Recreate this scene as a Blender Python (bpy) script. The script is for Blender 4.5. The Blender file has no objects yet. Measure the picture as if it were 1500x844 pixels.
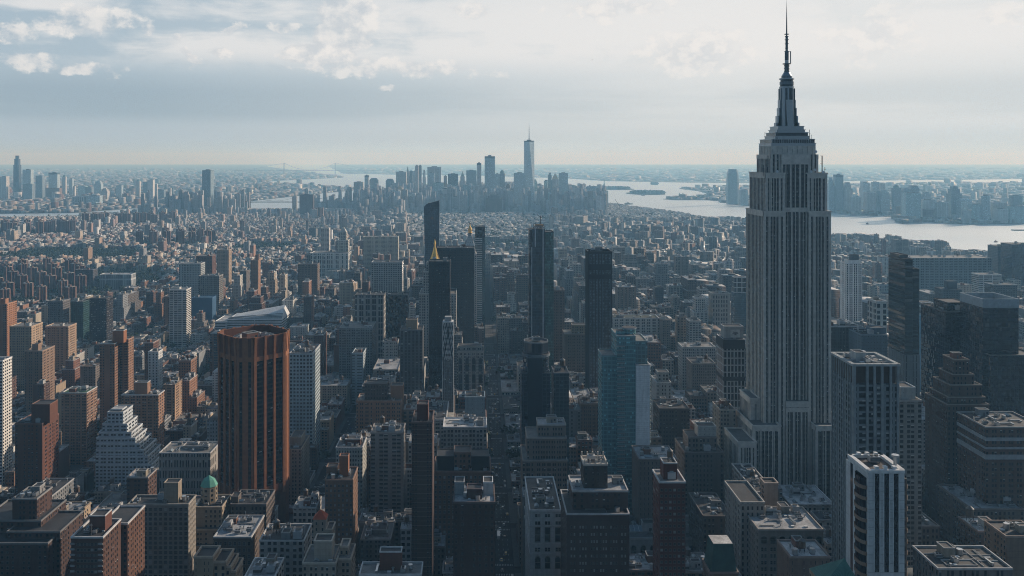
import bpy, math, random
import numpy as np
from math import radians, sin, cos, tan, atan2, sqrt, pi, floor

sc = bpy.context.scene
COL = sc.collection

# ------------------------------------------------------------------ camera
CAMZ, FPX, VPX, EYE = 315.0, 1290.0, 700.0, 230.0      # eye height (m); focal length, vanishing point and eye line of a 1500 px wide frame
def PX(px, Y): return (px - VPX) * Y / FPX             # metres right of the camera's avenue axis, at a distance Y down the avenue
def PZ(py, Y): return CAMZ - (py - EYE) * Y / FPX
cam_d = bpy.data.cameras.new("camera")
cam = bpy.data.objects.new("camera", cam_d); COL.objects.link(cam)
cam.location = (0, 0, CAMZ); cam.rotation_euler = (radians(90), 0, 0)
cam_d.sensor_width = 36.0; cam_d.lens = 36.0 * FPX / 1500.0
cam_d.shift_x = (750 - VPX) / 1500.0; cam_d.shift_y = -(422 - EYE) / 1500.0
cam_d.clip_start = 1.0; cam_d.clip_end = 90000.0
sc.camera = cam

# ------------------------------------------------------------------ exposure
sc.view_settings.view_transform = 'Standard'
sc.view_settings.look = 'None'
sc.view_settings.gamma = 1.0
sc.view_settings.use_curve_mapping = False
sc.view_settings.exposure = 0.0
sc.render.engine = 'CYCLES'
sc.cycles.max_bounces = 4; sc.cycles.diffuse_bounces = 2; sc.cycles.glossy_bounces = 2
sc.cycles.transmission_bounces = 2; sc.cycles.volume_bounces = 3; sc.cycles.transparent_max_bounces = 4
sc.cycles.use_denoising = True; sc.cycles.denoising_prefilter = 'NONE'; sc.cycles.use_adaptive_sampling = False; sc.cycles.filter_width = 1.0
sc.cycles.caustics_reflective = False; sc.cycles.caustics_refractive = False
sc.cycles.sample_clamp_indirect = 6.0

# ------------------------------------------------------------------ sun
SUN_AZ, SUN_EL = radians(55), radians(21)              # from straight down the avenue round to the right; above the horizon
sun_d = bpy.data.lights.new("sun", 'SUN'); sun_d.energy = 4.4; sun_d.angle = radians(0.6); sun_d.color = (1.0, 0.86, 0.71)
sun = bpy.data.objects.new("sun", sun_d); COL.objects.link(sun)
from mathutils import Vector
sdir = Vector((sin(SUN_AZ) * cos(SUN_EL), cos(SUN_AZ) * cos(SUN_EL), sin(SUN_EL)))
sun.rotation_euler = sdir.to_track_quat('Z', 'Y').to_euler()
sun.location = (3000, 2000, 3000)

# ------------------------------------------------------------------ tiny node language
class NT:
    """Builds shader node trees from arithmetic on sockets."""
    def __init__(s, nt): s.nt = nt
    def node(s, t, **kw):
        n = s.nt.nodes.new(t)
        for k, v in kw.items(): setattr(n, k, v)
        return n
    def put(s, sock, v):
        if isinstance(v, bpy.types.NodeSocket): s.nt.links.new(v, sock)
        elif isinstance(v, (tuple, list)) and len(v) == 3 and sock.type == 'RGBA': sock.default_value = (*v, 1)
        else: sock.default_value = v
    def m(s, op, a, b=None, c=None, clamp=False):
        n = s.node('ShaderNodeMath', operation=op, use_clamp=clamp)
        s.put(n.inputs[0], a)
        if b is not None: s.put(n.inputs[1], b)
        if c is not None: s.put(n.inputs[2], c)
        return n.outputs[0]
    def add(s, a, b): return s.m('ADD', a, b)
    def sub(s, a, b): return s.m('SUBTRACT', a, b)
    def mul(s, a, b): return s.m('MULTIPLY', a, b)
    def div(s, a, b): return s.m('DIVIDE', a, b)
    def ss(s, x, lo, hi):
        n = s.node('ShaderNodeMapRange', interpolation_type='SMOOTHSTEP')
        s.put(n.inputs['Value'], x); n.inputs['From Min'].default_value = lo; n.inputs['From Max'].default_value = hi
        return n.outputs[0]
    def lin(s, x, lo, hi, a, b):
        n = s.node('ShaderNodeMapRange'); s.put(n.inputs['Value'], x)
        for k, v in (('From Min', lo), ('From Max', hi), ('To Min', a), ('To Max', b)): n.inputs[k].default_value = v
        return n.outputs[0]
    def mix(s, f, a, b, blend='MIX'):
        n = s.node('ShaderNodeMix', data_type='RGBA', blend_type=blend)
        s.put(n.inputs[0], f); s.put(n.inputs[6], a); s.put(n.inputs[7], b)
        return n.outputs[2]
    def xyz(s, x, y, z):
        n = s.node('ShaderNodeCombineXYZ')
        for i, v in enumerate((x, y, z)): s.put(n.inputs[i], v)
        return n.outputs[0]
    def sep(s, v):
        n = s.node('ShaderNodeSeparateXYZ'); s.put(n.inputs[0], v); return n.outputs
    def noise(s, vec, scale, detail=4, rough=0.55, dist=0.0):
        n = s.node('ShaderNodeTexNoise'); s.put(n.inputs['Vector'], vec)
        n.inputs['Scale'].default_value = scale; n.inputs['Detail'].default_value = detail
        n.inputs['Roughness'].default_value = rough; n.inputs['Distortion'].default_value = dist
        return n.outputs['Fac']
    def attr(s, name):
        return s.node('ShaderNodeAttribute', attribute_type='GEOMETRY', attribute_name=name).outputs
    def val(s, v): n = s.node('ShaderNodeValue'); n.outputs[0].default_value = v; return n.outputs[0]

# ------------------------------------------------------------------ sky: Nishita air under broken cloud
world = bpy.data.worlds.new("World"); sc.world = world; world.use_nodes = True
nt = world.node_tree; nt.nodes.clear(); w = NT(nt)
dirv = w.node('ShaderNodeTexCoord').outputs['Generated']
dx, dy, dz = w.sep(dirv)
az = w.m('ARCTAN2', dx, dy)                             # radians right of the avenue axis
el = w.m('ARCSINE', w.m('MAXIMUM', dz, 0.0))
sky = w.node('ShaderNodeTexSky', sky_type='NISHITA', sun_disc=False, sun_elevation=SUN_EL, sun_rotation=SUN_AZ,
             altitude=300.0, air_density=1.2, dust_density=0.8, ozone_density=3.0)
w.put(sky.inputs['Vector'], w.xyz(dx, dy, w.m('MAXIMUM', dz, 0.012)))
q = w.xyz(az, w.mul(el, 2.2), 0.0)                      # clouds are flattened towards the horizon
big = w.noise(q, 3.2, 5, 0.55, 0.3)
strk = w.noise(w.xyz(az, w.mul(el, 9.0), 3.0), 2.4, 5, 0.55, 0.2)
fine = w.noise(w.xyz(w.mul(az, 1.0), w.mul(el, 1.25), 7.0), 40.0, 8, 0.58, 0.1)
wav = w.noise(w.xyz(w.mul(az, 1.0), w.mul(el, 2.4), 17.0), 9.0, 6, 0.6, 0.4)
# veil of high cloud: thick over the harbour and to the right where the sun is, thin to the left and overhead
veil = w.add(w.ss(az, -0.55, 0.35), w.mul(w.sub(big, 0.5), 1.3))
veil = w.m('MULTIPLY_ADD', veil, 0.60, 0.40, clamp=True)
ahead = w.ss(dy, -0.25, 0.55)                           # the cloud stands over the harbour, the sky behind is clearer
veil = w.mul(w.mul(veil, w.m('MULTIPLY_ADD', ahead, 0.92, 0.08)), w.sub(1.0, w.mul(w.ss(el, 0.34, 0.85), 0.85)))
K = 10.0                                                # cloud values are written as display radiance and scaled to the sky's own units
def C(r, g, b): return (r * K, g * K, b * K)
veilcol = w.mix(w.ss(az, -0.5, 0.4), C(.47, .565, .64), C(.75, .77, .775))
clear = w.mix(0.85, sky.outputs[0], w.mix(w.mul(ahead, w.sub(1.0, w.ss(el, 0.25, 0.7))), w.mix(w.ss(el, 0.2, 1.0), C(.058, .132, .235), C(.028, .08, .165)), w.mix(w.ss(az, -.5, .2), C(.36, .47, .57), C(.50, .59, .66))))   # deep clear blue away from the cloud
col = w.mix(veil, clear, veilcol)
# a long grey-blue bank low over the horizon, brighter band under it
band = w.mul(w.ss(el, 0.030, 0.048), w.sub(1.0, w.ss(el, 0.066, 0.098)))
band = w.mul(band, w.ss(w.add(strk, w.mul(w.ss(az, 0.05, -0.35), 0.25)), 0.30, 0.62))
col = w.mix(w.mul(w.mul(band, ahead), 0.44), col, w.mix(w.ss(az, -0.45, 0.3), C(.24, .335, .42), C(.47, .55, .595)))
low = w.mul(w.sub(1.0, w.ss(el, 0.018, 0.050)), ahead)
col = w.mix(w.mul(low, 0.75), col, w.mix(w.ss(az, -0.5, 0.2), C(.42, .51, .60), C(.55, .62, .665)))
# streaks of brighter layer cloud above the bank
lay = w.mul(w.ss(el, 0.085, 0.12), w.sub(1.0, w.ss(el, 0.15, 0.24)))
lay = w.mul(lay, w.ss(w.add(w.add(strk, w.mul(w.sub(wav, .5), .8)), w.mul(w.ss(az, -0.35, 0.05), 0.20)), 0.42, 0.70))
col = w.mix(w.mul(w.mul(lay, 0.75), ahead), col, C(.84, .83, .82))
# cumulus: soft blobs (azimuth, elevation, half sizes) eaten away by fractal noise
def blob(px, py, hw, hh):
    a = atan2(px - VPX, FPX); e = math.atan2(EYE - py, sqrt(FPX ** 2 + (px - VPX) ** 2))
    return a, e, hw / FPX, hh / FPX
BLOBS = [blob(508, 18, 50, 50), blob(498, 55, 44, 30), blob(470, 80, 60, 20), blob(575, 100, 150, 14), blob(10, 48, 34, 15), blob(30, 88, 50, 16),
         blob(95, 103, 90, 9), blob(215, 45, 18, 10), blob(284, 88, 11, 14), blob(347, 42, 15, 12), blob(412, 40, 26, 9),
         blob(265, 52, 16, 8), blob(330, 75, 14, 8), blob(565, 134, 17, 6), blob(690, 15, 40, 16), blob(900, 12, 90, 16),
         blob(1275, 50, 70, 40), blob(1475, 20, 40, 12), blob(1020, 75, 90, 30), blob(130, 35, 75, 22)]
wrp = w.noise(w.xyz(w.mul(az, 1.0), w.mul(el, 1.6), 31.0), 15.0, 4, 0.6)
azw, elw = w.add(az, w.mul(w.sub(wav, .5), .075)), w.add(el, w.mul(w.sub(wrp, .5), .036))     # ragged outlines
shape = None
for a0, e0, ha, he in BLOBS:
    d = w.add(w.m('POWER', w.div(w.sub(azw, a0), ha), 2.0), w.m('POWER', w.div(w.sub(elw, e0), he), 2.0))
    k = w.mul(w.sub(1.0, d), 2.6 if he > 19 / FPX and -.2 < a0 < -.1 and ha < 64 / FPX else 1.0)
    shape = k if shape is None else w.m('MAXIMUM', shape, k)
puff = w.add(w.m('MAXIMUM', shape, -1.2), w.add(w.mul(w.sub(fine, 0.5), 4.6), w.mul(w.sub(wav, 0.5), 1.6)))
cum = w.mul(w.ss(puff, -0.05, 0.95), w.ss(dy, 0.0, 0.3))
lit = w.ss(w.add(fine, w.mul(az, 0.05)), 0.36, 0.62)
cumcol = w.mix(lit, C(.55, .60, .65), C(.88, .85, .82))
col = w.mix(w.mul(cum, w.lin(az, -0.5, 0.4, 0.74, 0.50)), col, cumcol)
bg = w.node('ShaderNodeBackground'); w.put(bg.inputs[0], col); bg.inputs[1].default_value = 0.10
out = w.node('ShaderNodeOutputWorld'); nt.links.new(bg.outputs[0], out.inputs[0])
world.cycles.sampling_method = 'MANUAL'; world.cycles.sample_map_resolution = 1024

# ------------------------------------------------------------------ object helpers
R = random.Random(4)
def tag(o, label=None, cat=None, group=None, kind=None):
    if label: o['label'] = label
    if cat: o['category'] = cat
    if group: o['group'] = group
    if kind: o['kind'] = kind
    return o
def empty(name, loc):
    o = bpy.data.objects.new(name, None); o.empty_display_size = 1.0; COL.objects.link(o); o.location = loc
    return o
def link(name, me, parent=None, loc=None, rz=0.0, scale=None):
    o = bpy.data.objects.new(name, me); COL.objects.link(o)
    if parent is not None: o.parent = parent
    if loc is not None: o.location = loc
    if rz: o.rotation_euler = (0, 0, rz)
    if scale is not None: o.scale = scale
    return o
# ------------------------------------------------------------------ materials
MATS = {}
def new_mat(name):
    m = bpy.data.materials.new(name); m.use_nodes = True; m.node_tree.nodes.clear(); MATS[name] = m
    return m, NT(m.node_tree)
def finish(n, bsdf):
    o = n.node('ShaderNodeOutputMaterial'); n.nt.links.new(bsdf.outputs[0], o.inputs[0])
def bsdf(n, color, rough=0.8, metal=0.0, normal=None, spec=None):
    b = n.node('ShaderNodeBsdfPrincipled'); n.put(b.inputs['Base Color'], color); n.put(b.inputs['Roughness'], rough); n.put(b.inputs['Metallic'], metal)
    if normal is not None: n.put(b.inputs['Normal'], normal)
    if spec is not None: n.put(b.inputs['Specular IOR Level'], spec)
    return b
def objco(n): return n.node('ShaderNodeNewGeometry').outputs['Position']
def scale_col(n, col, f): 
    v = n.node('ShaderNodeVectorMath', operation='SCALE'); n.put(v.inputs[0], col); n.put(v.inputs['Scale'], f); return v.outputs[0]

def cells(n):
    """Window grid of a wall from its metre-scaled UVs and its per-face bay, storey and window sizes."""
    u = n.sep(n.node('ShaderNodeUVMap', uv_map='uv').outputs[0]); p = n.sep(n.attr('pat')['Vector']); wn = n.sep(n.attr('win')['Vector'])
    cu, cv = n.div(u[0], p[0]), n.div(u[1], p[1])
    par = n.m('MULTIPLY', n.sub(n.m('MODULO', n.m('FLOOR', cu), 2.0), .5), n.lin(n.m('FRACT', n.mul(p[2], 1.37)), 0, 1, 0.0, -.34))   # windows drawn together in pairs on some walls
    fu0 = n.m('FRACT', cu)
    fu, fv, iu, iv = n.add(fu0, par), n.m('FRACT', cv), n.m('FLOOR', cu), n.m('FLOOR', cv)
    mu = n.m('LESS_THAN', n.m('ABSOLUTE', n.sub(fu, .5)), n.mul(wn[0], .5))
    mv = n.m('LESS_THAN', n.m('ABSOLUTE', n.sub(fv, .47)), n.mul(wn[1], .5))
    wh = n.node('ShaderNodeTexWhiteNoise', noise_dimensions='3D'); n.put(wh.inputs[0], n.xyz(iu, iv, p[2]))
    cw = n.node('ShaderNodeTexWhiteNoise', noise_dimensions='2D'); n.put(cw.inputs[0], n.xyz(iu, p[2], 0.0))
    solid = n.mul(n.m('LESS_THAN', cw.outputs['Value'], .09), n.m('LESS_THAN', wn[0], .58))                     # a blind bay here and there
    mu = n.mul(mu, n.sub(1.0, solid))
    return u, fu, fv, n.mul(mu, mv), wh.outputs['Value'], wh.outputs['Color'], wn, p
def weather(n, u, tint):
    pos = objco(n)
    big = n.noise(pos, 0.035, 3, .6); mid = n.noise(pos, 0.45, 4, .65)
    streak = n.noise(n.xyz(n.mul(u[0], .55), n.mul(u[1], .035), 0.0), 1.0, 3, .6)
    f = n.add(n.add(n.lin(big, .3, .7, -.14, .14), n.lin(mid, .3, .7, -.12, .12)), n.lin(streak, .3, .7, -.13, .13))
    return scale_col(n, tint, n.add(f, 1.0))

def facade_mat(name, glassy):
    m, n = new_mat(name)
    u, fu, fv, mask, r, rc, wn, p = cells(n)
    tint = n.attr('tint')['Color']
    if not glassy:
        wall = weather(n, u, tint)
        wall = scale_col(n, wall, n.lin(n.m('LESS_THAN', fv, .10), 0, 1, 1.0, 0.86))      # string course at each storey
        pane = n.mix(n.ss(r, .2, .8), (.006, .009, .014), (.022, .027, .034))
        blind = n.m('GREATER_THAN', r, n.sub(1.0, wn[2]))
        half = n.m('GREATER_THAN', fv, n.lin(n.sep(rc)[0], 0, 1, .25, .62))
        pane = n.mix(n.mul(blind, half), pane, n.mix(n.sep(rc)[1], (.22, .23, .24), (.55, .55, .53)))
        color = n.mix(mask, wall, pane)
        rough = n.lin(mask, 0, 1, .82, .10)
        bump = n.node('ShaderNodeBump'); bump.inputs['Strength'].default_value = .7; bump.inputs['Distance'].default_value = .25
        n.put(bump.inputs['Height'], n.sub(n.mul(n.noise(objco(n), 1.8, 3), .12), mask))
        nrm = bump.outputs[0]
        spec = n.lin(mask, 0, 1, .25, .32)
        b = bsdf(n, color, rough, 0.0, nrm, spec)
    else:
        pane = scale_col(n, tint, n.lin(r, 0, 1, .72, 1.2))
        blind = n.m('GREATER_THAN', r, n.sub(1.0, wn[2]))
        pane = n.mix(n.mul(blind, n.m('GREATER_THAN', fv, .45)), pane, scale_col(n, tint, 2.6))
        frame = scale_col(n, tint, 1.45)
        color = n.mix(mask, frame, pane)
        geo = n.node('ShaderNodeNewGeometry')
        off = n.node('ShaderNodeVectorMath', operation='SUBTRACT'); n.put(off.inputs[0], rc); off.inputs[1].default_value = (.5, .5, .5)
        wob = n.node('ShaderNodeVectorMath', operation='SCALE'); n.put(wob.inputs[0], off.outputs[0]); wob.inputs['Scale'].default_value = .13
        sm = n.node('ShaderNodeVectorMath', operation='ADD'); n.put(sm.inputs[0], geo.outputs['Normal']); n.put(sm.inputs[1], wob.outputs[0])
        nn = n.node('ShaderNodeVectorMath', operation='NORMALIZE'); n.put(nn.inputs[0], sm.outputs[0])
        b = bsdf(n, color, n.lin(mask, 0, 1, .55, .06), n.lin(mask, 0, 1, .1, .0), nn.outputs[0], n.lin(mask, 0, 1, .3, .75))
    finish(n, b)
facade_mat('masonry', False); facade_mat('curtain_glass', True)

def roof_mat():
    m, n = new_mat('roofing'); tint = n.attr('tint')['Color']; pos = objco(n)
    a = n.noise(pos, .12, 5, .65); b_ = n.noise(pos, .9, 4, .6)
    v = n.node('ShaderNodeTexVoronoi'); n.put(v.inputs['Vector'], pos); v.inputs['Scale'].default_value = .16
    f = n.add(n.lin(a, .3, .7, .55, 1.25), n.lin(b_, .3, .7, -.2, .2))
    c = scale_col(n, tint, n.mul(f, n.lin(n.sep(v.outputs['Color'])[0], 0, 1, .8, 1.15)))
    finish(n, bsdf(n, c, n.lin(a, .3, .7, .55, .9), 0, None, .35))
roof_mat()
def tint_mat(name, rough, metal=0.0, amp=.15, sc_=.5, spec=.4):
    m, n = new_mat(name); tint = n.attr('tint')['Color']; pos = objco(n)
    a = n.noise(pos, sc_, 5, .65); c = scale_col(n, tint, n.lin(a, .3, .7, 1 - amp, 1 + amp))
    finish(n, bsdf(n, c, rough, metal, None, spec))
tint_mat('painted', .6); tint_mat('stone', .85, 0, .22, .30, .25); tint_mat('metal', .38, .8, .12, .8); tint_mat('gilding', .28, 1.0, .1, .9)
tint_mat('car_paint', .25, 0.0, .03, .8, .6); tint_mat('clear_glass', .05, 0.0, .05, .2, .35); tint_mat('asphalt', .85, 0, .25, .25, .3)
tint_mat('bark', .9); 
def foliage():
    m, n = new_mat('foliage'); tint = n.attr('tint')['Color']; pos = objco(n)
    c = scale_col(n, tint, n.lin(n.noise(pos, .35, 4, .6), .3, .7, .55, 1.45))
    finish(n, bsdf(n, c, .75, 0, None, .2))
foliage()
def ground():
    m, n = new_mat('ground_cover'); tint = n.attr('tint')['Color']; pos = objco(n)
    a = n.noise(pos, .0035, 6, .65); b_ = n.noise(pos, .03, 5, .6)
    c = n.mix(n.ss(a, .42, .60), tint, (.035, .050, .030))
    c = scale_col(n, c, n.lin(b_, .3, .7, .6, 1.4))
    finish(n, bsdf(n, c, .9, 0, None, .2))
ground()
def water_m():
    m, n = new_mat('water_surface'); pos = objco(n)
    p = n.sep(pos)
    a = n.noise(n.xyz(n.mul(p[0], .6), p[1], 0.0), .02, 6, .6); b_ = n.noise(pos, .0016, 5, .6, .6)
    bump = n.node('ShaderNodeBump'); bump.inputs['Strength'].default_value = .12; bump.inputs['Distance'].default_value = 1.0; n.put(bump.inputs['Height'], a)
    finish(n, bsdf(n, (.66, .72, .75), n.lin(b_, .35, .65, .46, .58), .96, bump.outputs[0], .8))
water_m()
def haze_m():
    m = bpy.data.materials.new('haze_air'); m.use_nodes = True; m.node_tree.nodes.clear(); n = NT(m.node_tree)
    v = n.node('ShaderNodeVolumePrincipled'); v.inputs['Color'].default_value = (.32, .665, 1.0, 1); v.inputs['Absorption Color'].default_value = (1, 1, 1, 1); v.inputs['Density'].default_value = HAZE; v.inputs['Anisotropy'].default_value = .15
    o = n.node('ShaderNodeOutputMaterial'); m.node_tree.links.new(v.outputs[0], o.inputs['Volume'])
    return m
HAZE = 0.86e-4

# ------------------------------------------------------------------ geometry accumulator
def hexc(h): 
    return tuple((int(h[i:i + 2], 16) / 255) ** 2.2 for i in (0, 2, 4))
class St:
    """A wall finish: colour, bay width, storey height, window share of bay and storey, share of light panes, material."""
    def __init__(s, tint, bay=3.2, fl=3.6, wf=.5, hf=.55, lit=.12, mat='masonry'):
        s.tint, s.bay, s.fl, s.wf, s.hf, s.lit, s.mat = tint, bay, fl, wf, hf, lit, mat
    def but(s, **k):
        t = St(s.tint, s.bay, s.fl, s.wf, s.hf, s.lit, s.mat)
        for a, b in k.items(): setattr(t, a, b)
        return t
def plain(tint, mat='stone'): return St(tint, 3, 3, 0, 0, 0, mat)

class G:
    def __init__(s): s.v, s.f, s.uv, s.mt, s.tint, s.pat, s.win, s.mats = [], [], [], [], [], [], [], []
    def mi(s, m):
        if m not in s.mats: s.mats.append(m)
        return s.mats.index(m)
    def face(s, pts, st, uv=None, bay=None):
        b = len(s.v); s.v += [tuple(p) for p in pts]; s.f.append(tuple(range(b, b + len(pts))))
        s.uv += uv if uv else [(p[0], p[1]) for p in pts]
        s.mt.append(s.mi(st.mat)); s.tint.append(st.tint); s.pat.append((bay or st.bay, st.fl, (len(s.f) * 7.3) % 97 + hash_seed(pts[0])))
        s.win.append((st.wf, st.hf, st.lit))
    def wall(s, p, q_, z0, z1, st, zt=None):
        L = sqrt((q_[0] - p[0]) ** 2 + (q_[1] - p[1]) ** 2); nb = max(1, round(L / st.bay)); bay = L / nb
        zt = z1 if zt is None else zt
        s.face([(p[0], p[1], z0), (q_[0], q_[1], z0), (q_[0], q_[1], z1), (p[0], p[1], z1)], st,
               [(0, 400 + z0 - zt), (L, 400 + z0 - zt), (L, 400 + z1 - zt), (0, 400 + z1 - zt)], bay)
    def prism(s, poly, z0, z1, st, top=None, sts=None, bottom=False):
        """poly counter-clockwise seen from above; top: finish of the lid (None: open)."""
        n = len(poly)
        for i in range(n): s.wall(poly[i], poly[(i + 1) % n], z0, z1, sts[i] if sts else st)
        if top: s.face([(x, y, z1) for x, y in poly], top)
        if bottom: s.face([(x, y, z0) for x, y in reversed(poly)], st)
    def box(s, x0, x1, y0, y1, z0, z1, st, top=None, bottom=False):
        s.prism([(x0, y0), (x1, y0), (x1, y1), (x0, y1)], z0, z1, st, top or st, bottom=bottom)
    def frustum(s, poly0, z0, poly1, z1, st, top=None):
        n = len(poly0)
        for i in range(n):
            j = (i + 1) % n; a, b, c, d = poly0[i], poly0[j], poly1[j], poly1[i]
            L = max(.1, sqrt((b[0] - a[0]) ** 2 + (b[1] - a[1]) ** 2)); nb = max(1, round(L / st.bay))
            s.face([(*a, z0), (*b, z0), (*c, z1), (*d, z1)], st, [(0, z0), (L, z0), (L, z1), (0, z1)], L / nb)
        if top: s.face([(x, y, z1) for x, y in poly1], top)
    def cyl(s, x, y, r, z0, z1, st, top=None, n=12, r1=None):
        p0 = ring(x, y, r, n); p1 = ring(x, y, r if r1 is None else r1, n)
        s.frustum(p0, z0, p1, z1, st, top)
    def cone(s, x, y, r, z0, z1, st, n=12): s.cyl(x, y, r, z0, z1, st, None, n, 0.02)
    def bar(s, a, b, r, st):
        """A square bar between two points."""
        a, b = Vector(a), Vector(b); d = (b - a).normalized(); up = Vector((0, 0, 1)) if abs(d.z) < .9 else Vector((1, 0, 0))
        u = d.cross(up).normalized() * r; v = d.cross(u).normalized() * r
        A = [a + u + v, a - u + v, a - u - v, a + u - v]; B = [p + (b - a) for p in A]
        for i in range(4): s.face([A[i], A[(i + 1) % 4], B[(i + 1) % 4], B[i]], st)
        s.face(list(reversed(A)), st); s.face(B, st)
    def rim(s, poly, z0, z1, t, st, over=.2):
        """A low wall of thickness t round a roof, oversailing by a little."""
        o, i = inset(poly, -over), inset(poly, t); n = len(poly)
        for k in range(n):
            j = (k + 1) % n
            s.wall(o[k], o[j], z0, z1, st); s.wall(i[j], i[k], z0, z1, st)
            s.face([(*o[k], z1), (*o[j], z1), (*i[j], z1), (*i[k], z1)], st)
            s.face([(*o[j], z0), (*o[k], z0), (*poly[k], z0), (*poly[j], z0)], st)
    def build(s, name, parent=None, off=(0, 0, 0)):
        return link(name, s.mesh(name, off), parent)
    def mesh(s, name, off=(0, 0, 0)):
        me = bpy.data.meshes.new(name); v = np.array(s.v, dtype=np.float64) - np.array(off)
        me.from_pydata(v.tolist(), [], s.f)
        for m in s.mats: me.materials.append(MATS[m])
        paint(me, s.uv, s.mt, s.tint, s.pat, s.win)
        return me
def paint(me, uv, mt, tint, pat, win):
    me.polygons.foreach_set('material_index', np.asarray(mt, dtype=np.int32))
    me.uv_layers.new(name='uv').data.foreach_set('uv', np.asarray(uv, dtype=np.float32).ravel())
    t = np.ones((len(tint), 4), dtype=np.float32); t[:, :3] = np.asarray(tint, dtype=np.float32)
    me.attributes.new('tint', 'FLOAT_COLOR', 'FACE').data.foreach_set('color', t.ravel())
    me.attributes.new('pat', 'FLOAT_VECTOR', 'FACE').data.foreach_set('vector', np.asarray(pat, dtype=np.float32).ravel())
    me.attributes.new('win', 'FLOAT_VECTOR', 'FACE').data.foreach_set('vector', np.asarray(win, dtype=np.float32).ravel())
    me.update()
def hash_seed(p): return (abs(p[0] * 12.9 + p[1] * 78.2 + p[2] * 3.7)) % 53.0
def ring(x, y, r, n, a0=0.0): return [(x + r * cos(a0 + 2 * pi * i / n), y + r * sin(a0 + 2 * pi * i / n)) for i in range(n)]
def rect(x0, x1, y0, y1): return [(x0, y0), (x1, y0), (x1, y1), (x0, y1)]
def inset(poly, t):
    """Moves every edge of a convex counter-clockwise polygon inwards by t."""
    n = len(poly); out = []
    for i in range(n):
        a, b, c = poly[i - 1], poly[i], poly[(i + 1) % n]
        d1 = (b[0] - a[0], b[1] - a[1]); d2 = (c[0] - b[0], c[1] - b[1])
        l1, l2 = math.hypot(*d1), math.hypot(*d2)
        n1 = (-d1[1] / l1, d1[0] / l1); n2 = (-d2[1] / l2, d2[0] / l2)
        k = 1 + n1[0] * n2[0] + n1[1] * n2[1]
        out.append((b[0] + t * (n1[0] + n2[0]) / k, b[1] + t * (n1[1] + n2[1]) / k))
    return out
# ------------------------------------------------------------------ land, water, air
def gp(px, py): Y = CAMZ * FPX / (py - EYE); return (PX(px, Y), Y)          # a pixel of the photograph as a point on the ground
def slab(name, poly, z1, z0, tint, mat, kind='structure'):
    a = sum(poly[i][0] * poly[(i + 1) % len(poly)][1] - poly[(i + 1) % len(poly)][0] * poly[i][1] for i in range(len(poly)))
    if a < 0: poly = poly[::-1]
    g = G(); g.prism(poly, z0, z1, plain(tint, mat), plain(tint, mat))
    return tag(g.build(name), kind=kind)
g = G(); g.face([(-46000, -3500, -4), (46000, -3500, -4), (46000, 36940, -4), (-46000, 36940, -4)], plain((.05, .07, .08), 'water_surface')); tag(g.build('water'), kind='structure')
MANH = [(-1050, -1500), (-1050, 800), (-1150, 1300), (-1500, 1900), (-1800, 2500), (-2300, 3500), (-2500, 4250), (-2440, 4560), (-1900, 4740), (-1500, 4930),
        (-1190, 5170), (-900, 5600), (-700, 6100), (-350, 6700), (100, 6950), (350, 6850), (560, 6500), (900, 5975), (1040, 5400), (1150, 4955), (1230, 4063),
        (1480, 3300), (1720, 2700), (1950, 2000), (1980, 900), (1950, -1500)]
slab('manhattan_ground', MANH, 0, -4, (.034, .036, .039), 'asphalt')
BRK = [gp(*p) for p in ((0, 312), (110, 311), (200, 304), (330, 298), (395, 291), (470, 283), (522, 278), (523, 276), (470, 272), (390, 268.2), (395, 265), (440, 263),
        (500, 260), (503, 258), (470, 255), (432, 250), (385, 243))] + [(-8000, 36900), (-34000, 36900), (-34000, 3000), (-9000, 3600), (-4000, 4300)]
slab('brooklyn_ground', BRK, -1, -4, (.085, .083, .078), 'ground_cover')
STI = [gp(*p) for p in ((480, 243), (493, 249.5), (503, 254), (600, 256), (700, 257), (830, 261), (890, 265), (1000, 267), (1100, 268), (1300, 264), (1700, 260))] + [(30000, 13500), (34000, 36900), (-6000, 36900)]
slab('staten_island_ground', STI, -1, -4, (.075, .080, .075), 'ground_cover')
NJ = [gp(*p) for p in ((994.5, 275.2), (998, 276.7), (1016.6, 278.4), (1032, 281.5), (1039, 284.8), (1029, 287.6), (1011, 289.4), (989, 289.7), (971, 291.2), (992, 292.6),
        (1032, 292.6), (1053, 293.3), (1055, 296.1), (1068, 297), (1079, 299.7), (1093, 301), (1213, 310), (1243, 314), (1281, 315), (1312, 314), (1313, 323), (1322, 327),
        (1359, 323.5), (1369, 325), (1421, 328), (1450, 327.7), (1500, 326.5), (1700, 327))] + [(9000, 5000), (34000, 6000), (34000, 12500)] + \
     [gp(*p) for p in ((1700, 265), (1300, 268.5), (1100, 272.5), (1023, 274))]
slab('new_jersey_ground', NJ, -1, -4, (.075, .080, .072), 'ground_cover')
def island(name, x0, x1, y0, y1, tint):
    a, b = gp(x0, (y0 + y1) / 2), gp(x1, (y0 + y1) / 2); c, d = gp(x0, y1)[1], gp(x0, y0)[1]
    cx, cy, rx, ry = (a[0] + b[0]) / 2, (c + d) / 2, (b[0] - a[0]) / 2, (d - c) / 2
    poly = [(cx + rx * cos(t) * (1 + .12 * sin(3 * t + rx)), cy + ry * sin(t) * (1 + .1 * cos(2 * t))) for t in [2 * pi * i / 26 for i in range(26)]]
    slab(name, poly, 1, -4, tint, 'ground_cover'); return cx, cy, rx, ry
ISL = [island('liberty_island_ground', 872, 927, 275.6, 277.8, (.06, .07, .05)), island('wooded_island_ground', 921, 976, 281.5, 285.0, (.06, .07, .05)),
       island('harbour_island_ground', 955, 963, 269.6, 270.6, (.06, .07, .06))]
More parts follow.
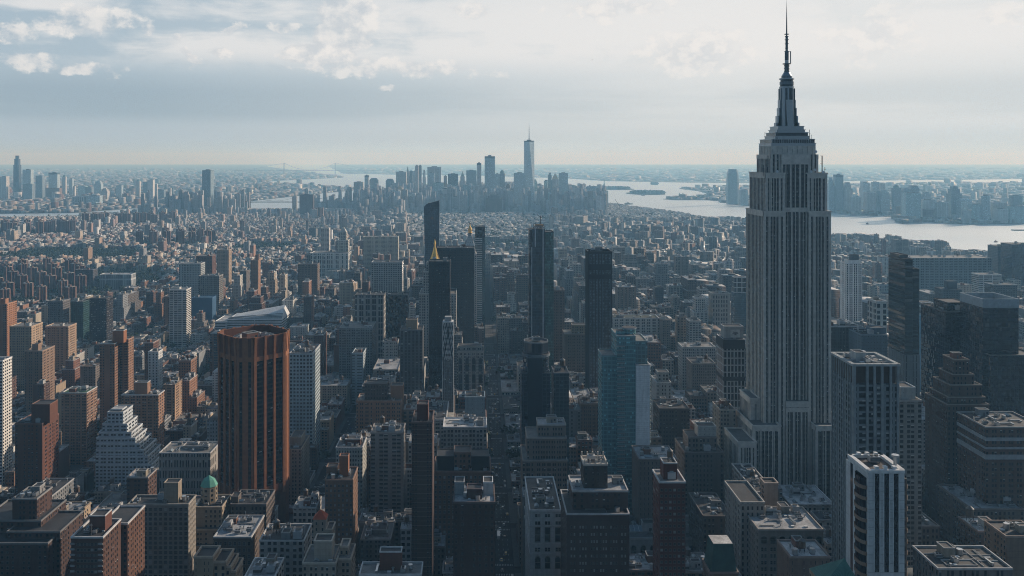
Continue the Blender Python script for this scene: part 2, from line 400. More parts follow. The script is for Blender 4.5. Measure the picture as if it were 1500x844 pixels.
# the air: one closed box of thin even haze round everything
m = haze_m()
hb = G(); MATS['haze_air'] = m
hb.box(-47000, 47000, -3600, 36980, -6, 462, plain((1, 1, 1), 'haze_air'), bottom=True)
tag(hb.build('haze'), kind='stuff')

# ------------------------------------------------------------------ street grid: X of the avenues, Y of the streets
AVE = [(-1600, 11), (-1400, 11), (-1200, 11), (-1000, 12), (-790, 14), (-590, 14), (-390, 14), (-270, 11), (-145, 16), (20.5, 11.5), (173, 14), (455, 14), (735, 14), (1015, 14), (1290, 14), (1560, 14), (1820, 14)]
def street_y(n): return 672 + 80.4 * (34 - n)
STREETS = [street_y(n) for n in range(41, 13, -1)]
BLOCKS = []
for i in range(len(AVE) - 1):
    for j in range(len(STREETS) - 1):
        BLOCKS.append((AVE[i][0] + AVE[i][1], AVE[i + 1][0] - AVE[i + 1][1], STREETS[j] + 9, STREETS[j + 1] - 9))
def on_land(x, y, poly=MANH):
    c = False; n = len(poly)
    for i in range(n):
        (x1, y1), (x2, y2) = poly[i], poly[(i + 1) % n]
        if (y1 > y) != (y2 > y) and x < (x2 - x1) * (y - y1) / (y2 - y1) + x1: c = not c
    return c
g = G(); pav = plain((.085, .086, .088), 'asphalt')
for (x0, x1, y0, y1) in BLOCKS:
    if on_land((x0 + x1) / 2, (y0 + y1) / 2): g.box(x0 - 4, x1 + 4, y0 - 3.5, y1 + 3.5, -.1, .15, pav)
tag(g.build('pavement'), kind='structure')
g = G(); rd = plain((.026, .027, .030), 'asphalt')
for x, hw in AVE[6:12]: g.face([(x - hw + 4, 120, .004), (x + hw - 4, 120, .004), (x + hw - 4, 2300, .004), (x - hw + 4, 2300, .004)], rd)
tag(g.build('road'), kind='structure')
g = G(); wh = plain((.38, .38, .37), 'asphalt'); yl = plain((.55, .40, .08), 'asphalt')
for x, hw in ((20.5, 11.5), (-145, 16), (173, 14)):
    for k in (-1, 0, 1):
        y = 300
        while y < 1700:
            xx = x + k * (hw - 4) / 2
            if min(abs(y - s) for s in STREETS) > 12: g.face([(xx - .12, y, .008), (xx + .12, y, .008), (xx + .12, y + 3, .008), (xx - .12, y + 3, .008)], wh)
            y += 9
    for s in STREETS:
        if s < 1700:
            for yy in (s - 9.5, s + 6.5):
                xx = x - hw + 4.6
                while xx < x + hw - 5: g.face([(xx, yy, .008), (xx + .6, yy, .008), (xx + .6, yy + 3, .008), (xx, yy + 3, .008)], wh); xx += 1.25
tag(g.build('road_markings'), kind='structure')
# ------------------------------------------------------------------ shared roof pieces
WOOD = plain((.13, .085, .055), 'stone'); DKMET = plain((.05, .052, .055), 'painted'); LTMET = plain((.48, .50, .52), 'metal'); WHT = plain((.62, .63, .63), 'painted')
GREY = plain((.27, .28, .29), 'stone'); TAR = plain((.055, .055, .058), 'roofing'); SILV = plain((.40, .41, .42), 'roofing'); GRAV = plain((.21, .205, .195), 'roofing'); PALE = plain((.58, .58, .57), 'roofing')
def tank_mesh():
    g = G()
    for a in (-1, 1):
        for b in (-1, 1): g.bar((a * 1.3, b * 1.3, 0), (a * 1.3, b * 1.3, 3.0), .12, DKMET)
    g.bar((-1.3, -1.3, .2), (1.3, -1.3, 2.8), .07, DKMET); g.bar((1.3, 1.3, .2), (-1.3, 1.3, 2.8), .07, DKMET)
    g.box(-1.7, 1.7, -1.7, 1.7, 3.0, 3.25, DKMET, bottom=True)
    c = G(); c.cyl(0, 0, 1.95, 3.25, 7.2, WOOD, None, 14, 1.8)
    for z in (3.9, 4.9, 5.9, 6.7): c.cyl(0, 0, 1.98, z, z + .1, DKMET, None, 14)
    k = G(); k.cone(0, 0, 2.15, 7.2, 8.9, plain((.16, .15, .14), 'painted'), 14)
    return c.mesh('water_tank'), [('tank_stand', g.mesh('tank_stand')), ('tank_lid', k.mesh('tank_lid'))]
def air_mesh():
    g = G(); g.box(-1.6, 1.6, -1.1, 1.1, .35, 2.1, LTMET, bottom=True)
    for a in (-1.3, 1.3):
        for b in (-.9, .9): g.bar((a, b, 0), (a, b, .4), .1, DKMET)
    f = G(); f.cyl(0, 0, .62, 2.1, 2.35, DKMET, plain((.03, .03, .03), 'painted'), 12); fm = f.mesh('fan')
    g.box(-1.62, 1.62, -1.14, -1.1, .7, 1.8, plain((.12, .13, .14), 'painted'))
    return g.mesh('air_unit'), [('fan', fm, -.75), ('fan', fm, .75)]
def tower_mesh():
    g = G(); g.box(-2.2, 2.2, -2.2, 2.2, .5, 4.2, plain((.38, .39, .40), 'painted'), bottom=True)
    for a in (-1.9, 1.9):
        for b in (-1.9, 1.9): g.bar((a, b, 0), (a, b, .5), .14, DKMET)
    g.box(-2.25, 2.25, -2.26, -2.2, .9, 2.4, plain((.06, .06, .065), 'painted')); g.box(2.2, 2.26, -2.1, 2.1, .9, 2.4, plain((.06, .06, .065), 'painted'))
    g.cyl(0, 0, 1.55, 4.2, 4.9, plain((.30, .31, .32), 'painted'), plain((.03, .03, .03), 'painted'), 14)
    return g.mesh('cooling_tower')
def bulk_mesh(i):
    c = [(.20, .095, .065), (.30, .26, .21), (.22, .22, .22), (.42, .42, .41)][i]; st = St(c, 3, 3.2, 0, 0, 0)
    g = G(); g.box(-3, 3, -2.2, 2.2, 0, 3.6, st, TAR); g.rim(rect(-3, 3, -2.2, 2.2), 3.6, 3.95, .3, plain((.34, .34, .33)), .12)
    d = G(); d.box(-.5, .55, -2.26, -2.2, 0, 2.1, plain((.09, .09, .10), 'painted')); g.box(1.3, 2.4, -2.24, -2.2, 1.3, 2.4, plain((.03, .035, .04), 'clear_glass'))
    return g.mesh('bulkhead'), [('door', d.mesh('door'))]
def vent_mesh():
    g = G(); g.cyl(0, 0, .35, 0, 1.5, LTMET, None, 8); g.cyl(0, 0, .7, 1.5, 1.85, LTMET, LTMET, 8); return g.mesh('roof_vent')
def sky_mesh():
    g = G(); g.box(-2.2, 2.2, -1.4, 1.4, 0, .6, GREY, GREY)
    gl = plain((.22, .28, .31), 'clear_glass'); fr = WHT
    for k in range(6):
        a, b = -2.1 + k * .7, -2.1 + (k + .9) * .7
        g.face([(a, -1.3, .62), (b, -1.3, .62), (b, 0, 1.5), (a, 0, 1.5)], gl); g.face([(b, 1.3, .62), (a, 1.3, .62), (a, 0, 1.5), (b, 0, 1.5)], gl)
    for k in range(7):
        a = -2.13 + k * .7; g.bar((a, -1.33, .62), (a, 0, 1.54), .04, fr); g.bar((a, 1.33, .62), (a, 0, 1.54), .04, fr)
    return g.mesh('skylight')
def duct_mesh():
    g = G(); d = plain((.52, .53, .54), 'metal'); g.box(-4, 4, -.5, .5, .4, 1.2, d, bottom=True); g.box(3.2, 4.2, -3, .5, .4, 1.3, d, bottom=True); g.box(-4.2, -3.2, -.6, .6, 0, 1.6, d)
    return g.mesh('roof_duct')
def pipe_mesh():
    g = G(); d = plain((.30, .30, .30), 'metal')
    for k in range(3): g.bar((-5, k * .5, .35), (5, k * .5, .35), .1, d)
    for x in (-4, -1.5, 1.5, 4): g.box(x - .1, x + .1, -.2, 1.2, 0, .3, DKMET)
    g.bar((5, 0, .35), (5, -3.5, .35), .1, d); return g.mesh('roof_pipe')
def mast_mesh():
    g = G(); g.bar((0, 0, 0), (0, 0, 5.5), .07, LTMET); g.bar((-.9, 0, 4.6), (.9, 0, 4.6), .05, LTMET); g.bar((-.6, 0, 5.1), (.6, 0, 5.1), .05, LTMET); return g.mesh('aerial')
def hatch_mesh():
    g = G(); g.box(-1, 1, -.8, .8, 0, .7, plain((.42, .42, .41), 'painted')); g.box(-1.05, 1.05, -.85, .85, .7, .8, WHT); return g.mesh('roof_hatch')
def drum_mesh():
    g = G(); g.cyl(0, 0, 1.3, .3, 2.6, plain((.46, .47, .48), 'metal'), LTMET, 12); g.box(-1.1, 1.1, -1.1, 1.1, 0, .3, DKMET); return g.mesh('exhaust_fan')
KIT = dict(roof_pipe=[pipe_mesh()], aerial=[mast_mesh()], roof_hatch=[hatch_mesh()], exhaust_fan=[drum_mesh()], water_tank=[tank_mesh()], air_unit=[air_mesh()], cooling_tower=[tower_mesh()], bulkhead=[bulk_mesh(i) for i in range(4)], roof_vent=[vent_mesh()], skylight=[sky_mesh()], roof_duct=[duct_mesh()])

HERO = []                                               # every building of its own that must not be built over or hidden
class Bld:
    """One building: an Empty at its base and one mesh per part."""
    def __init__(b, name, label, cat, x, y, short=None, group=None):
        b.o = tag(empty(name, (x, y, 0)), label, cat, group); b.off = (x, y, 0); b.g = {}; b.short = short; b.kids = {}
        b.foot = []; b.pybot = None; b.px = None
    def part(b, name):
        if name not in b.g: b.g[name] = G()
        return b.g[name]
    def done(b):
        for k, g in b.g.items():
            if g.f:
                o = g.build(k, b.o, b.off); b.kids[k] = o
        b.g = {}; return b
    def kit(b, kind, x, y, z, rz=0.0, s=1.0, var=0, sz=None):
        me = KIT[kind][var % len(KIT[kind])]; subs = []
        if isinstance(me, tuple): me, subs = me
        o = link(kind, me, b.o, (x - b.off[0], y - b.off[1], z), rz, (s, s, sz or s))
        for q_ in subs:
            if q_[0] == 'tank_stand' or q_[0] == 'tank_lid' or b.off[1] < 900: link(q_[0], q_[1], o, (q_[2] if len(q_) > 2 else 0, 0, 0))
        return o
    def tier(b, x0, x1, y0, y1, z0, z1, st, roof=TAR, par=1.0, cop=None, part='walls', sts=None, poly=None, over=.25, keep=True, roofpart='roof'):
        poly = poly or rect(x0, x1, y0, y1)
        g = b.part(part); g.prism(poly, z0, z1 - par, st, None, sts)
        b.part(roofpart).face([(x, y, z1 - par) for x, y in poly], roof)
        if par > 0: b.part('parapet').rim(poly, z1 - par, z1, .45, cop or plain(tuple(min(.7, c * 1.25 + .05) for c in st.tint)), over)
        if keep: b.foot.append((min(p[0] for p in poly), max(p[0] for p in poly), min(p[1] for p in poly), max(p[1] for p in poly), z1))
    def clutter(b, x0, x1, y0, y1, z, r, n=5, tank=.6, bulk=True, scale=1.0):
        w_, d_ = x1 - x0, y1 - y0; used = []
        def spot(rad):
            for _ in range(14):
                x, y = r.uniform(x0 + rad + .5, x1 - rad - .5) if w_ > 2 * rad + 1 else (x0 + x1) / 2, r.uniform(y0 + rad + .5, y1 - rad - .5) if d_ > 2 * rad + 1 else (y0 + y1) / 2
                if all((x - a) ** 2 + (y - c) ** 2 > (rad + q_) ** 2 for a, c, q_ in used): used.append((x, y, rad)); return x, y
            return None
        if bulk and min(w_, d_) > 8:
            p = spot(3.4)
            if p: b.kit('bulkhead', p[0], p[1], z, r.choice([0, pi / 2]), r.uniform(.9, 1.25) * scale, r.randrange(4))
        if r.random() < tank and min(w_, d_) > 7:
            p = spot(2.3)
            if p: b.kit('water_tank', p[0], p[1], z, r.uniform(0, 1.5), r.uniform(.85, 1.15) * scale)
        if b.off[1] < 950: n = int(n * 1.7 + min(8, w_ * d_ / 110))
        for _ in range(n):
            k = r.choices(['air_unit', 'cooling_tower', 'roof_vent', 'skylight', 'roof_duct', 'roof_pipe', 'aerial', 'roof_hatch', 'exhaust_fan'], [5, 2, 3, 1.6, 2.4, 2.5, 1.2, 2, 2.5])[0]
            p = spot(dict(air_unit=1.9, cooling_tower=2.8, roof_vent=.9, skylight=2.5, roof_duct=4.2, roof_pipe=4.2, aerial=.5, roof_hatch=1.2, exhaust_fan=1.5)[k])
            if p: b.kit(k, p[0], p[1], z, r.choice([0, pi / 2]), r.uniform(.85, 1.2) * scale)
def mansard_lid(g, x0, x1, y0, y1, z0, z1, d, st, top):
    g.frustum(rect(x0, x1, y0, y1), z0, rect(x0 + d, x1 - d, y0 + d, y1 - d), z1, st, top)

# ------------------------------------------------------------------ wall finishes
RED = St((.19, .075, .045), 3.0, 3.0, .42, .5, .12); DRED = St((.13, .055, .040), 3.2, 3.2, .42, .5, .10); ORNG = St((.27, .115, .060), 2.9, 2.9, .42, .48, .12)
BRN = St((.14, .085, .058), 2.8, 3.7, .48, .55, .10); TAN = St((.30, .225, .155), 2.9, 3.3, .44, .52, .12); BEIG = St((.36, .305, .235), 3.0, 3.4, .48, .55, .12)
STON = St((.38, .36, .33), 3.2, 3.8, .5, .6, .12); WHIT = St((.60, .60, .58), 3.2, 3.5, .5, .55, .12); GRY = St((.24, .25, .26), 3.1, 3.5, .52, .58, .10)
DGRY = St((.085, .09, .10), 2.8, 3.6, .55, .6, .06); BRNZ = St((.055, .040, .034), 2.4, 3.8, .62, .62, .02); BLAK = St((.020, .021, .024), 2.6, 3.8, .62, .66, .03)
TEAL = St((.035, .085, .10), 1.6, 3.4, .90, .80, .06, 'curtain_glass'); NAVY = St((.014, .026, .042), 1.7, 3.6, .92, .82, .05, 'curtain_glass'); BLGL = St((.030, .055, .080), 1.7, 3.5, .90, .78, .06, 'curtain_glass')
DKGL = St((.010, .015, .022), 1.8, 3.8, .93, .84, .04, 'curtain_glass'); PLGL = St((.10, .15, .18), 1.7, 3.6, .88, .74, .10, 'curtain_glass')

def hero(name, label, cat, short, px0, px1, py, Y, D, st, roof=TAR, pybot=None, n=5, tank=.5, pent=(), par=1.0, cop=None, zb=0.0, seed=None, group=None, bulk=True, sts=None):
    """A plain-shafted building whose front face spans px0..px1 with its top at py, at the distance Y."""
    x0, x1, z = PX(px0, Y), PX(px1, Y), PZ(py, Y)
    b = Bld(name, label, cat, (x0 + x1) / 2, Y + D / 2, short, group)
    r = random.Random(seed if seed is not None else int(px0 * 7 + py * 3))
    if sts is None and st.wf == 0 and st.mat == 'masonry': sd = st.but(wf=.42, hf=.5); sts = [st, sd, sd, sd]
    b.tier(x0, x1, Y, Y + D, zb, z, st, roof, par, cop, sts=sts)
    for p in pent:                                       # (px0, px1, py, setback, depth[, finish]) stands on the roof
        s2 = p[5] if len(p) > 5 else st.but(wf=0)
        Yp = Y + p[3]; pw = b.part('penthouse'); poly = rect(PX(p[0], Yp), PX(p[1], Yp), Yp, Yp + p[4]); zt = PZ(p[2], Yp)
        pw.prism(poly, z - par, zt - .6, s2, TAR); b.part('parapet').rim(poly, zt - .6, zt, .35, cop or plain(tuple(min(.7, c * 1.25 + .05) for c in s2.tint)), .15)
    b.z = z - par; b.x0, b.x1, b.y0, b.y1 = x0, x1, Y, Y + D
    if n:
        b.clutter(x0 + 1.2, x1 - 1.2, Y + 1.2, Y + D - 1.2, z - par, r, n, tank, bulk and not pent)
    b.px = (px0, px1, py); b.pybot = pybot if pybot else min(844, py + 60); b.Y = Y
    HERO.append(b); return b
def reg(b, px0, px1, py, pybot, Y):
    b.px, b.pybot, b.Y = (px0, px1, py), pybot, Y; HERO.append(b); return b
# ------------------------------------------------------------------ window objects for the nearest fronts
def win_mesh(pane, arch=False, frame=(.17, .16, .15)):
    g = G(); f = plain(frame, 'painted'); gl = plain(pane, 'clear_glass')
    # unit window: 1 wide, 1 high, facing -Y; scaled by its copies
    g.face([(-.5, -.02, 0), (.5, -.02, 0), (.5, -.02, 1), (-.5, -.02, 1)] if not arch else
           [(-.5, -.02, 0), (.5, -.02, 0), (.5, -.02, .72)] + [(.5 * cos(t), -.02, .72 + .28 * sin(t)) for t in [pi * k / 8 for k in range(1, 8)]] + [(-.5, -.02, .72)], gl)
    for x in (-.5, .5): g.box(x - .05, x + .05, -.16, 0, 0, .72 if arch else 1, f)
    g.box(-.56, .56, -.2, 0, -.05, 0, f, bottom=True); g.box(-.5, .5, -.1, 0, .46, .51, f, bottom=True)
    if not arch: g.box(-.56, .56, -.16, 0, 1, 1.06, f, bottom=True)
    else:
        for k in range(8):
            a, b_ = pi * k / 8, pi * (k + 1) / 8
            g.bar((.52 * cos(a), -.1, .72 + .28 * sin(a)), (.52 * cos(b_), -.1, .72 + .28 * sin(b_)), .05, f)
    return g.mesh('window')
WIN = [win_mesh((.012, .016, .022)), win_mesh((.03, .035, .042)), win_mesh((.30, .30, .29)), win_mesh((.06, .068, .075))]
WARCH = [win_mesh((.012, .016, .022), True), win_mesh((.03, .035, .04), True)]
def windows(b, x0, x1, Y, ztop, cols, rows, w_, h_, pitch, seed=1, pale=.15, limit=100):
    """Windows of a front, row by row: the top hundred each an object, the ones below them together."""
    r = random.Random(seed); n = 0; cols = [x0 + (x1 - x0) * (k + .5) / cols for k in range(cols)] if isinstance(cols, int) else cols
    rows = max(rows, int((ztop - max(4, PZ(852, Y))) / pitch)) if rows > 1 else rows; rest = G(); fr = plain((.17, .16, .15), 'painted')
    for j in range(rows):
        for x in cols:
            k = 2 if r.random() < pale else r.choice([0, 0, 1, 3]); z = ztop - (j + 1) * pitch
            if n < limit: link('window', WIN[k], b.o, (x - b.off[0], Y - .01 - b.off[1], z), 0, (w_, 1, h_)); n += 1
            else:
                rest.face([(x - w_ / 2, Y - .03, z), (x + w_ / 2, Y - .03, z), (x + w_ / 2, Y - .03, z + h_), (x - w_ / 2, Y - .03, z + h_)], plain([(.012, .016, .022), (.03, .035, .042), (.30, .30, .29), (.06, .068, .075)][k], 'clear_glass'))
                rest.box(x - w_ * .56, x + w_ * .56, Y - .2, Y, z - .1, z, fr, bottom=True); rest.box(x - w_ / 2, x + w_ / 2, Y - .1, Y, z + h_ * .46, z + h_ * .51, fr, bottom=True)
    if rest.f: tag(rest.build('lower_window', b.o, b.off), kind='stuff')
def piers(g, face, fixed, items, z0, z1, out, st):
    """Vertical ribs on a wall: face 'N' looks at the camera (y = fixed), 'E' looks left (x = fixed), 'W' looks right."""
    for c, w_ in items:
        if face == 'N': g.box(c - w_ / 2, c + w_ / 2, fixed - out, fixed + .1, z0, z1, st)
        elif face == 'E': g.box(fixed - out, fixed + .1, c - w_ / 2, c + w_ / 2, z0, z1, st)
        else: g.box(fixed - .1, fixed + out, c - w_ / 2, c + w_ / 2, z0, z1, st)
def spread(a, b, n, w_): return [(a + (b - a) * (k + .5) / n, w_) for k in range(n)]
def ends(a, b, n, w_): return [(a + w_ / 2 + (b - a - w_) * k / n, w_) for k in range(n + 1)]

# ------------------------------------------------------------------ the tall limestone tower with the mast
b = Bld('skyscraper', 'tall grey limestone setback skyscraper topped by a stepped mast and long needle antenna', 'skyscraper', 253.5, 722, 'the tall mast-topped limestone skyscraper')
LIME = plain((.60, .555, .495)); SPAN = St((.088, .083, .077), 1.55, 3.75, .66, .58, .20); LROOF = plain((.13, .13, .13), 'roofing')
def esb_front(g, X0, X1, Yf, z0, z1, kind):
    w_ = X1 - X0
    if kind == 'wing':
        it = [(X0 + .95, 1.9), (X1 - .95, 1.9), (X0 + w_ * .285, 1.0), (X0 + w_ * .715, 1.0)]; thin = [.215, .43, .57, .785]
    else:
        it = [(X0 + .6, 1.2), (X1 - .6, 1.2), (X0 + w_ / 3, 1.25), (X0 + w_ * 2 / 3, 1.25)]; thin = [1 / 6, .5, 5 / 6]
    piers(g, 'N', Yf, it, z0, z1 - .01, .75, LIME); piers(g, 'N', Yf, [(X0 + w_ * t, .62) for t in thin], z0, z1 - 2.5, .35, LIME)
    g.box(X0, X1, Yf - .55, Yf + .1, z1 - 3.4, z1 - .02, LIME)
def esb_side(g, x, Y0, Y1, z0, z1, f):
    n = max(2, round((Y1 - Y0) / 3.55)); piers(g, f, x, ends(Y0, Y1, n, .95), z0, z1 - .01, .38, LIME)
    if f == 'E': g.box(x - .5, x + .1, Y0, Y1, z1 - 3.4, z1 - .02, LIME)
    else: g.box(x - .1, x + .5, Y0, Y1, z1 - 3.4, z1 - .02, LIME)
def esb_block(part, X0, X1, Y0, Y1, z0, z1, fronts=True, e=True, wd=True):
    g = b.part(part); g.prism(rect(X0, X1, Y0, Y1), z0, z1, SPAN, LROOF)
    if fronts: esb_front(g, X0, X1, Y0, z0, z1, 'wing')
    if e: esb_side(g, X0, Y0, Y1, z0, z1, 'E')
    if wd: esb_side(g, X1, Y0, Y1, z0, z1, 'W')
    b.part('parapet').rim(rect(X0, X1, Y0, Y1), z1, z1 + 1.1, .5, LIME, .72)
ZA, ZB, ZC = 271.0, 301.4, 324.0
esb_block('shaft', 227, 244.3, 700, 744, 0, ZA, wd=False); esb_block('shaft', 262.7, 280.4, 700, 744, 0, ZA, e=False)
esb_block('upper_shaft', 229.2, 244.6, 702, 742, ZA, ZB, wd=False); esb_block('upper_shaft', 262.4, 278.2, 702, 742, ZA, ZB, e=False)
g = b.part('shaft'); g.prism(rect(244.3, 262.7, 703, 741), 0, ZA, SPAN, None); esb_front(g, 244.3, 262.7, 703, 120, ZA + 3.6, 'mid')
g = b.part('upper_shaft'); g.prism(rect(242.2, 264.8, 703.4, 740), ZA, 317, SPAN, LROOF); esb_front(g, 242.2, 264.8, 703.4, ZA, 313, 'mid'); g.box(242.2, 264.8, 702.7, 703.5, 309, 317, LIME)
g.prism(rect(234.3, 272.2, 705, 739), ZB, 317, SPAN, LROOF); piers(g, 'N', 705, ends(234.3, 242.2, 2, 1.6) + ends(264.8, 272.2, 2, 1.6), ZB, 317, .7, LIME); esb_side(g, 234.3, 705, 739, ZB, 317, 'E'); esb_side(g, 272.2, 705, 739, ZB, 317, 'W')
g.prism(rect(235.5, 271, 706.5, 737.5), 317, ZC, LIME, LROOF); piers(g, 'N', 706.5, spread(235.5, 271, 9, 1.5), 317, ZC, .5, LIME); piers(g, 'E', 235.5, spread(706.5, 737.5, 8, 1.5), 317, ZC, .5, LIME)
for k in range(9): g.box(236.6 + k * 3.95, 237.7 + k * 3.95, 706.38, 706.5, 318.6, 321.4, plain((.02, .022, .026), 'clear_glass'))
# arched base of the centre bay, lower setbacks and podium
g = b.part('lower_wing'); g.prism(rect(244.3, 262.7, 698.6, 703), 0, 121, SPAN, LROOF); esb_front(g, 244.3, 262.7, 698.6, 0, 116, 'mid')
g.box(244.3, 262.7, 697.8, 698.7, 116.6, 121.2, LIME)
for k in range(3):
    cx = 244.3 + 18.4 * (k + .5) / 3
    for s in (-1, 1):
        for q_ in range(5):
            a0, a1 = pi / 2 * q_ / 5, pi / 2 * (q_ + 1) / 5; rr = 2.5
            g.face([(cx + s * rr * cos(a0), 697.9, 113.9 + rr * sin(a0)), (cx + s * 3.1, 697.9, 113.9 + rr * sin(a0)), (cx + s * 3.1, 697.9, 113.9 + rr * sin(a1)), (cx + s * rr * cos(a1), 697.9, 113.9 + rr * sin(a1))][::s], LIME)
esb_block('lower_wing', 215.5, 237, 690, 735, 0, 103.7); esb_block('lower_wing', 264.5, 292, 690, 735, 0, 103.7); esb_block('lower_wing', 219, 227, 708, 735, 103, 120, wd=False)
esb_block('lower_wing', 201, 215, 680, 716, 0, 94, wd=False); esb_block('lower_wing', 292, 306, 680, 716, 0, 94)
b.part('podium').prism(rect(191, 320, 683, 737), 0, 24, St((.28, .27, .255), 3, 4, .5, .6), LROOF)
# mooring mast
ALU = plain((.30, .33, .36), 'metal'); ALD = plain((.10, .125, .15), 'metal'); MG = plain((.018, .026, .036), 'clear_glass'); mx, my = 253.2, 722
g = b.part('mast_base')
for hw, hd, z0, z1 in ((17.8, 15.5, ZC, 326.2), (17.2, 15, 326.2, 329.5), (13.8, 12.5, 329.5, 332), (13.0, 11.8, 332, 335), (11.2, 10.4, 335, 337.2), (10.4, 9.8, 337.2, 340)):
    g.box(mx - hw, mx + hw, my - hd, my + hd, z0, z1 - .5, MG if z1 - z0 > 2.9 else ALU); g.box(mx - hw - .4, mx + hw + .4, my - hd - .4, my + hd + .4, z1 - .5, z1, ALU, bottom=True)
for k in range(24): g.box(mx - 17 + k * 1.45, mx - 16.7 + k * 1.45, my - 15.3, my - 15, 326.2, 329, ALU)
g = b.part('mast')
for hw, z1 in ((9.6, 343), (8.4, 348.5), (7.3, 355), (6.5, 361.5)):
    g.box(mx - hw, mx + hw, my - 2.6, my + 2.6, 339, z1, ALU); g.box(mx - 2.6, mx + 2.6, my - hw, my + hw, 339, z1, ALU)
g.cyl(mx, my, 5.7, 339, 371.5, ALU, ALU, 16)
for a in range(8):
    t = a * pi / 4 + pi / 8; g.bar((mx + 5.55 * cos(t), my + 5.55 * sin(t), 340), (mx + 5.55 * cos(t), my + 5.55 * sin(t), 371), .75, MG if a % 2 else ALD)
g.box(mx + .3, mx + 2.6, my - 6.3, my, 340, 371, MG)
for r_, z0, z1, s in ((5.9, 371.5, 372.6, ALU), (5.3, 372.6, 374.2, MG), (5.6, 374.2, 376.6, ALD), (5.0, 376.6, 378.4, MG), (5.9, 378.4, 379.4, ALU), (4.2, 379.4, 381.4, ALD)): g.cyl(mx, my, r_, z0, z1, s, s, 16)
g.cyl(mx, my, 4.2, 381.4, 384.5, ALU, ALU, 16, 2.3)
g = b.part('antenna')
DK = plain((.05, .06, .075), 'painted')
g.cyl(mx, my, 1.75, 384.5, 391, DK, DK, 10)
for k in range(5): g.cyl(mx, my, 2.25, 384.8 + k * 1.25, 385.3 + k * 1.25, DK, DK, 10)
g.cyl(mx, my, 3.3, 391, 391.6, DK, DK, 12); g.cyl(mx, my, 1.55, 391.6, 394.4, WHT, WHT, 10); g.cyl(mx, my, 1.6, 394.4, 401, DK, DK, 10); g.cyl(mx, my, 1.05, 401, 414, DK, DK, 8)
for z, r_ in ((401.2, 1.9), (404, 1.35), (407.5, 1.6), (410.8, 1.7), (413.5, 1.5), (415.4, 1.9)): g.cyl(mx, my, r_, z, z + .45, DK, DK, 10)
g.cyl(mx, my, .62, 414, 428, DK, DK, 6, .42); g.cyl(mx, my, .40, 428, 438, DK, DK, 6, .2); g.cyl(mx, my, .18, 438, 443.5, DK, DK, 5, .06)
g.bar((mx + 3.2, my, 391.4), (mx + 3.2, my, 401.6), .3, DK); g.bar((mx + .5, my, 401.4), (mx + 3.2, my, 401.4), .14, DK)
b.done()
for k, (x, y, z, h) in enumerate(((229.5, 704, 326, 9), (238, 708, 326.2, 8), (241, 709, 329, 8), (267, 709, 329, 8), (269.5, 712, 326, 7), (227.8, 703, 301.5, 7), (231, 702, 302, 5), (277, 703, 302, 5))):
    g = G(); g.bar((x - 253.5, y - 722, z - 2), (x - 253.5, y - 722, z + h), .14, DK); g.bar((x - 254.2, y - 722, z + h * .6), (x - 252.8, y - 722, z + h * .6), .08, DK); link('roof_aerial', g.mesh('roof_aerial'), b.o)
for s, xx in ((-1, 233.2), (1, 273.6)):
    g = G(); q_ = xx - 253.5; Yq = 704 - 722; g.bar((q_ + s * 1.9, Yq, 302.5), (q_ + s * 1.9, Yq, 316), .16, DK); g.bar((q_ + s * 1.0, Yq, 302.5), (q_ + s * 1.0, Yq, 316), .10, DK)
    for z in (303, 309.5, 315.8): g.bar((q_, Yq, z), (q_ + s * 1.9, Yq, z), .12, DK)
    link('cleaning_rig', g.mesh('cleaning_rig'), b.o)
g = G(); g.cyl(0, 0, 1.1, 0, .5, WHT, WHT, 12); dm = g.mesh('dish')
for x, z in ((238.5, 303.3), (265.5, 303.2), (269.2, 319.2), (268.5, 304.6), (275, 302.8)):
    o = link('satellite_dish', dm, b.o, (x - 253.5, 703 - 722 - 1.3, z)); o.rotation_euler = (radians(75), 0, 0)
b.foot = [(191, 320, 672, 745, 320)]; reg(b, 1060, 1217, 212, 716, 672)
HERO[-1].rects = [(1093, 1217, 212, 716, 700), (1062, 1100, 630, 700, 680)]

# ------------------------------------------------------------------ the octagonal brown tower
BR = plain((.27, .112, .055)); BR2 = St((.15, .062, .038), 2.6, 3.75, .0, .0, 0); BAND = St((.05, .036, .032), 2.7, 3.75, .94, .62, .03)
cx, cy, S, cc = PX(372, 742), 742.0, 47.6, 13.0
b = Bld('brown_tower', 'tall octagonal brown brick tower with dark window strips and a flared open crown', 'office tower', cx, cy, 'the octagonal brown tower')
def octo(S, c, z_=None):
    h, k = S / 2, c / sqrt(2); p = [(h, -h + k), (h, h - k), (h - k, h), (-h + k, h), (-h, h - k), (-h, -h + k), (-h + k, -h), (h - k, -h)]
    q = [((u - v) / sqrt(2), (u + v) / sqrt(2)) for u, v in p]
    return [(cx + x, cy + y) for x, y in q]
P = octo(S, cc); ZT, ZL, ZBs = 168.0, 149.0, 44.0
g = b.part('walls'); long_ = [sqrt((P[i][0] - P[(i + 1) % 8][0]) ** 2 + (P[i][1] - P[(i + 1) % 8][1]) ** 2) > 20 for i in range(8)]
g.prism(P, ZBs, ZL, BAND, None, [BAND if L else BAND.but(bay=1.6) for L in long_]); g.prism(octo(S + .3, cc), ZL, ZT - 8, BR2, plain((.07, .055, .05), 'roofing'))
b.part('base').prism(octo(S + 1.5, cc), 0, ZBs, BR2, BR)
gp_ = b.part('pier'); cr = b.part('crown')
O1, O2 = octo(S + .6, cc), octo(S + 2.0, cc + .8)
cr.frustum(O1, ZL + 4, O2, ZT, BR2); I2 = inset(O2, 1.1)
for i in range(8):
    j = (i + 1) % 8; cr.face([(*O2[i], ZT), (*O2[j], ZT), (*I2[j], ZT), (*I2[i], ZT)], BR); cr.face([(*I2[j], ZT - 8), (*I2[i], ZT - 8), (*I2[i], ZT), (*I2[j], ZT)], BR2)
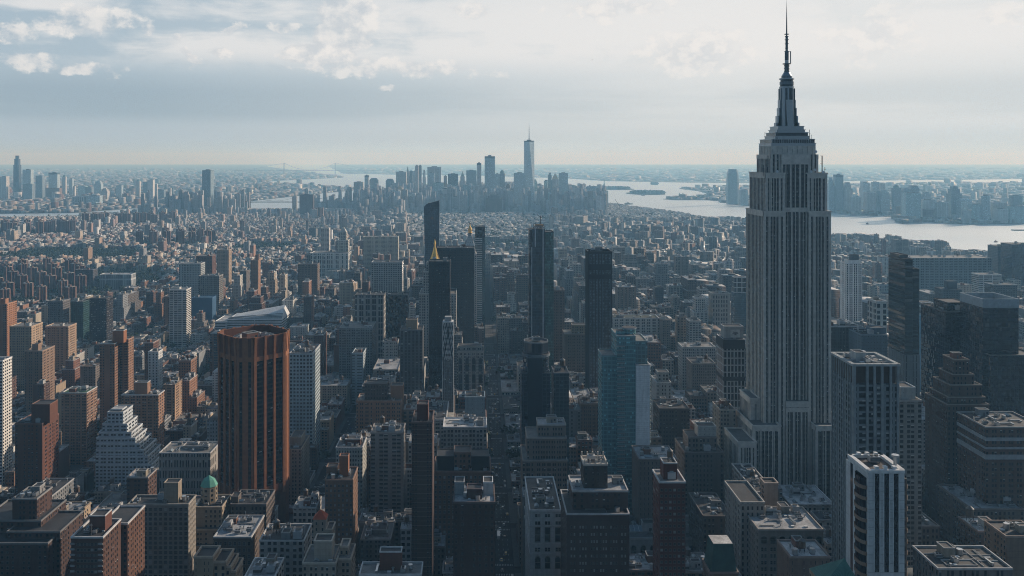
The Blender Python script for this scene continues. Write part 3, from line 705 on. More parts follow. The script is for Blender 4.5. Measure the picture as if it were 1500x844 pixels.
def pier_at(i, t, w_, out, z0, z1, flare=True):
    a, c = Vector((*P[i], 0)), Vector((*P[(i + 1) % 8], 0)); d = (c - a).normalized(); n_ = Vector((d.y, -d.x, 0)); m_ = a + (c - a) * t
    q0 = [m_ - d * w_ / 2 - n_ * .1, m_ - d * w_ / 2 + n_ * out, m_ + d * w_ / 2 + n_ * out, m_ + d * w_ / 2 - n_ * .1]
    ccw = [(v.x, v.y) for v in q0][::-1]; ar = sum(ccw[k][0] * ccw[(k + 1) % 4][1] - ccw[(k + 1) % 4][0] * ccw[k][1] for k in range(4)); ccw = ccw if ar > 0 else ccw[::-1]
    gp_.prism(ccw, z0, ZL + 2, BR, BR)
    if flare:
        q1 = [(x + n_.x * .9, y + n_.y * .9) for x, y in ccw]; gp_.frustum(ccw, ZL + 2, q1, ZT + .5, BR, BR)
for i in range(8):
    if long_[i]:
        for t, w_ in ((.035, 2.4), (.35, 2.1), (.65, 2.1), (.965, 2.4)): pier_at(i, t, w_, 1.5, ZBs - 8, ZT)
    else:
        for t, w_ in ((.06, 1.5), (.94, 1.5), (.5, 4.6)): pier_at(i, t, w_, .8, ZBs - 8, ZT)
        if i in (5, 7):
            a, c = P[i], P[(i + 1) % 8]
            for t in (.33, .67):
                mxx, myy = a[0] + (c[0] - a[0]) * t, a[1] + (c[1] - a[1]) * t
lint = b.part('lintel'); lint.prism(octo(S + 1.6, cc + .6), ZL - .5, ZL + 3.2, BR, BR, bottom=True)
b.done()
for k in range(16):
    t = 2 * pi * k / 16; b.kit('cooling_tower', cx + 15 * cos(t), cy + 15 * sin(t), ZT - 8, t, 1.0)
b.kit('bulkhead', cx - 4, cy + 3, ZT - 8, .8, 1.8); b.kit('air_unit', cx + 4, cy - 4, ZT - 8, .8, 1.6)
b.foot = [(cx - 31, cx + 31, cy - 31, cy + 31, ZT)]; reg(b, 321, 423, 488, 730, 712)

# ------------------------------------------------------------------ striped white and black tower, right foreground
b = Bld('striped_tower', 'white tower with three black window stripes and curved tan balconies in the right foreground', 'apartment tower', 162, 362, 'the white and black striped tower')
Yf = 350; X = lambda p: PX(p, Yf); zt = PZ(693, Yf); WP = St((.56, .57, .57), 6, 3.4, 0, 0, 0); TANB = St((.20, .135, .10), 3, 3.4, 0, 0, 0)
g = b.part('walls'); g.box(X(1272) - .0, X(1325), Yf, Yf + 19, 148, zt, WP, TAR)
for k in range(24): g.box(X(1272) - .03, X(1325) + .03, Yf - .03, Yf + .02, zt - 3.6 * k - .12, zt - 3.6 * k, plain((.30, .31, .32)))
for a, c in ((1281, 1288), (1295, 1302), (1309, 1316)):
    s = b.part('window_strip'); s.box(X(a), X(c), Yf - .09, Yf + .05, 150, zt - .3, St((.010, .016, .026), (X(c) - X(a)) / 2, 1.75, .9, .86, .0, 'curtain_glass'))
    for p in (a - .6, c + .6): g.box(X(p) - .18, X(p) + .18, Yf - .22, Yf + .02, 150, zt + .3, plain((.62, .63, .63)))
cr = b.part('crown')
for x0, x1, y0, y1 in ((X(1272) - .4, X(1277), Yf + .6, Yf + 19), (X(1319), X(1325) + .4, Yf + .6, Yf + 19), (X(1272), X(1325), Yf - .4, Yf + 1.4), (X(1272), X(1325), Yf + 17.6, Yf + 19)): cr.box(x0, x1, y0, y1, zt, zt + 1.2, plain((.66, .66, .65)))
for p in (1284, 1297, 1310):
    for yy in (Yf + 1.2, Yf + 17.4): cr.box(X(p), X(p + 5), yy - .3, yy + 1.5, zt + 1.2, zt + 2.2, plain((.66, .66, .65)))
pit = b.part('roof'); pit.box(X(1278.5), X(1318), Yf + 2.2, Yf + 17, zt, zt + .08, plain((.07, .055, .05), 'roofing'))
body = b.part('rear_block'); xa, xb = X(1272), X(1325)
body.box(xa + .05, xb + 1.2, Yf + .5, Yf + 21, 0, zt - 2.5, TANB.but(wf=.5, hf=.55, bay=2.6), TAR); body.box(xa + .6, xb - .6, Yf + .3, Yf + 8, 0, 148, TANB.but(wf=.45, hf=.55), TAR)
for y0, y1, s in ((11.5, 14.2, WP), (14.2, 16.6, plain((.012, .018, .028), 'clear_glass')), (16.6, 20.9, WP)): b.part('flank_panel').box(xa - .12, xa + .1, Yf + y0, Yf + y1, 0, zt - 1.5, s)
for side, cxp, bulge in ((-1, xa, 2.5), (1, xb + 1.15, 1.9)):
    arc = lambda e: [(cxp + side * (bulge - e) * sin(t), Yf + 6 - (4.8 - e) * cos(t)) for t in [pi * q_ / 12 for q_ in range(13)]]
    for k in range(12):
        z = zt - 7.0 - k * 4.4; bal = G(); o_, i_ = arc(0), arc(.45)
        if side < 0: o_, i_ = o_[::-1], i_[::-1]
        bal.prism(o_, z, z + 1.35, TANB.but(tint=(.26, .175, .125)), TANB, bottom=True); bal.prism(i_, z + 1.35, z + 4.4, plain((.014, .018, .025), 'clear_glass'), None); bal.build('balcony', b.o, b.off)
b.done(); b.kit('air_unit', X(1300), Yf + 12, zt + .1, 0, 1.3); b.kit('roof_vent', X(1322), Yf + 6, zt + 1.2, 0, 2.2)
b.foot = [(xa - 3, xb + 4, Yf, Yf + 21, zt)]; reg(b, 1238, 1333, 668, 844, Yf)

# ------------------------------------------------------------------ grey ribbed tower behind it
b = Bld('ribbed_tower', 'grey ribbed office tower with a recessed brown band under its roof, behind the striped tower', 'office tower', 212, 484, 'the grey ribbed tower')
Yf = 470; x0, x1, zt = PX(1250, Yf), PX(1316, Yf), PZ(533, Yf); zb_ = PZ(562, Yf)
RW = St((.20, .23, .24), 2.3, 3.5, .72, .66, .34)
g = b.part('walls'); g.prism(rect(x0, x1, Yf, Yf + 28), 0, zb_, RW, TAR); b.part('mechanical_band').prism(rect(x0 + 1, x1 - 1, Yf + 1, Yf + 27), zb_, zt - 1.2, St((.085, .062, .050), 2, 4, .0, .0), plain((.30, .30, .29), 'roofing'))
gp_ = b.part('pier'); PG = plain((.27, .295, .30))
piers(gp_, 'N', Yf, [(x0 + .5, 1.1), (x0 + .30 * (x1 - x0), 1.2), (x0 + .46 * (x1 - x0), 1.2), (x0 + .63 * (x1 - x0), 1.2), (x0 + .82 * (x1 - x0), 1.2), (x1 - .5, 1.1)], 0, zt, .9, PG)
piers(gp_, 'E', x0, ends(Yf, Yf + 28, 9, .8), 0, zt, .4, PG); piers(gp_, 'W', x1, ends(Yf, Yf + 28, 9, .8), 0, zt, .4, PG)
b.part('parapet').rim(rect(x0, x1, Yf, Yf + 28), zt - 1.2, zt, 1.1, plain((.36, .38, .38)), .95)
b.done(); r = random.Random(3); b.clutter(x0 + 2, x1 - 2, Yf + 2, Yf + 26, zt - 1.2, r, 7, 0, True)
g = G()
for k in range(4): a = k * pi / 2 + .5; g.bar((-1, 1, zt - .6), (-1 + 8 * cos(a), 1 + 8 * sin(a), zt - .6), .55, PALE)
link('crane_rail', g.mesh('crane_rail'), b.o); b.foot = [(x0, x1, Yf, Yf + 28, zt)]; reg(b, 1219, 1317, 512, 760, Yf)

# ------------------------------------------------------------------ slim white lattice tower
b = Bld('lattice_tower', 'slim white tower whose upper storeys are wrapped in a diamond lattice', 'apartment tower', PX(656, 950), 957, 'the slim white lattice tower')
Yf = 950; x0, x1 = PX(648.5, Yf), PX(664, Yf); zt = PZ(472, Yf); zl = PZ(528, Yf); LW = plain((.62, .62, .61))
b.tier(x0 + .3, x1 - .3, Yf + .3, Yf + 12, 0, zt - 1, St((.045, .055, .065), 1.6, 3.4, .8, .8, .05), TAR, 0); W_ = x1 - x0
lat = b.part('lattice')
for k in range(6):
    xx = x0 + .25 + (W_ - .5) * k / 5; lat.box(xx - .27, xx + .27, Yf - .35, Yf + .35, 0, zl, LW); lat.box(xx - .0 - .2, xx + .2, Yf - .2, Yf + .35, zl, zt, LW) if k in (0, 5) else None
    yy = Yf + .25 + 11.5 * k / 5; lat.box(x1 - .35, x1 + .35, yy - .27, yy + .27, 0, zl, LW); lat.box(x0 - .35, x0 + .35, yy - .27, yy + .27, 0, zl, LW)
per = (zt - zl) / 3.5
for k in range(5):
    for s in (-1, 1):
        prev = None
        for q_ in range(57):
            z = zl + (zt - zl) * q_ / 56; t = k + s * (q_ / 56 * 3.5)
            t = abs((t % 10) - 0); t = t if t <= 5 else 10 - t
            for (ax, o) in (('N', 0), ('E', 1), ('W', 2)):
                pt = (x0 + W_ * t / 5, Yf - .1, z) if ax == 'N' else ((x0 - .1 if ax == 'E' else x1 + .1), Yf + 12 * t / 5, z)
                if prev: lat.bar(prev[o], pt, .24, LW)
                if o == 0: cur = [pt]
                else: cur.append(pt)
            prev = cur
b.part('crown').box(x0, x1, Yf - .3, Yf + 12.2, zt - 1, zt + .4, LW); b.part('crown').box(x0 + 2, x1 - 2, Yf + 2, Yf + 10, zt + .4, PZ(465, Yf), plain((.34, .35, .36)))
b.done(); b.foot = [(x0, x1, Yf, Yf + 12, zt)]; reg(b, 648, 665, 463, 612, Yf)

# ------------------------------------------------------------------ white stepped apartment house
b = Bld('stepped_apartments', 'white apartment house stepping down to the right in many terraces', 'apartment building', -325, 800, 'the white stepped apartment house')
Yf = 790; ZW = St((.46, .50, .53), 3.3, 3.1, .62, .48, .10)
for k, (p0, p1, py) in enumerate(((155, 178, 605), (148, 184, 622), (143, 191, 634), (140, 197, 642), (140, 203, 650), (140, 210, 659), (140, 216, 668), (140, 222, 680))):
    b.tier(PX(p0, Yf), PX(p1, Yf), Yf + .5 * (7 - k), Yf + 26 + k * 1.2, 0, PZ(py, Yf), ZW, GRAV, 1.0, plain((.55, .58, .60)), part='setback')
b.part('penthouse').box(PX(157, Yf), PX(174, Yf), Yf + 8, Yf + 18, PZ(605, Yf), PZ(599, Yf + 8), ZW.but(wf=0), SILV)
b.done(); reg(b, 140, 218, 600, 690, Yf)

# ------------------------------------------------------------------ teal glass tower with a white end wall
b = Bld('teal_tower', 'teal glass apartment tower with a round rooftop drum and a blank white end wall', 'apartment tower', PX(917, 690), 705, 'the teal glass tower with the white end wall')
Yf = 690; X = lambda p, y=690: PX(p, y)
TL = St((.11, .235, .25), 1.5, 3.25, .84, .72, .12, 'curtain_glass')
b.tier(X(883), X(904), Yf + 6, Yf + 28, 0, PZ(520, Yf + 6), TL, GRAV, 1.0, plain((.25, .32, .34)), part='glass_wing')
b.tier(X(904), X(931), Yf, Yf + 30, 0, PZ(492, Yf), TL, GRAV, .6, plain((.25, .32, .34)), part='glass_wing')
b.tier(X(931), X(949), Yf + 2, Yf + 30, PZ(545, Yf), PZ(500, Yf), TL.but(tint=(.10, .17, .18)), GRAV, .6, plain((.3, .36, .38)), part='glass_wing')
WW = St((.56, .56, .54), 6, 1.62, .985, .94, 0); b.tier(X(931), X(951), Yf - 3, Yf + 24, 0, PZ(534, Yf - 3), St((.74, .745, .735), 40, 3.25, 0, 0, 0), plain((.05, .07, .04), 'foliage'), 1.0, plain((.5, .5, .49)), part='end_wall')
for k in range(40): b.part('end_wall').box(X(931) - .02, X(951) + .02, Yf - 3.02, Yf - 2.9, PZ(534, Yf) - 3.25 * k - 2.2, PZ(534, Yf) - 3.25 * k - 2.1, plain((.40, .40, .39)))
b.part('rooftop_drum').cyl(X(926), Yf + 14, 5.2, PZ(492, Yf) - 1, PZ(481, Yf + 14), TL, TAR, 20); b.part('rooftop_drum').cyl(X(926), Yf + 14, 5.9, PZ(481, Yf + 14), PZ(479, Yf + 14), plain((.35, .38, .4)), TAR, 20); b.part('rooftop_drum').cyl(X(913), Yf + 12, 4, PZ(492, Yf) - 1, PZ(484, Yf + 12), TL, TAR, 18)
b.done(); zt = PZ(534, Yf - 3)
for k in range(34):
    z = zt - 4 - k * 3.25
    g = G(); g.box(0, 1.7, 0, 6, 0, .25, plain((.5, .5, .48)), bottom=True); g.box(1.62, 1.7, 0, 6, .25, 1.2, plain((.18, .24, .25), 'clear_glass')); g.box(0, 1.7, -.06, .02, .25, 1.2, plain((.18, .24, .25), 'clear_glass'))
    if k == 0: bal = g.mesh('balcony')
    link('balcony', bal, b.o, (X(951) - b.off[0], Yf + 1 - b.off[1], z))
    link('balcony', bal, b.o, (X(904) - b.off[0], Yf - b.off[1] - .2, PZ(500, Yf) - 4 - k * 3.25), pi / 2 * -1)
b.foot = [(X(883), X(953), Yf - 3, Yf + 30, 150)]; reg(b, 882, 957, 480, 668, Yf)

# ------------------------------------------------------------------ blue-black tower with the drum crown
b = Bld('dark_glass_tower', 'blue-black glass tower with a round rooftop crown and a central dark shaft', 'hotel tower', PX(787, 760), 775, 'the blue-black tower with the drum crown')
Yf = 760; NG = St((.014, .028, .045), 1.6, 3.4, .86, .76, .10, 'curtain_glass')
b.tier(PX(764, Yf), PX(806, Yf), Yf, Yf + 26, 0, PZ(546, Yf), NG, TAR, 1, plain((.10, .12, .14))); b.tier(PX(773, Yf), PX(794, Yf), Yf - 3, Yf + 18, 0, PZ(522, Yf), St((.016, .022, .034), 20, 3.4, 0, 0, 0), TAR, 1, plain((.10, .12, .14)), part='lift_shaft')
b.tier(PX(811, Yf), PX(833, Yf), Yf - 2, Yf + 22, 0, PZ(545, Yf), NG.but(tint=(.03, .05, .06)), TAR, 1, plain((.12, .14, .16)), part='side_wing', roofpart='wing_roof')
ccx, ccy = PX(785, Yf + 14), Yf + 14; cw = b.part('crown'); cw.cyl(ccx, ccy, 11.5, PZ(546, Yf) - 1, PZ(520, Yf + 14), NG, TAR, 24); cw.cyl(ccx, ccy, 12.3, PZ(520, Yf + 14), PZ(516, Yf + 14), plain((.16, .18, .20)), TAR, 24)
cw.prism(ring(ccx, ccy, 11.2, 8, .39), PZ(516, Yf + 14), PZ(500, Yf + 14), St((.03, .038, .05), 3, 8, .9, .9, 0, 'curtain_glass'), TAR); b.part('parapet').rim(ring(ccx, ccy, 11.2, 8, .39), PZ(500, Yf + 14), PZ(498, Yf + 14), .5, plain((.2, .22, .24)), .2)
b.done(); b.kit('water_tank', PX(826, Yf), Yf + 12, PZ(545, Yf) - 1, 0, 1.2); b.kit('bulkhead', PX(818, Yf), Yf + 9, PZ(545, Yf) - 1, 0, .8, 2); b.kit('air_unit', ccx, ccy, PZ(500, Yf + 14), .3, 2.0)
b.foot = [(PX(764, Yf), PX(834, Yf), Yf - 3, Yf + 30, 160)]; reg(b, 763, 834, 498, 640, Yf)

# ------------------------------------------------------------------ slender glass tower with two white ribs
b = Bld('ribbed_glass_tower', 'slender dark glass tower with two white vertical ribs and an unfinished crane-topped crown', 'apartment tower', PX(793, 1050), 1062, 'the glass tower with two white ribs')
Yf = 1050; zt = PZ(336, Yf)
b.tier(PX(779, Yf), PX(798, Yf), Yf, Yf + 26, 0, zt, St((.02, .035, .05), 1.7, 3.7, .84, .8, .06, 'curtain_glass'), TAR, 0); b.tier(PX(798, Yf + 3), PX(811, Yf + 3), Yf + 3, Yf + 26, 0, PZ(340, Yf), St((.045, .10, .095), 1.6, 3.7, .86, .78, .18, 'curtain_glass'), TAR, .8, plain((.06, .07, .08)), part='glass_wing')
b.tier(PX(775.5, Yf), PX(779, Yf), Yf + 2, Yf + 26, 0, PZ(337, Yf), DKGL, TAR, 0)
rb = b.part('rib')
for p, z in ((784, zt + 2), (795.5, zt + 2)): rb.box(PX(p, Yf) - .55, PX(p, Yf) + .55, Yf - .8, Yf + .2, 0 if p > 790 else PZ(362, Yf), z, plain((.60, .62, .64)))
rb.box(PX(779, Yf) - .4, PX(779, Yf) + .4, Yf - .7, Yf + .2, 0, PZ(362, Yf), plain((.60, .62, .64)))
cw = b.part('crown')
for k in range(6): xx = PX(782, Yf) + k * 2.4; cw.box(xx, xx + .5, Yf + .2, Yf + .7, zt, zt + 5 + (k % 2) * 2, DKMET); cw.box(xx, xx + .5, Yf + 12, Yf + 12.5, zt, zt + 6, DKMET)
cw.box(PX(782, Yf), PX(798, Yf), Yf + 1, Yf + 14, zt + 2.6, zt + 3.1, plain((.3, .3, .3)), bottom=True); cw.box(PX(785, Yf), PX(796, Yf), Yf + 3, Yf + 10, zt + 3.1, zt + 5.6, plain((.35, .22, .12)))
b.done(); g = G(); g.bar((0, 4, zt), (0, 4, zt + 15), .4, DKMET); g.bar((0, 4, zt + 13), (-4.5, 4, zt + 17), .25, DKMET); g.bar((0, 4, zt + 13), (2.5, 4, zt + 14), .35, DKMET); link('crane', g.mesh('crane'), b.o)
b.foot = [(PX(775, Yf), PX(812, Yf), Yf, Yf + 28, zt)]; reg(b, 775, 812, 330, 496, Yf)

# ------------------------------------------------------------------ black lattice-fronted tower
b = Bld('black_grid_tower', 'black framed glass tower with two blank bands across its upper storeys', 'apartment tower', PX(879, 1000), 1012, 'the black framed glass tower')
Yf = 1000; x0, x1, zt = PX(862, Yf), PX(896, Yf), PZ(370, Yf); BK = plain((.012, .013, .016), 'painted')
g = b.part('walls'); g.prism(rect(x0, x1, Yf, Yf + 24), 0, zt, St((.07, .085, .10), 1.45, 3.4, .82, .82, .30, 'curtain_glass'), TAR)
fr = b.part('frame'); W_ = x1 - x0
piers(fr, 'N', Yf, ends(x0, x1, 7, 1.1), 0, zt + 1, .7, BK); piers(fr, 'E', x0, ends(Yf, Yf + 24, 6, 1.1), 0, zt + 1, .7, BK); piers(fr, 'W', x1, ends(Yf, Yf + 24, 6, 1.1), 0, zt + 1, .7, BK)
for pa, pb in ((387, 396), (402, 409), (370, 372)): fr.box(x0 - .4, x1 + .4, Yf - .45, Yf + 24.4, PZ(pb, Yf), PZ(pa, Yf), BK, bottom=True)
b.part('parapet').rim(rect(x0, x1, Yf, Yf + 24), zt, zt + 1.4, .5, BK, .72); b.done(); b.kit('bulkhead', (x0 + x1) / 2, Yf + 12, zt, 0, 1.3, 2); b.kit('cooling_tower', x0 + 6, Yf + 8, zt)
b.foot = [(x0, x1, Yf, Yf + 24, zt)]; reg(b, 861, 897, 368, 532, Yf)

# ------------------------------------------------------------------ slender towers round the gilded roofs
b = Bld('slab_tower', 'slender black tower with white storey bands below a plain black cap', 'apartment tower', PX(704, 1530), 1540, 'the slender black-capped banded tower')
Yf = 1530; x0, x1 = PX(696, Yf), PX(710.5, Yf)
b.tier(x0, x1, Yf, Yf + 22, PZ(348, Yf), PZ(332, Yf), BLAK.but(wf=.9, hf=.8, mat='curtain_glass'), TAR, .6, DKMET, part='cap'); g = b.part('walls'); g.prism(rect(x0, x1, Yf, Yf + 22), 0, PZ(348, Yf), DKGL.but(tint=(.035, .07, .085)), None)
fl = b.part('balcony_band')
for k in range(44): z = PZ(349, Yf) - k * 3.7; fl.box(x0 - .6, x1 - 5, Yf - .7, Yf + 10, z - 1.0, z, plain((.50, .52, .53)), bottom=True)
b.done(); reg(b, 696, 711, 332, 480, Yf)
b = Bld('wedge_tower', 'dark blue glass tower with a slanted roofline rising to the right', 'apartment tower', PX(632, 1610), 1622, 'the slant-roofed blue glass tower')
Yf = 1610; x0, x1 = PX(621, Yf), PX(643.5, Yf); g = b.part('walls'); q0, q1 = rect(x0 + 3.5, x1 - 2, Yf, Yf + 26), rect(x0, x1, Yf, Yf + 26)
g.frustum(q0, 0, q1, PZ(303, Yf), NAVY.but(tint=(.018, .038, .062)))
z0_, z1_ = PZ(303, Yf), PZ(294, Yf); ns = NAVY.but(tint=(.014, .03, .05))
g.face([(x0, Yf, z0_), (x1, Yf, z0_), (x1, Yf, z1_), (x0 + 5, Yf, z0_ + 5)], ns, [(0, 0), (28, 0), (28, 11), (5, 5)]); g.face([(x1, Yf, z0_), (x1, Yf + 26, z0_), (x1, Yf + 26, z1_), (x1, Yf, z1_)], ns, [(0, 0), (26, 0), (26, 11), (0, 11)])
g.face([(x0, Yf, z0_), (x0 + 5, Yf, z0_ + 5), (x1, Yf, z1_), (x1, Yf + 26, z1_), (x0, Yf + 26, z0_)], TAR)
b.done(); b.foot = [(x0, x1, Yf, Yf + 26, 230)]; b.kit('air_unit', x0 + 9, Yf + 8, z0_ + 4, 0, 1.5); reg(b, 620, 644, 294, 470, Yf)
b = Bld('gold_pyramid_tower', 'grey stone tower with a gilded octagonal pyramid roof behind the dark bronze tower', 'tower', PX(638, 1240), 1262, 'the gilded pyramid')
Yf = 1240; GOLD = plain((.75, .44, .12), 'gilding'); cx2, cy2 = PX(637, Yf + 20), Yf + 20
b.tier(PX(614, Yf), PX(668, Yf), Yf, Yf + 50, 0, PZ(430, Yf), STON, GRAV); b.tier(PX(620, Yf), PX(655, Yf), Yf + 4, Yf + 40, PZ(430, Yf), PZ(398, Yf), STON, GRAV, part='upper_stage'); b.tier(PX(624, Yf), PX(651, Yf), Yf + 8, Yf + 32, PZ(398, Yf), PZ(386, Yf), STON, GRAV, part='upper_stage')
g = b.part('gilded_roof'); zb2 = PZ(388, Yf + 20); g.frustum(ring(cx2, cy2, 10.5, 8, .39), zb2, ring(cx2, cy2, 4.2, 8, .39), zb2 + 16, GOLD); g.frustum(ring(cx2, cy2, 4.2, 8, .39), zb2 + 16, ring(cx2, cy2, 1.7, 8, .39), zb2 + 26, GOLD, GOLD)
for k in range(8): t = .39 + k * pi / 4; g.bar((cx2 + 10.4 * cos(t), cy2 + 10.4 * sin(t), zb2), (cx2 + 4.3 * cos(t), cy2 + 4.3 * sin(t), zb2 + 16), .3, plain((.5, .27, .07), 'gilding'))
ln = b.part('lantern'); ln.cyl(cx2, cy2, 1.5, zb2 + 26, zb2 + 30, GOLD, GOLD, 8); ln.cone(cx2, cy2, 1.8, zb2 + 30, zb2 + 37, GOLD, 8)
b.done(); reg(b, 620, 652, 358, 400, Yf)
b = Bld('clock_tower', 'pale stone tower with a steep pyramid roof and a gilded lantern on top', 'tower', PX(688.5, 1490), 1502, 'the gold-lanterned clock tower')
Yf = 1490; cx3, cy3 = PX(688.5, Yf + 12), Yf + 12; b.tier(cx3 - 11.5, cx3 + 11.5, Yf, Yf + 24, 0, PZ(372, Yf), STON.but(tint=(.48, .46, .43)), GRAV); g = b.part('pyramid_roof'); zz = PZ(372, Yf) - 1
g.frustum(rect(cx3 - 10, cx3 + 10, cy3 - 10, cy3 + 10), zz, rect(cx3 - 4, cx3 + 4, cy3 - 4, cy3 + 4), PZ(346, Yf + 12), St((.45, .45, .44), 3.2, 4.2, .25, .35, 0), TAR)
ln = b.part('lantern'); za = PZ(346, Yf + 12); ln.cyl(cx3, cy3, 3.3, za, za + 5.5, STON, STON, 8); ln.cyl(cx3, cy3, 4.0, za + 5.5, za + 6.3, GOLD, GOLD, 8); ln.cyl(cx3, cy3, 2.8, za + 6.3, za + 11, GOLD, None, 8, 2.9); ln.frustum(ring(cx3, cy3, 3.4, 10), za + 11, ring(cx3, cy3, 2.2, 10), za + 14.5, GOLD); ln.frustum(ring(cx3, cy3, 2.2, 10), za + 14.5, ring(cx3, cy3, .5, 10), za + 18, GOLD); ln.cone(cx3, cy3, .6, za + 18, za + 24, GOLD, 6)
b.done(); reg(b, 680, 697, 322, 366, Yf)

# ------------------------------------------------------------------ dark stepped glass tower, right
b = Bld('stepped_glass_tower', 'dark green-black glass tower with stepped top and pale storey lines on a concrete base', 'office tower', PX(1324, 930), 950, 'the stepped dark glass tower')
Yf = 930; X = lambda p: PX(p, Yf); SG = St((.012, .020, .024), 30, 3.9, 1.0, .72, .02, 'curtain_glass')
b.tier(X(1326), X(1337), Yf, Yf + 38, PZ(520, Yf), PZ(379, Yf), SG, TAR, .8, DKMET, part='walls'); b.tier(X(1337), X(1348), Yf + 2, Yf + 34, PZ(520, Yf), PZ(394, Yf), SG, TAR, .8, DKMET, part='walls'); b.tier(X(1326) - .0, X(1338), Yf + 12, Yf + 34, PZ(379, Yf), PZ(373, Yf + 12), SG, TAR, .8, DKMET, part='cap')
b.tier(X(1326), X(1348), Yf + 1, Yf + 38, 0, PZ(520, Yf), St((.17, .19, .20), 6, 8, .12, .9, 0), TAR, 0, part='concrete_base'); b.done(); reg(b, 1300, 1349, 373, 560, Yf)
b = Bld('stepped_brick_tower', 'dark brown brick tower rising in narrow setbacks between two dark glass towers', 'tower', PX(1420, 640), 655, 'the dark stepped brick tower')
Yf = 640; DB = BRN.but(tint=(.085, .062, .052), wf=.36)
for p0, p1, py, dy, part in ((1388, 1449, 592, 0, 'walls'), (1393, 1447, 583, 3, 'setback'), (1397, 1444, 566, 5, 'setback'), (1404, 1436, 552, 8, 'setback'), (1409, 1431, 531, 10, 'setback')): b.tier(PX(p0, Yf), PX(p1, Yf), Yf + dy, Yf + 32 - dy * .6, 0 if part == 'walls' else PZ(592, Yf), PZ(py, Yf), DB, TAR, .8, plain((.22, .19, .17)), part=part)
b.done(); b.kit('bulkhead', PX(1420, Yf), Yf + 18, PZ(531, Yf) - .8, 0, 1.1, 0); reg(b, 1388, 1450, 527, 640, Yf)

# ------------------------------------------------------------------ campus hall with the sloping white metal roof
b = Bld('white_roofed_hall', 'long building with tiers of white metal roof sloping up to the right', 'campus building', PX(370, 1450), 1480, 'the white metal-roofed hall')
Yf = 1450; X = lambda p: PX(p, Yf); WM = St((.60, .62, .63), 40, 2.2, 1, .82, 0); WM2 = plain((.62, .64, .65))
g = b.part('walls'); g.prism(rect(X(333), X(413), Yf, Yf + 60), 0, PZ(468, Yf), St((.56, .58, .59), 40, 4.0, 1.0, .38, 0), None)
rf = b.part('metal_roof'); za, zb3, zc = PZ(468, Yf), PZ(464, Yf + 18), PZ(451, Yf + 45)
rf.face([(X(333), Yf, za), (X(413), Yf, za), (X(411), Yf + 18, zb3 + 6), (X(336), Yf + 18, zb3 - 2)], WM2); rf.face([(X(336), Yf + 18, zb3 - 2), (X(411), Yf + 18, zb3 + 6), (X(408), Yf + 50, zc + 4), (X(340), Yf + 50, zc - 10)], WM2)
rf.face([(X(413), Yf, za), (X(413), Yf + 60, za), (X(408), Yf + 50, zc + 4), (X(411), Yf + 18, zb3 + 6)], WM2); rf.face([(X(333), Yf + 60, za), (X(333), Yf, za), (X(336), Yf + 18, zb3 - 2), (X(340), Yf + 50, zc - 10)], WM2); rf.face([(X(413), Yf + 60, za), (X(333), Yf + 60, za), (X(340), Yf + 50, zc - 10), (X(408), Yf + 50, zc + 4)], WM2)
for k in range(1, 26):
    t = k / 26; A = Vector((X(336) + (X(411) - X(336)) * t, Yf + 18, zb3 - 2 + 8 * t + .15)); B = Vector((X(340) + (X(408) - X(340)) * t, Yf + 50, zc - 10 + 14 * t + .15)); rf.bar(A, B, .16, plain((.50, .52, .54)))
for k in range(1, 5):
    z = za + .4 + k * .25; rf.bar((X(333) + .6 * k, Yf + 3.2 * k - .4, z), (X(413) - .3 * k, Yf + 3.2 * k - .4, z + k * 1.6), .5, plain((.16, .18, .20)))
b.tier(X(316), X(333), Yf - 4, Yf + 50, 0, PZ(470, Yf), St((.50, .52, .53), 40, 4.2, 1.0, .45, 0), SILV); b.done(); reg(b, 316, 414, 448, 486, Yf)
# ------------------------------------------------------------------ the other buildings one can pick out, front to back
W = lambda c: plain((c, c, c))
# --- left foreground
hero('brick_tower', 'tall red brick tower with a square brick penthouse and sunlit right flank, lower left', 'apartment tower', 'the red brick tower at lower left', 22, 62, 620, 740, 29, DRED.but(tint=(.13, .055, .036)), TAR, 740, 3, 0, [(46, 73, 592, 4, 14)])
hero('balcony_tower', 'sunlit white tower with stacked balconies cut by the left picture edge', 'apartment tower', 'the white balcony tower at the left edge', -40, 4, 528, 800, 16, WHIT.but(tint=(.62, .60, .56), bay=3.0, fl=2.9, wf=.62, hf=.5), GRAV, 690, 2, .3)
b = hero('apartment_tower', 'brown brick apartment slab with a bright green roof terrace', 'apartment tower', 'the green-roofed brick slab', 90, 127, 575, 900, 25, RED.but(tint=(.27, .165, .115), lit=.3, wf=.6, hf=.58), plain((.05, .13, .06), 'roofing'), 660, 2, 0, cop=W(.5))
b = hero('twin_slab_tower', 'tall brown brick slab tower of two linked shafts with a pale roof edge', 'apartment tower', 'the twin-shaft brick tower', 146, 168, 503, 970, 14, RED.but(tint=(.24, .135, .09), wf=.55), GRAV, 610, 2, 0, [(165, 181, 484, 6, 9, ORNG.but(wf=0))], cop=W(.55))
b.tier(PX(170, 985), PX(188, 985), 985, 1000, 0, PZ(497, 985), ORNG.but(tint=(.26, .15, .10), wf=.55), GRAV, 1, part='rear_shaft', roofpart='rear_roof'); b.done()
b = hero('apartment_tower', 'brick apartment tower with rows of pale windows left of the octagonal brown tower', 'apartment tower', 'the pale-windowed brick tower', 178, 232, 578, 870, 17, ORNG.but(tint=(.29, .17, .115), lit=.35, wf=.58, hf=.55), GRAV, 655, 3, .2, [(197, 216, 560, 4, 8)], cop=W(.5))
b = hero('grid_apartments', 'wide beige grid-fronted apartment block with lone rooftop tank house at lower left', 'apartment building', 'the wide beige grid block', 187, 276, 738, 560, 15, BEIG.but(tint=(.24, .215, .185), wf=0, bay=3), TAR, 844, 7, 0, [(240, 261, 707, 4, 7, BEIG.but(tint=(.27, .22, .17), wf=0))])
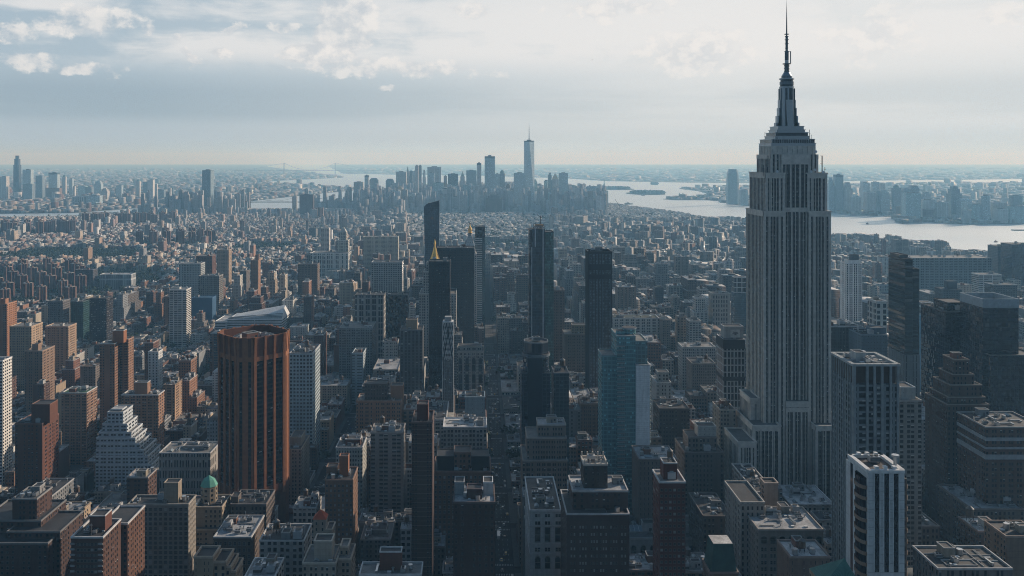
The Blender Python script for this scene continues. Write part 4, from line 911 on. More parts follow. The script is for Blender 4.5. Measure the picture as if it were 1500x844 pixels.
xs = [b.x0 + (b.x1 - b.x0) * (k + .5) / 12 for k in range(12)]; windows(b, b.x0, b.x1, b.y0, b.z - .5, xs, 9, 2.1, 1.9, 3.05, 5, .04)
b = hero('brick_apartments', 'red brick apartment block with pale roof edging and end balconies at the bottom left', 'apartment building', 'the pale-edged brick block at bottom left', 104, 151, 786, 480, 24, DRED.but(tint=(.095, .05, .038), lit=.1, wf=0), TAR, 844, 4, 0, [(131, 154, 755, 9, 9, DRED.but(wf=0))], cop=W(.52))
windows(b, b.x0 + 3, b.x1 - 3, b.y0, b.z - 1, 6, 7, 1.5, 1.4, 3.0, 9, .1)
for k in range(7):
    for s in (b.x0, b.x1 - 2.4):
        g = G(); g.box(0, 2.4, -1.2, 0, 0, .2, W(.35), bottom=True); g.box(0, 2.4, -1.2, -1.12, .2, 1.1, W(.28)); link('balcony', g.mesh('balcony'), b.o, (s - b.off[0], b.y0 - b.off[1], b.z - 3 - k * 3.0))
b.tier(PX(147, 505), PX(186, 505), 506, 532, 0, PZ(766, 506), DRED.but(tint=(.12, .06, .04)), TAR, 1, W(.5), part='rear_wing'); b.done()
b = hero('brick_pile', 'dark brick building in heaped setbacks with a square brick top in the bottom left corner', 'building', 'the heaped dark brick building', 18, 54, 730, 560, 20, DRED.but(tint=(.075, .043, .036)), GRAV, 844, 5, 0, cop=W(.25))
for p0, p1, py, y0, y1 in ((-30, 60, 762, 556, 590), (10, 88, 778, 548, 580), (-40, 70, 795, 540, 575)): b.tier(PX(p0, y0), PX(p1, y0), y0, y1, 0, PZ(py, y0), DRED.but(tint=(.07, .043, .037)), TAR, 1, W(.18), part='setback')
b.done()
b = hero('dome_tower', 'stepped tan tower with a small green copper dome beside the octagonal brown tower', 'tower', 'the green-domed tan tower', 286, 325, 742, 600, 22, TAN.but(tint=(.27, .22, .165)), TAR, 830, 1, 0)
z = b.z; g = b.part('turret'); cxx, cyy = PX(305, 610), 612; g.prism(ring(cxx, cyy, 5.6, 8, .39), z, PZ(712, 610), TAN.but(tint=(.30, .245, .18)), TAR); d = b.part('copper_dome'); d.frustum(ring(cxx, cyy, 6.0, 8, .39), PZ(712, 610), ring(cxx, cyy, 3.8, 8, .39), PZ(703, 610), plain((.13, .36, .28)), None); d.frustum(ring(cxx, cyy, 3.8, 8, .39), PZ(703, 610), ring(cxx, cyy, .3, 8, .39), PZ(698, 610), plain((.13, .36, .28)), plain((.13, .36, .28)))
b.tier(PX(280, 595), PX(328, 595), 595, 626, 0, PZ(775, 595), TAN.but(tint=(.26, .21, .16)), TAR, 1, part='setback'); b.tier(PX(275, 590), PX(332, 590), 590, 630, 0, PZ(800, 590), TAN.but(tint=(.25, .20, .155)), TAR, 1, part='setback'); b.done()
b = hero('loft_building', 'brown office building with bright silver roof and crowded plant below the octagonal tower', 'office building', 'the silver-roofed brown office building', 313, 368, 786, 530, 32, BRN.but(tint=(.115, .09, .075), wf=0), SILV, 844, 10, 0, cop=W(.42)); windows(b, b.x0, b.x1, b.y0, b.z - .6, 8, 5, 1.6, 2.1, 3.8, 3, .05)
hero('brick_building', 'dark brick building with a low flat tower just below the octagonal tower', 'building', 'the dark brick block below the octagonal tower', 338, 390, 738, 610, 26, BRN.but(tint=(.12, .10, .09)), TAR, 785, 7, .3, [(338, 349, 727, 4, 8)])
b = hero('terraced_house', 'sunlit tan penthouse block stepping down to the right at the bottom edge', 'apartment building', 'the sunlit tan penthouse block', 284, 312, 815, 430, 12, TAN.but(tint=(.26, .195, .14), wf=.12), TAR, 844, 0, 0)
for p0, p1, py, y0 in ((312, 331, 822, 431), (331, 338, 829, 432), (338, 345, 836, 433)): b.tier(PX(p0, y0), PX(p1, y0), y0, y0 + 14, 0, PZ(py, y0), TAN.but(tint=(.26, .195, .14)), TAR, 1, part='setback')
b.done()
b = hero('chimney_block', 'pale tan apartment block with a square tank tower and a little red pyramid roof', 'apartment building', 'the pale block with the red pyramid roof', 443, 492, 824, 470, 22, TAN.but(tint=(.31, .27, .22), wf=.4), GRAV, 844, 3, 0)
b.tier(PX(460, 474), PX(486, 474), 474, 483, b.z, PZ(792, 474), TAN.but(tint=(.33, .28, .23), wf=0), TAR, .8, part='tank_tower'); b.tier(PX(490, 476), PX(514, 476), 476, 494, 0, PZ(818, 476), TAN.but(tint=(.33, .26, .20)), GRAV, 1, part='stepped_wing'); b.tier(PX(498, 482), PX(510, 482), 482, 492, 0, PZ(800, 482), TAN.but(tint=(.33, .26, .20)), GRAV, 1, part='stepped_wing')
t = b.part('turret'); t.box(PX(459, 500), PX(477, 500), 500, 507, 0, PZ(761, 500), TAN.but(tint=(.30, .24, .19), wf=.25), None); rr = b.part('red_roof'); mansard_lid(rr, PX(458, 500), PX(478, 500), 499.6, 507.4, PZ(761, 500), PZ(751, 500), 3.4, plain((.42, .09, .045)), plain((.42, .09, .045))); b.tier(PX(477, 500), PX(487, 500), 500, 510, 0, PZ(775, 500), TAN.but(tint=(.30, .24, .19)), TAR, .6, part='turret'); b.done()
hero('white_grid_tower', 'white tower with a square window grid right behind the octagonal brown tower', 'office tower', 'the white window-grid tower', 424, 458, 517, 900, 43, St((.40, .47, .50), 3.2, 3.7, .62, .55, .10), TAR, 655, 6, .6, cop=W(.45))
hero('limestone_offices', 'beige office block on the avenue right of the octagonal brown tower', 'office building', 'the beige avenue office block', 421, 441, 658, 790, 40, BEIG.but(tint=(.25, .215, .175)), TAR, 745, 4, .4, [(425, 441, 640, 12, 20)])
hero('brown_loft', 'wide orange-brown brick loft with dark attic storey and sunlit right flank', 'loft building', 'the wide orange-brown loft', 522, 588, 587, 850, 26, BRN.but(tint=(.27, .155, .095), bay=2.6, fl=3.7), GRAV, 640, 6, .7, [(534, 567, 562, 5, 14, BRN.but(tint=(.10, .08, .07))), (572, 590, 565, 8, 12)])
hero('terracotta_tower', 'ornate white terracotta building with carved cornice facing Park Avenue side', 'office building', 'the ornate white terracotta building', 492, 531, 655, 720, 26, WHIT.but(tint=(.40, .40, .37), bay=2.2, fl=3.5), GRAV, 710, 6, .8, [(506, 528, 643, 8, 10, DRED.but(wf=0))], cop=W(.55))
hero('grey_block', 'plain grey-beige tower block with a central window strip beside the tall dark brick tower', 'apartment building', 'the plain grey-beige block', 543, 590, 633, 700, 24, St((.22, .20, .185), 5.2, 3.2, .62, .5, .12), GRAV, 760, 6, .3)
b = hero('brown_apartments', 'brown brick apartment tower with scattered small windows and a stepped sunlit chimney', 'apartment tower', 'the brown brick tower with the stepped chimney', 476, 517, 702, 600, 24, BRN.but(tint=(.19, .115, .08), wf=0), TAR, 800, 4, .7, [(497, 510, 668, 8, 6, ORNG.but(wf=0)), (478, 494, 684, 12, 8)]); windows(b, b.x0, b.x1, b.y0, b.z - 1, 7, 14, 1.1, 1.5, 3.3, 7, .2)
b = hero('dark_brick_tower', 'narrow dark brown brick tower with thin pale storey lines and a sunlit right corner', 'apartment tower', 'the narrow dark brick tower', 603, 633, 618, 560, 26, St((.095, .056, .045), 1.9, 2.9, .5, .55, .03), TAR, 820, 2, .2, [(611, 627, 592, 6, 9, DRED.but(tint=(.12, .05, .04), wf=0))])
g = b.part('storey_band')
for k in range(36): z = b.z - 2.9 * k - 1.2; g.box(b.x0 - .06, b.x1 + .06, b.y0 - .06, b.y1 + .06, z, z + .16, plain((.30, .23, .20)), bottom=True)
b.done()
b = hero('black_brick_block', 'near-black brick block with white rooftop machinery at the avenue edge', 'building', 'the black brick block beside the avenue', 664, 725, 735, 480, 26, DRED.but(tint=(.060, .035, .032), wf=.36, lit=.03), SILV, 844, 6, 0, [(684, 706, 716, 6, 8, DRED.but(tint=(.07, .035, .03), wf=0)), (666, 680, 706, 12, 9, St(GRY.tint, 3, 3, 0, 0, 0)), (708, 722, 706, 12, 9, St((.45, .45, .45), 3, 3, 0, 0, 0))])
b = hero('mansard_brick', 'red-brown brick apartment house with a dark mansard storey beside the avenue', 'apartment building', 'the mansarded brick house', 635, 719, 690, 620, 30, BRN.but(tint=(.155, .085, .062), wf=0), TAR, 770, 6, .5, [(640, 665, 668, 4, 16, BLAK.but(wf=0)), (690, 716, 668, 4, 16, BLAK.but(wf=0)), (665, 690, 662, 6, 14, BRN.but(tint=(.2, .12, .09)))]); windows(b, b.x0, b.x1, b.y0, b.z - .8, 13, 6, 1.4, 1.8, 3.5, 8, .1)
hero('white_roof_loft', 'low pale loft with bright white roof below the slim lattice tower', 'loft building', 'the white-roofed loft', 649, 713, 625, 760, 28, STON.but(tint=(.30, .285, .265), wf=.62), PALE, 668, 8, .2, cop=W(.6))
hero('blank_wall_house', 'blue-grey blank-walled building right of the slim lattice tower', 'building', 'the blue-grey blank-walled building', 681, 710, 581, 830, 20, St((.19, .25, .29), 5, 4, .06, .3, 0), TAR, 618, 2, .6)
b = hero('arcaded_offices', 'classical stone office building with tall arched windows right of the slim lattice tower', 'office building', 'the arched classical office building', 669, 709, 514, 1080, 30, STON.but(tint=(.40, .37, .33), bay=2.6, wf=.42), TAR, 578, 5, .4, [(671, 706, 507, 6, 16, STON)], cop=plain((.45, .42, .38)))
for k in range(4): link('window', WARCH[0], b.o, (b.x0 + 4.5 + k * 8.2 - b.off[0], b.y0 - b.off[1] - .05, b.z - 24), 0, (4.6, 2, 17))
for k in range(4): link('window', WIN[0], b.o, (b.x0 + 4.5 + k * 8.2 - b.off[0], b.y0 - b.off[1] - .05, b.z - 50), 0, (4.6, 2, 22))
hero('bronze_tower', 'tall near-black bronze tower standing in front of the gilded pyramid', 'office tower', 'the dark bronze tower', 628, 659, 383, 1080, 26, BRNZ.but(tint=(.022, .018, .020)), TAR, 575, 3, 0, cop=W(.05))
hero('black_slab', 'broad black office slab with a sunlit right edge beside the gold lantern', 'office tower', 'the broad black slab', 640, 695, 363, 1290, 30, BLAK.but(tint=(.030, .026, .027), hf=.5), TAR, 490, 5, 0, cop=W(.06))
hero('deco_tower', 'grey art deco tower with vertical piers and a tall penthouse', 'office tower', 'the grey art deco tower', 586, 619, 483, 1030, 26, DGRY.but(tint=(.10, .105, .11), bay=4.4, wf=.55, hf=.8), TAR, 580, 3, .5, [(595, 611, 468, 6, 10, TAN.but(wf=0))])
b = hero('faceted_glass', 'dark green-black glass block with a sloping upper facet', 'office building', 'the sloping dark glass block', 565, 597, 432, 1250, 26, DKGL.but(tint=(.018, .024, .026)), TAR, 500, 3, 0)
hero('colonnade_offices', 'office building with black and white vertical columns under a dark cornice', 'office building', 'the columned black and white office building', 520, 562, 432, 1300, 30, STON.but(bay=4.5, fl=9, wf=.6, hf=.8), TAR, 470, 5, .4, cop=W(.08))
hero('avenue_offices', 'long grey avenue office block with flat roof plant left of the avenue canyon', 'office building', 'the long grey avenue office block', 497, 545, 480, 1180, 44, GRY.but(tint=(.20, .21, .21), wf=.6), GRAV, 560, 9, .5)
hero('slim_white_wall', 'narrow pale blue-white building edging the left avenue', 'building', 'the narrow blue-white building', 516, 532, 517, 1120, 30, St((.34, .40, .43), 4, 3.6, .7, .3, .2), TAR, 560, 2, 0)
# --- middle distance, left of the avenue
hero('corner_tower', 'white-banded apartment tower with balconies rising above low blocks left of the white-roofed hall', 'apartment tower', 'the white banded tower', 248, 273, 424, 1450, 24, St((.55, .54, .51), 7, 3.0, .8, .55, .2), GRAV, 520, 2, .2, [(251, 263, 421, 5, 9)])
hero('blue_netted_block', 'block wrapped in bright blue construction netting', 'building', 'the blue-netted block', 281, 311, 436, 1600, 24, St((.022, .085, .17), 8, 3.6, .0, .0, 0, 'painted'), plain((.03, .10, .18), 'roofing'), 458, 1, 0)
hero('hospital_block', 'long low block with white vertical fins behind the brick estate', 'hospital', 'the white-finned long block', 146, 192, 402, 2100, 30, St((.42, .45, .46), 2.2, 30, .5, .86, 0), SILV, 421, 4, 0)
hero('dark_slab', 'wide dark blue-grey apartment slab left of the white-finned block', 'apartment building', 'the dark blue-grey slab', 110, 136, 395, 2080, 26, DGRY.but(tint=(.075, .075, .085)), TAR, 425, 2, 0)
hero('white_civic_block', 'long white office block with dark window columns below the pale stepped tower', 'office building', 'the long white columned block', 455, 510, 371, 2200, 60, WHIT.but(tint=(.56, .56, .53), bay=5.5, fl=11, wf=.5, hf=.8), GRAV, 396, 5, .4)
b = hero('lantern_tower', 'pale stone tower tapering in stages to a small pyramid cap', 'tower', 'the pale stone tower with pyramid cap', 494, 510, 352, 2230, 24, STON.but(tint=(.50, .48, .42)), GRAV, 372, 0, 0, bulk=False)
g = b.part('upper_stage'); a_, c_ = (b.x0 + b.x1) / 2, 2242; g.box(a_ - 9, a_ + 9, 2233, 2251, b.z, PZ(340, 2233), STON.but(tint=(.50, .48, .42))); g.frustum(rect(a_ - 8, a_ + 8, 2234, 2250), PZ(340, 2233), rect(a_ - 2, a_ + 2, 2240, 2244), PZ(333, 2240), plain((.50, .49, .44)), plain((.5, .49, .44))); b.done()
hero('white_slabs', 'pair-topped white apartment building left of the pale pyramid-capped tower', 'apartment building', 'the pair-topped white block', 470, 482, 334, 2450, 22, WHIT.but(tint=(.55, .53, .50)), GRAV, 355, 1, 0)
hero('cream_block', 'wide cream apartment block with sunlit right end behind red brick turrets', 'apartment building', 'the wide cream block', 532, 583, 347, 2300, 30, BEIG.but(tint=(.45, .41, .34)), GRAV, 372, 4, .5)
hero('grid_office', 'pale grid-fronted office building above the columned office building', 'office building', 'the pale grid office', 544, 589, 384, 1620, 30, STON.but(tint=(.36, .37, .36), bay=4.2, wf=.64), TAR, 415, 4, .5, cop=W(.5))
hero('mixed_brick', 'brown brick building with a white lower band, left of the white columned block', 'building', 'the brown brick block with lit storey', 436, 465, 387, 1800, 26, BRN.but(tint=(.15, .11, .085)), TAR, 411, 2, .6)
hero('brick_estate_tower', 'sunlit orange brick tower standing alone over low roofs left of the white banded tower', 'apartment tower', 'the lone orange tower', 367, 378, 381, 1800, 22, ORNG.but(tint=(.30, .17, .11)), GRAV, 425, 1, .3, [(374, 379, 373, 4, 6)])
hero('stone_apartments', 'stone-fronted grey apartment block with dark columns and a sunlit right flank', 'apartment building', 'the stone-fronted grey block', 291, 321, 404, 1700, 28, STON.but(tint=(.21, .20, .185), bay=4, wf=.5, hf=.75), TAR, 432, 4, .5)
hero('cornice_block', 'white-corniced block with an even window grid over the low left roofs', 'apartment building', 'the white-corniced block', 262, 294, 386, 1850, 30, STON.but(tint=(.34, .36, .36)), GRAV, 402, 3, .5, cop=W(.5))
hero('orange_corner_block', 'dark block with a bright orange sunlit corner over low roofs', 'apartment building', 'the orange-cornered dark block', 287, 311, 375, 1960, 28, DRED.but(tint=(.12, .06, .045)), GRAV, 398, 2, .5)
hero('tan_slab', 'tan brick slab with its sunlit end wall facing right', 'apartment building', 'the tan sunlit-ended slab', 318, 335, 366, 2120, 26, TAN.but(tint=(.34, .25, .18)), GRAV, 388, 1, .3)
hero('cream_tower', 'cream brick tower with sunlit flank at the far left', 'apartment tower', 'the cream tower at far left', 14, 46, 478, 1150, 30, TAN.but(tint=(.36, .26, .18)), GRAV, 520, 4, .6)
hero('orange_tower', 'tall orange-sunlit brick tower on the left edge above the cream tower', 'apartment tower', 'the orange tower on the left edge', -12, 10, 445, 1180, 26, ORNG.but(tint=(.30, .15, .09)), GRAV, 500, 2, .4, [(0, 8, 438, 5, 8)])
hero('brick_slab', 'brown brick slab with a dark left wing and sunlit right flank below the cream tower', 'apartment building', 'the brown slab below the cream tower', 36, 62, 514, 1020, 30, DRED.but(tint=(.24, .16, .115)), GRAV, 560, 2, .5, [(47, 56, 504, 6, 8)])
hero('terraced_slab', 'tan apartment slab stepping down to the right above the twin-shaft tower', 'apartment building', 'the tan stepping slab', 66, 100, 478, 1250, 26, TAN.but(tint=(.33, .23, .16)), GRAV, 525, 3, .4)
hero('dark_office_slab', 'black glass office slab with pale speckled windows above the twin-shaft tower', 'office building', 'the speckled black slab', 131, 156, 437, 1420, 26, BLAK.but(lit=.25, tint=(.035, .03, .032)), TAR, 488, 2, 0)
hero('green_glass_block', 'dark green glass block with a mottled pale side left of the speckled black slab', 'office building', 'the dark green glass block', 100, 122, 442, 1440, 28, TEAL.but(tint=(.02, .05, .05)), TAR, 475, 2, 0)
hero('plain_grey_block', 'plain grey slab with sunlit end over low roofs left of the green glass block', 'apartment building', 'the plain grey slab', 70, 92, 441, 1400, 26, GRY.but(tint=(.15, .14, .14)), GRAV, 472, 2, .3)
hero('white_balcony_block', 'white apartment block with black balcony strips left of the octagonal tower', 'apartment building', 'the white balcony-stripped block', 217, 232, 515, 1130, 16, WHIT.but(tint=(.52, .53, .53), bay=4, wf=.4), GRAV, 565, 1, .3)
hero('flat_library', 'broad pale flat-roofed hall with columned front just left of the octagonal tower', 'hall', 'the broad flat-roofed hall', 233, 308, 663, 760, 30, STON.but(tint=(.33, .31, .285), bay=2.4, fl=9, wf=.45, hf=.7), GRAV, 700, 4, 0, [(268, 300, 653, 12, 10)], cop=W(.45))
# --- right of the avenue, foreground
b = hero('civic_palazzo', 'white stone palazzo with arched lower windows and broad flat roof beside the avenue', 'office building', 'the white stone palazzo', 776, 822, 747, 543, 57, STON.but(tint=(.44, .45, .44), wf=0), plain((.115, .10, .09), 'roofing'), 844, 6, 0, cop=plain((.55, .55, .54)))
xs = [PX(p, 543) for p in (785.5, 789.5, 800, 804, 815.5, 819.5)]; windows(b, 0, 0, 543, b.z - .5, xs, 1, 1.35, 1.7, 2.9, 2, .1); xs3 = [PX(p, 543) for p in (787.5, 802, 817)]
for dz, hh, me in ((8.0, 1.9, 0), (18.5, 8.5, 0), (24.5, 2.2, 0)): 
    for x in (xs if hh < 3 else xs3): link('window', WIN[0], b.o, (x - b.off[0], -57 / 2 - .02, b.z - dz), 0, (1.4 if hh < 3 else 3.2, 1.4, hh))
for x in xs3: link('window', WARCH[0], b.o, (x - b.off[0], -57 / 2 - .02, b.z - 35), 0, (3.2, 1.4, 7.5))
g = b.part('cornice')
for dz in (9.5, 20.3, 26.5): g.box(b.x0 - .4, b.x1 + .4, b.y0 - .5, b.y1, b.z - dz + .6, b.z - dz + 1.1, plain((.48, .48, .47)), bottom=True)
b.done()
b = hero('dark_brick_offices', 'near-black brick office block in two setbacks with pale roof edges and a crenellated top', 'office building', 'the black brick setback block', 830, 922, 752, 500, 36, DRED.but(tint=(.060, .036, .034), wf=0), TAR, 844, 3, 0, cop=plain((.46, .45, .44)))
cols = [PX(p, 500) for p in (837, 841.5, 850, 854, 858, 866.5, 870.5, 874.5, 880, 884, 888, 895, 899, 903, 911, 916)]
windows(b, 0, 0, 500, b.z - 3.5, cols, 6, .85, 1.5, 4.1, 6, .55)
zt1 = PZ(718, 508); b.tier(PX(839, 508), PX(920, 508), 508, 532, b.z, zt1, DRED.but(tint=(.065, .038, .035), lit=.3), SILV, 1.2, plain((.44, .43, .42)), part='upper_block'); zt2 = PZ(679, 514)
b.tier(PX(855, 514), PX(890, 514), 514, 528, zt1 - 1.2, zt2, DRED.but(tint=(.04, .032, .03), wf=.3), plain((.5, .46, .40), 'roofing'), 1.2, plain((.60, .52, .44)), part='top_block')
g = b.part('finial')
for k in range(5):
    for yy in (514.2, 527.6): xx = PX(856.5, 514) + k * (PX(888.5, 514) - PX(856.5, 514)) / 4; g.box(xx - .35, xx + .35, yy - .35, yy + .35, zt2, zt2 + 2.4, plain((.60, .52, .44)))
b.done(); b.kit('bulkhead', PX(905, 520), 522, zt1 - 1.2, 0, 1, 2); b.kit('air_unit', PX(846, 516), 518, zt1 - 1.2, pi / 2, 1.2); b.kit('cooling_tower', PX(866, 520), 520, zt2 - 1.2); b.kit('air_unit', PX(880, 520), 522, zt2 - 1.2)
b = hero('stone_offices', 'brown stone office building in three setbacks with gridded windows above the white palazzo', 'office building', 'the brown setback office building', 766, 831, 674, 640, 34, BRN.but(tint=(.20, .155, .125), bay=1.9, fl=3.7, wf=.55), GRAV, 702, 3, 0, cop=plain((.36, .31, .27)))
b.tier(PX(772, 646), PX(830, 646), 646, 672, b.z, PZ(641, 646), BRN.but(tint=(.20, .155, .125), bay=1.9, wf=.55), GRAV, 1, plain((.36, .31, .27)), part='setback'); b.tier(PX(788, 652), PX(829, 652), 652, 670, b.z, PZ(622, 652), BRN.but(tint=(.22, .175, .14), bay=2), SILV, 1, plain((.4, .36, .32)), part='setback'); b.done(); b.kit('bulkhead', PX(808, 660), 662, PZ(622, 652) - 1, 0, 1.2, 1); b.kit('air_unit', PX(820, 660), 660, PZ(622, 652) - 1)
b = hero('red_brick_tower', 'narrow dark red brick tower with water tank on its tall penthouse', 'apartment tower', 'the narrow red brick tower', 966, 1004, 705, 440, 17, RED.but(tint=(.105, .034, .029), wf=0), GRAV, 844, 2, 0, [(972, 992, 678, 5, 8, RED.but(tint=(.105, .034, .029), wf=0))], cop=W(.5))
windows(b, b.x0, b.x1, b.y0, b.z - 1, 6, 15, 1.2, 1.2, 3.0, 4, .12); b.kit('water_tank', PX(982, 448), 449, PZ(678, 445) - .6, 0, .75)
b = hero('arched_hall', 'low stone hall with arched windows and a glass-gridded skylight roof behind the red brick tower', 'hall', 'the arched stone hall', 921, 1048, 788, 620, 40, STON.but(tint=(.36, .35, .33), wf=0), plain((.10, .10, .105), 'roofing'), 830, 3, 0, cop=plain((.48, .47, .45)))
for k in range(9): link('window', WARCH[0], b.o, (b.x0 + 3.4 + k * 6.75 - b.off[0], b.y0 - b.off[1] - .05, b.z - 12), 0, (3.6, 2, 8))
b.kit('skylight', PX(935, 635), 636, b.z, 0, 4.5, sz=2.2); b.kit('bulkhead', PX(952, 632), 634, b.z, 0, 1.8, 3); b.kit('bulkhead', PX(1012, 632), 634, b.z, 0, 1.5, 3)
b = hero('mansard_tower', 'brick house with steep green copper mansard and flat white top at the bottom edge', 'building', 'the green mansard house', 1040, 1082, 838, 480, 16, TAN.but(tint=(.20, .15, .12), wf=.45), TAR, 844, 0, 0, bulk=False)
m_ = b.part('copper_mansard'); mansard_lid(m_, b.x0 + .6, b.x1 - .6, 480.6, 495.4, b.z, PZ(797, 482), 1.9, plain((.035, .095, .085)), plain((.55, .54, .52), 'roofing')); b.done()
b = hero('arcade_building', 'brown stone building with a row of arched windows under its cornice, below the mast-topped skyscraper', 'office building', 'the arcaded brown building', 1111, 1206, 775, 520, 34, STON.but(tint=(.225, .20, .175), wf=0, bay=3), SILV, 844, 9, 0, cop=plain((.34, .31, .28)))
for k in range(7): link('window', WARCH[0], b.o, (b.x0 + 3.2 + k * 5.4 - b.off[0], b.y0 - b.off[1] - .05, b.z - 7.5), 0, (3.6, 2, 4.4))
cols = [b.x0 + 3.2 + k * 5.4 + s for k in range(7) for s in (-.95, .95)]; windows(b, 0, 0, 520, b.z - 8.2, cols, 6, 1.3, 2.2, 3.9, 3, .08)
b.tier(PX(1085, 540), PX(1120, 540), 540, 575, 0, PZ(735, 540), STON.but(tint=(.30, .27, .24), wf=.35), TAR, 1, plain((.42, .40, .37)), part='tall_wing'); b.done()
hero('flue_tower', 'square tan brick flue tower standing above the arcaded brown building', 'tower', 'the square tan flue tower', 1120, 1140, 707, 570, 9, TAN.but(tint=(.30, .24, .20), wf=0), plain((.04, .035, .03), 'roofing'), 742, 0, 0, bulk=False)
hero('white_roof_depot', 'long building with a clean white flat roof at the foot of the mast-topped skyscraper', 'building', 'the white flat-roofed building', 1158, 1222, 738, 625, 36, STON.but(tint=(.30, .28, .25)), PALE, 760, 6, 0, cop=W(.6))
hero('brown_corner_block', 'brown brick building with white patched roof at the bottom, right of the arcaded building', 'building', 'the white-patched brown roof block', 1158, 1216, 815, 450, 20, BRN.but(tint=(.175, .125, .10), wf=.12), PALE, 844, 6, .5)
hero('side_street_block', 'dark warehouse block with a plain black roof left of the arcaded building', 'building', 'the plain black-roofed block', 1030, 1072, 755, 590, 40, BRN.but(tint=(.10, .085, .078)), TAR, 800, 3, .2)
hero('garment_block', 'dark brown setback loft with a white cubic penthouse left of the mast-topped skyscraper', 'loft building', 'the setback loft with white penthouse', 1003, 1060, 662, 680, 34, BRN.but(tint=(.125, .105, .095)), TAR, 740, 5, .3, [(1008, 1050, 640, 6, 18, BRN.but(tint=(.17, .14, .12))), (1022, 1049, 624, 9, 10, St((.40, .38, .35), 4, 4, .1, .3, 0))])
hero('silver_roof_brick', 'brown brick block with patchy silver roof behind the red brick tower', 'loft building', 'the patchy silver-roofed brick block', 936, 992, 672, 640, 30, BRN.but(tint=(.16, .13, .115), wf=.2), SILV, 735, 6, .3)
b = hero('hotel_block', 'dark framed white-gridded hotel with a pale signboard box on its roof', 'hotel', 'the white-gridded hotel', 1060, 1091, 497, 800, 24, St((.42, .43, .43), 3.0, 6.4, .66, .82, .08), TAR, 600, 2, 0, [(1061, 1089, 478, 4, 12, St((.36, .36, .35), 9, 9, 0, 0, 0))])
g = b.part('roof_band'); g.box(b.x0 - .3, b.x1 + .3, b.y0 - .35, b.y1 + .3, PZ(511, 800), b.z + .9, plain((.035, .037, .042), 'painted'), bottom=True); g.box(b.x0 - .3, b.x1 + .3, b.y0 - .3, b.y1 + .3, PZ(558, 800), PZ(552, 800), plain((.035, .037, .042), 'painted'), bottom=True)
s_ = b.part('roof_sign'); zq = PZ(490, 804); s_.box(PX(1070, 804), PX(1084, 804), 803.7, 804, PZ(494, 804), PZ(483, 804), plain((.52, .52, .50)))
em = plain((.05, .055, .06), 'painted'); ex = PX(1077, 804); ez = PZ(488.5, 804)
for s in (-1, 1):
    for k in range(3): s_.bar((ex, 803.6, ez - .8 + k * .7), (ex + s * (2.6 - .4 * k), 803.6, ez + .1 + k * .75), .2, em)
s_.bar((ex - 1.6, 803.6, ez - 1.3), (ex + 1.6, 803.6, ez - 1.3), .18, em); b.done()
# --- right of the avenue, middle distance
hero('brown_shaft', 'brown brick tower pressed behind the glass tower with two white ribs', 'office tower', 'the brown shaft', 811, 827, 425, 1150, 24, BRN.but(tint=(.19, .14, .115), bay=2.2, wf=.45), TAR, 530, 1, .4)
hero('brown_loft', 'broad brown loft left of the black framed tower with a set-back top', 'loft building', 'the broad brown loft', 827, 861, 489, 1090, 28, BRN.but(tint=(.19, .15, .125), wf=.42), GRAV, 535, 2, .3, [(838, 862, 476, 8, 14, TAN)])
hero('white_loft', 'long white loft building with an even grid of dark windows', 'loft building', 'the long white loft', 895, 966, 466, 1250, 30, WHIT.but(tint=(.55, .53, .49), bay=3.9, fl=4.0, wf=.5, hf=.6), plain((.05, .06, .045), 'roofing'), 500, 8, .5, cop=W(.58))
hero('arched_top_loft', 'grey stone loft with pairs of arched top windows left of the mast-topped skyscraper', 'loft building', 'the grey arched-top loft', 1044, 1070, 430, 1400, 26, STON.but(tint=(.33, .31, .285), bay=4.2, fl=7, wf=.45, hf=.66), TAR, 468, 3, .5)
hero('steel_frame_tower', 'blue glass tower with an open white-framed top beside the mast-topped skyscraper', 'office tower', 'the blue glass tower with open frame', 1076, 1094, 430, 1420, 20, BLGL.but(tint=(.05, .085, .11)), TAR, 500, 1, 0, [(1076, 1094, 406, 1, 14, St((.55, .56, .55), 4, 8, .84, .86, 0))])
hero('banded_tower', 'white and black banded narrow tower over the western lofts', 'apartment tower', 'the banded narrow tower', 1010, 1027, 470, 1230, 22, St((.42, .42, .40), 4.5, 3.3, .7, .5, .2), TAR, 510, 2, .2)
hero('dark_slab_tower', 'narrow dark blue slab with a white left flank in the western lofts', 'office tower', 'the narrow dark blue slab', 960, 972, 421, 1550, 22, NAVY.but(tint=(.02, .03, .05)), TAR, 450, 1, 0)
hero('brown_turret_loft', 'brown loft with arched entrance top and rounded corner right of the long white loft', 'loft building', 'the brown arched-top loft', 967, 982, 468, 1240, 26, TAN.but(tint=(.24, .20, .165)), TAR, 500, 1, .5)
hero('grey_setback_loft', 'pale grey building in cubic setbacks right of the white end wall', 'apartment building', 'the pale cubic setback block', 962, 983, 560, 840, 26, WHIT.but(tint=(.38, .39, .38), wf=.3), GRAV, 620, 2, .2, [(964, 980, 545, 6, 12, WHIT.but(tint=(.34, .35, .34)))])
hero('brown_mid_block', 'low dark brown block with jagged black balconies right of the pale setback block', 'building', 'the dark brown balconied block', 966, 1010, 598, 800, 30, BRN.but(tint=(.09, .075, .068)), TAR, 640, 4, .4)
hero('courtyard_loft', 'brown-grey loft with pale roof bulkheads between the white loft and the hotel', 'loft building', 'the brown-grey loft', 1014, 1048, 532, 1000, 28, TAN.but(tint=(.22, .19, .165), bay=2.4), TAR, 570, 4, .6)
hero('low_white_loft', 'white-fronted loft with strip windows and a busy roof beside the hotel', 'loft building', 'the white-fronted strip-window loft', 1000, 1048, 508, 1080, 26, WHIT.but(tint=(.40, .39, .37), bay=2.3), GRAV, 530, 5, .6)
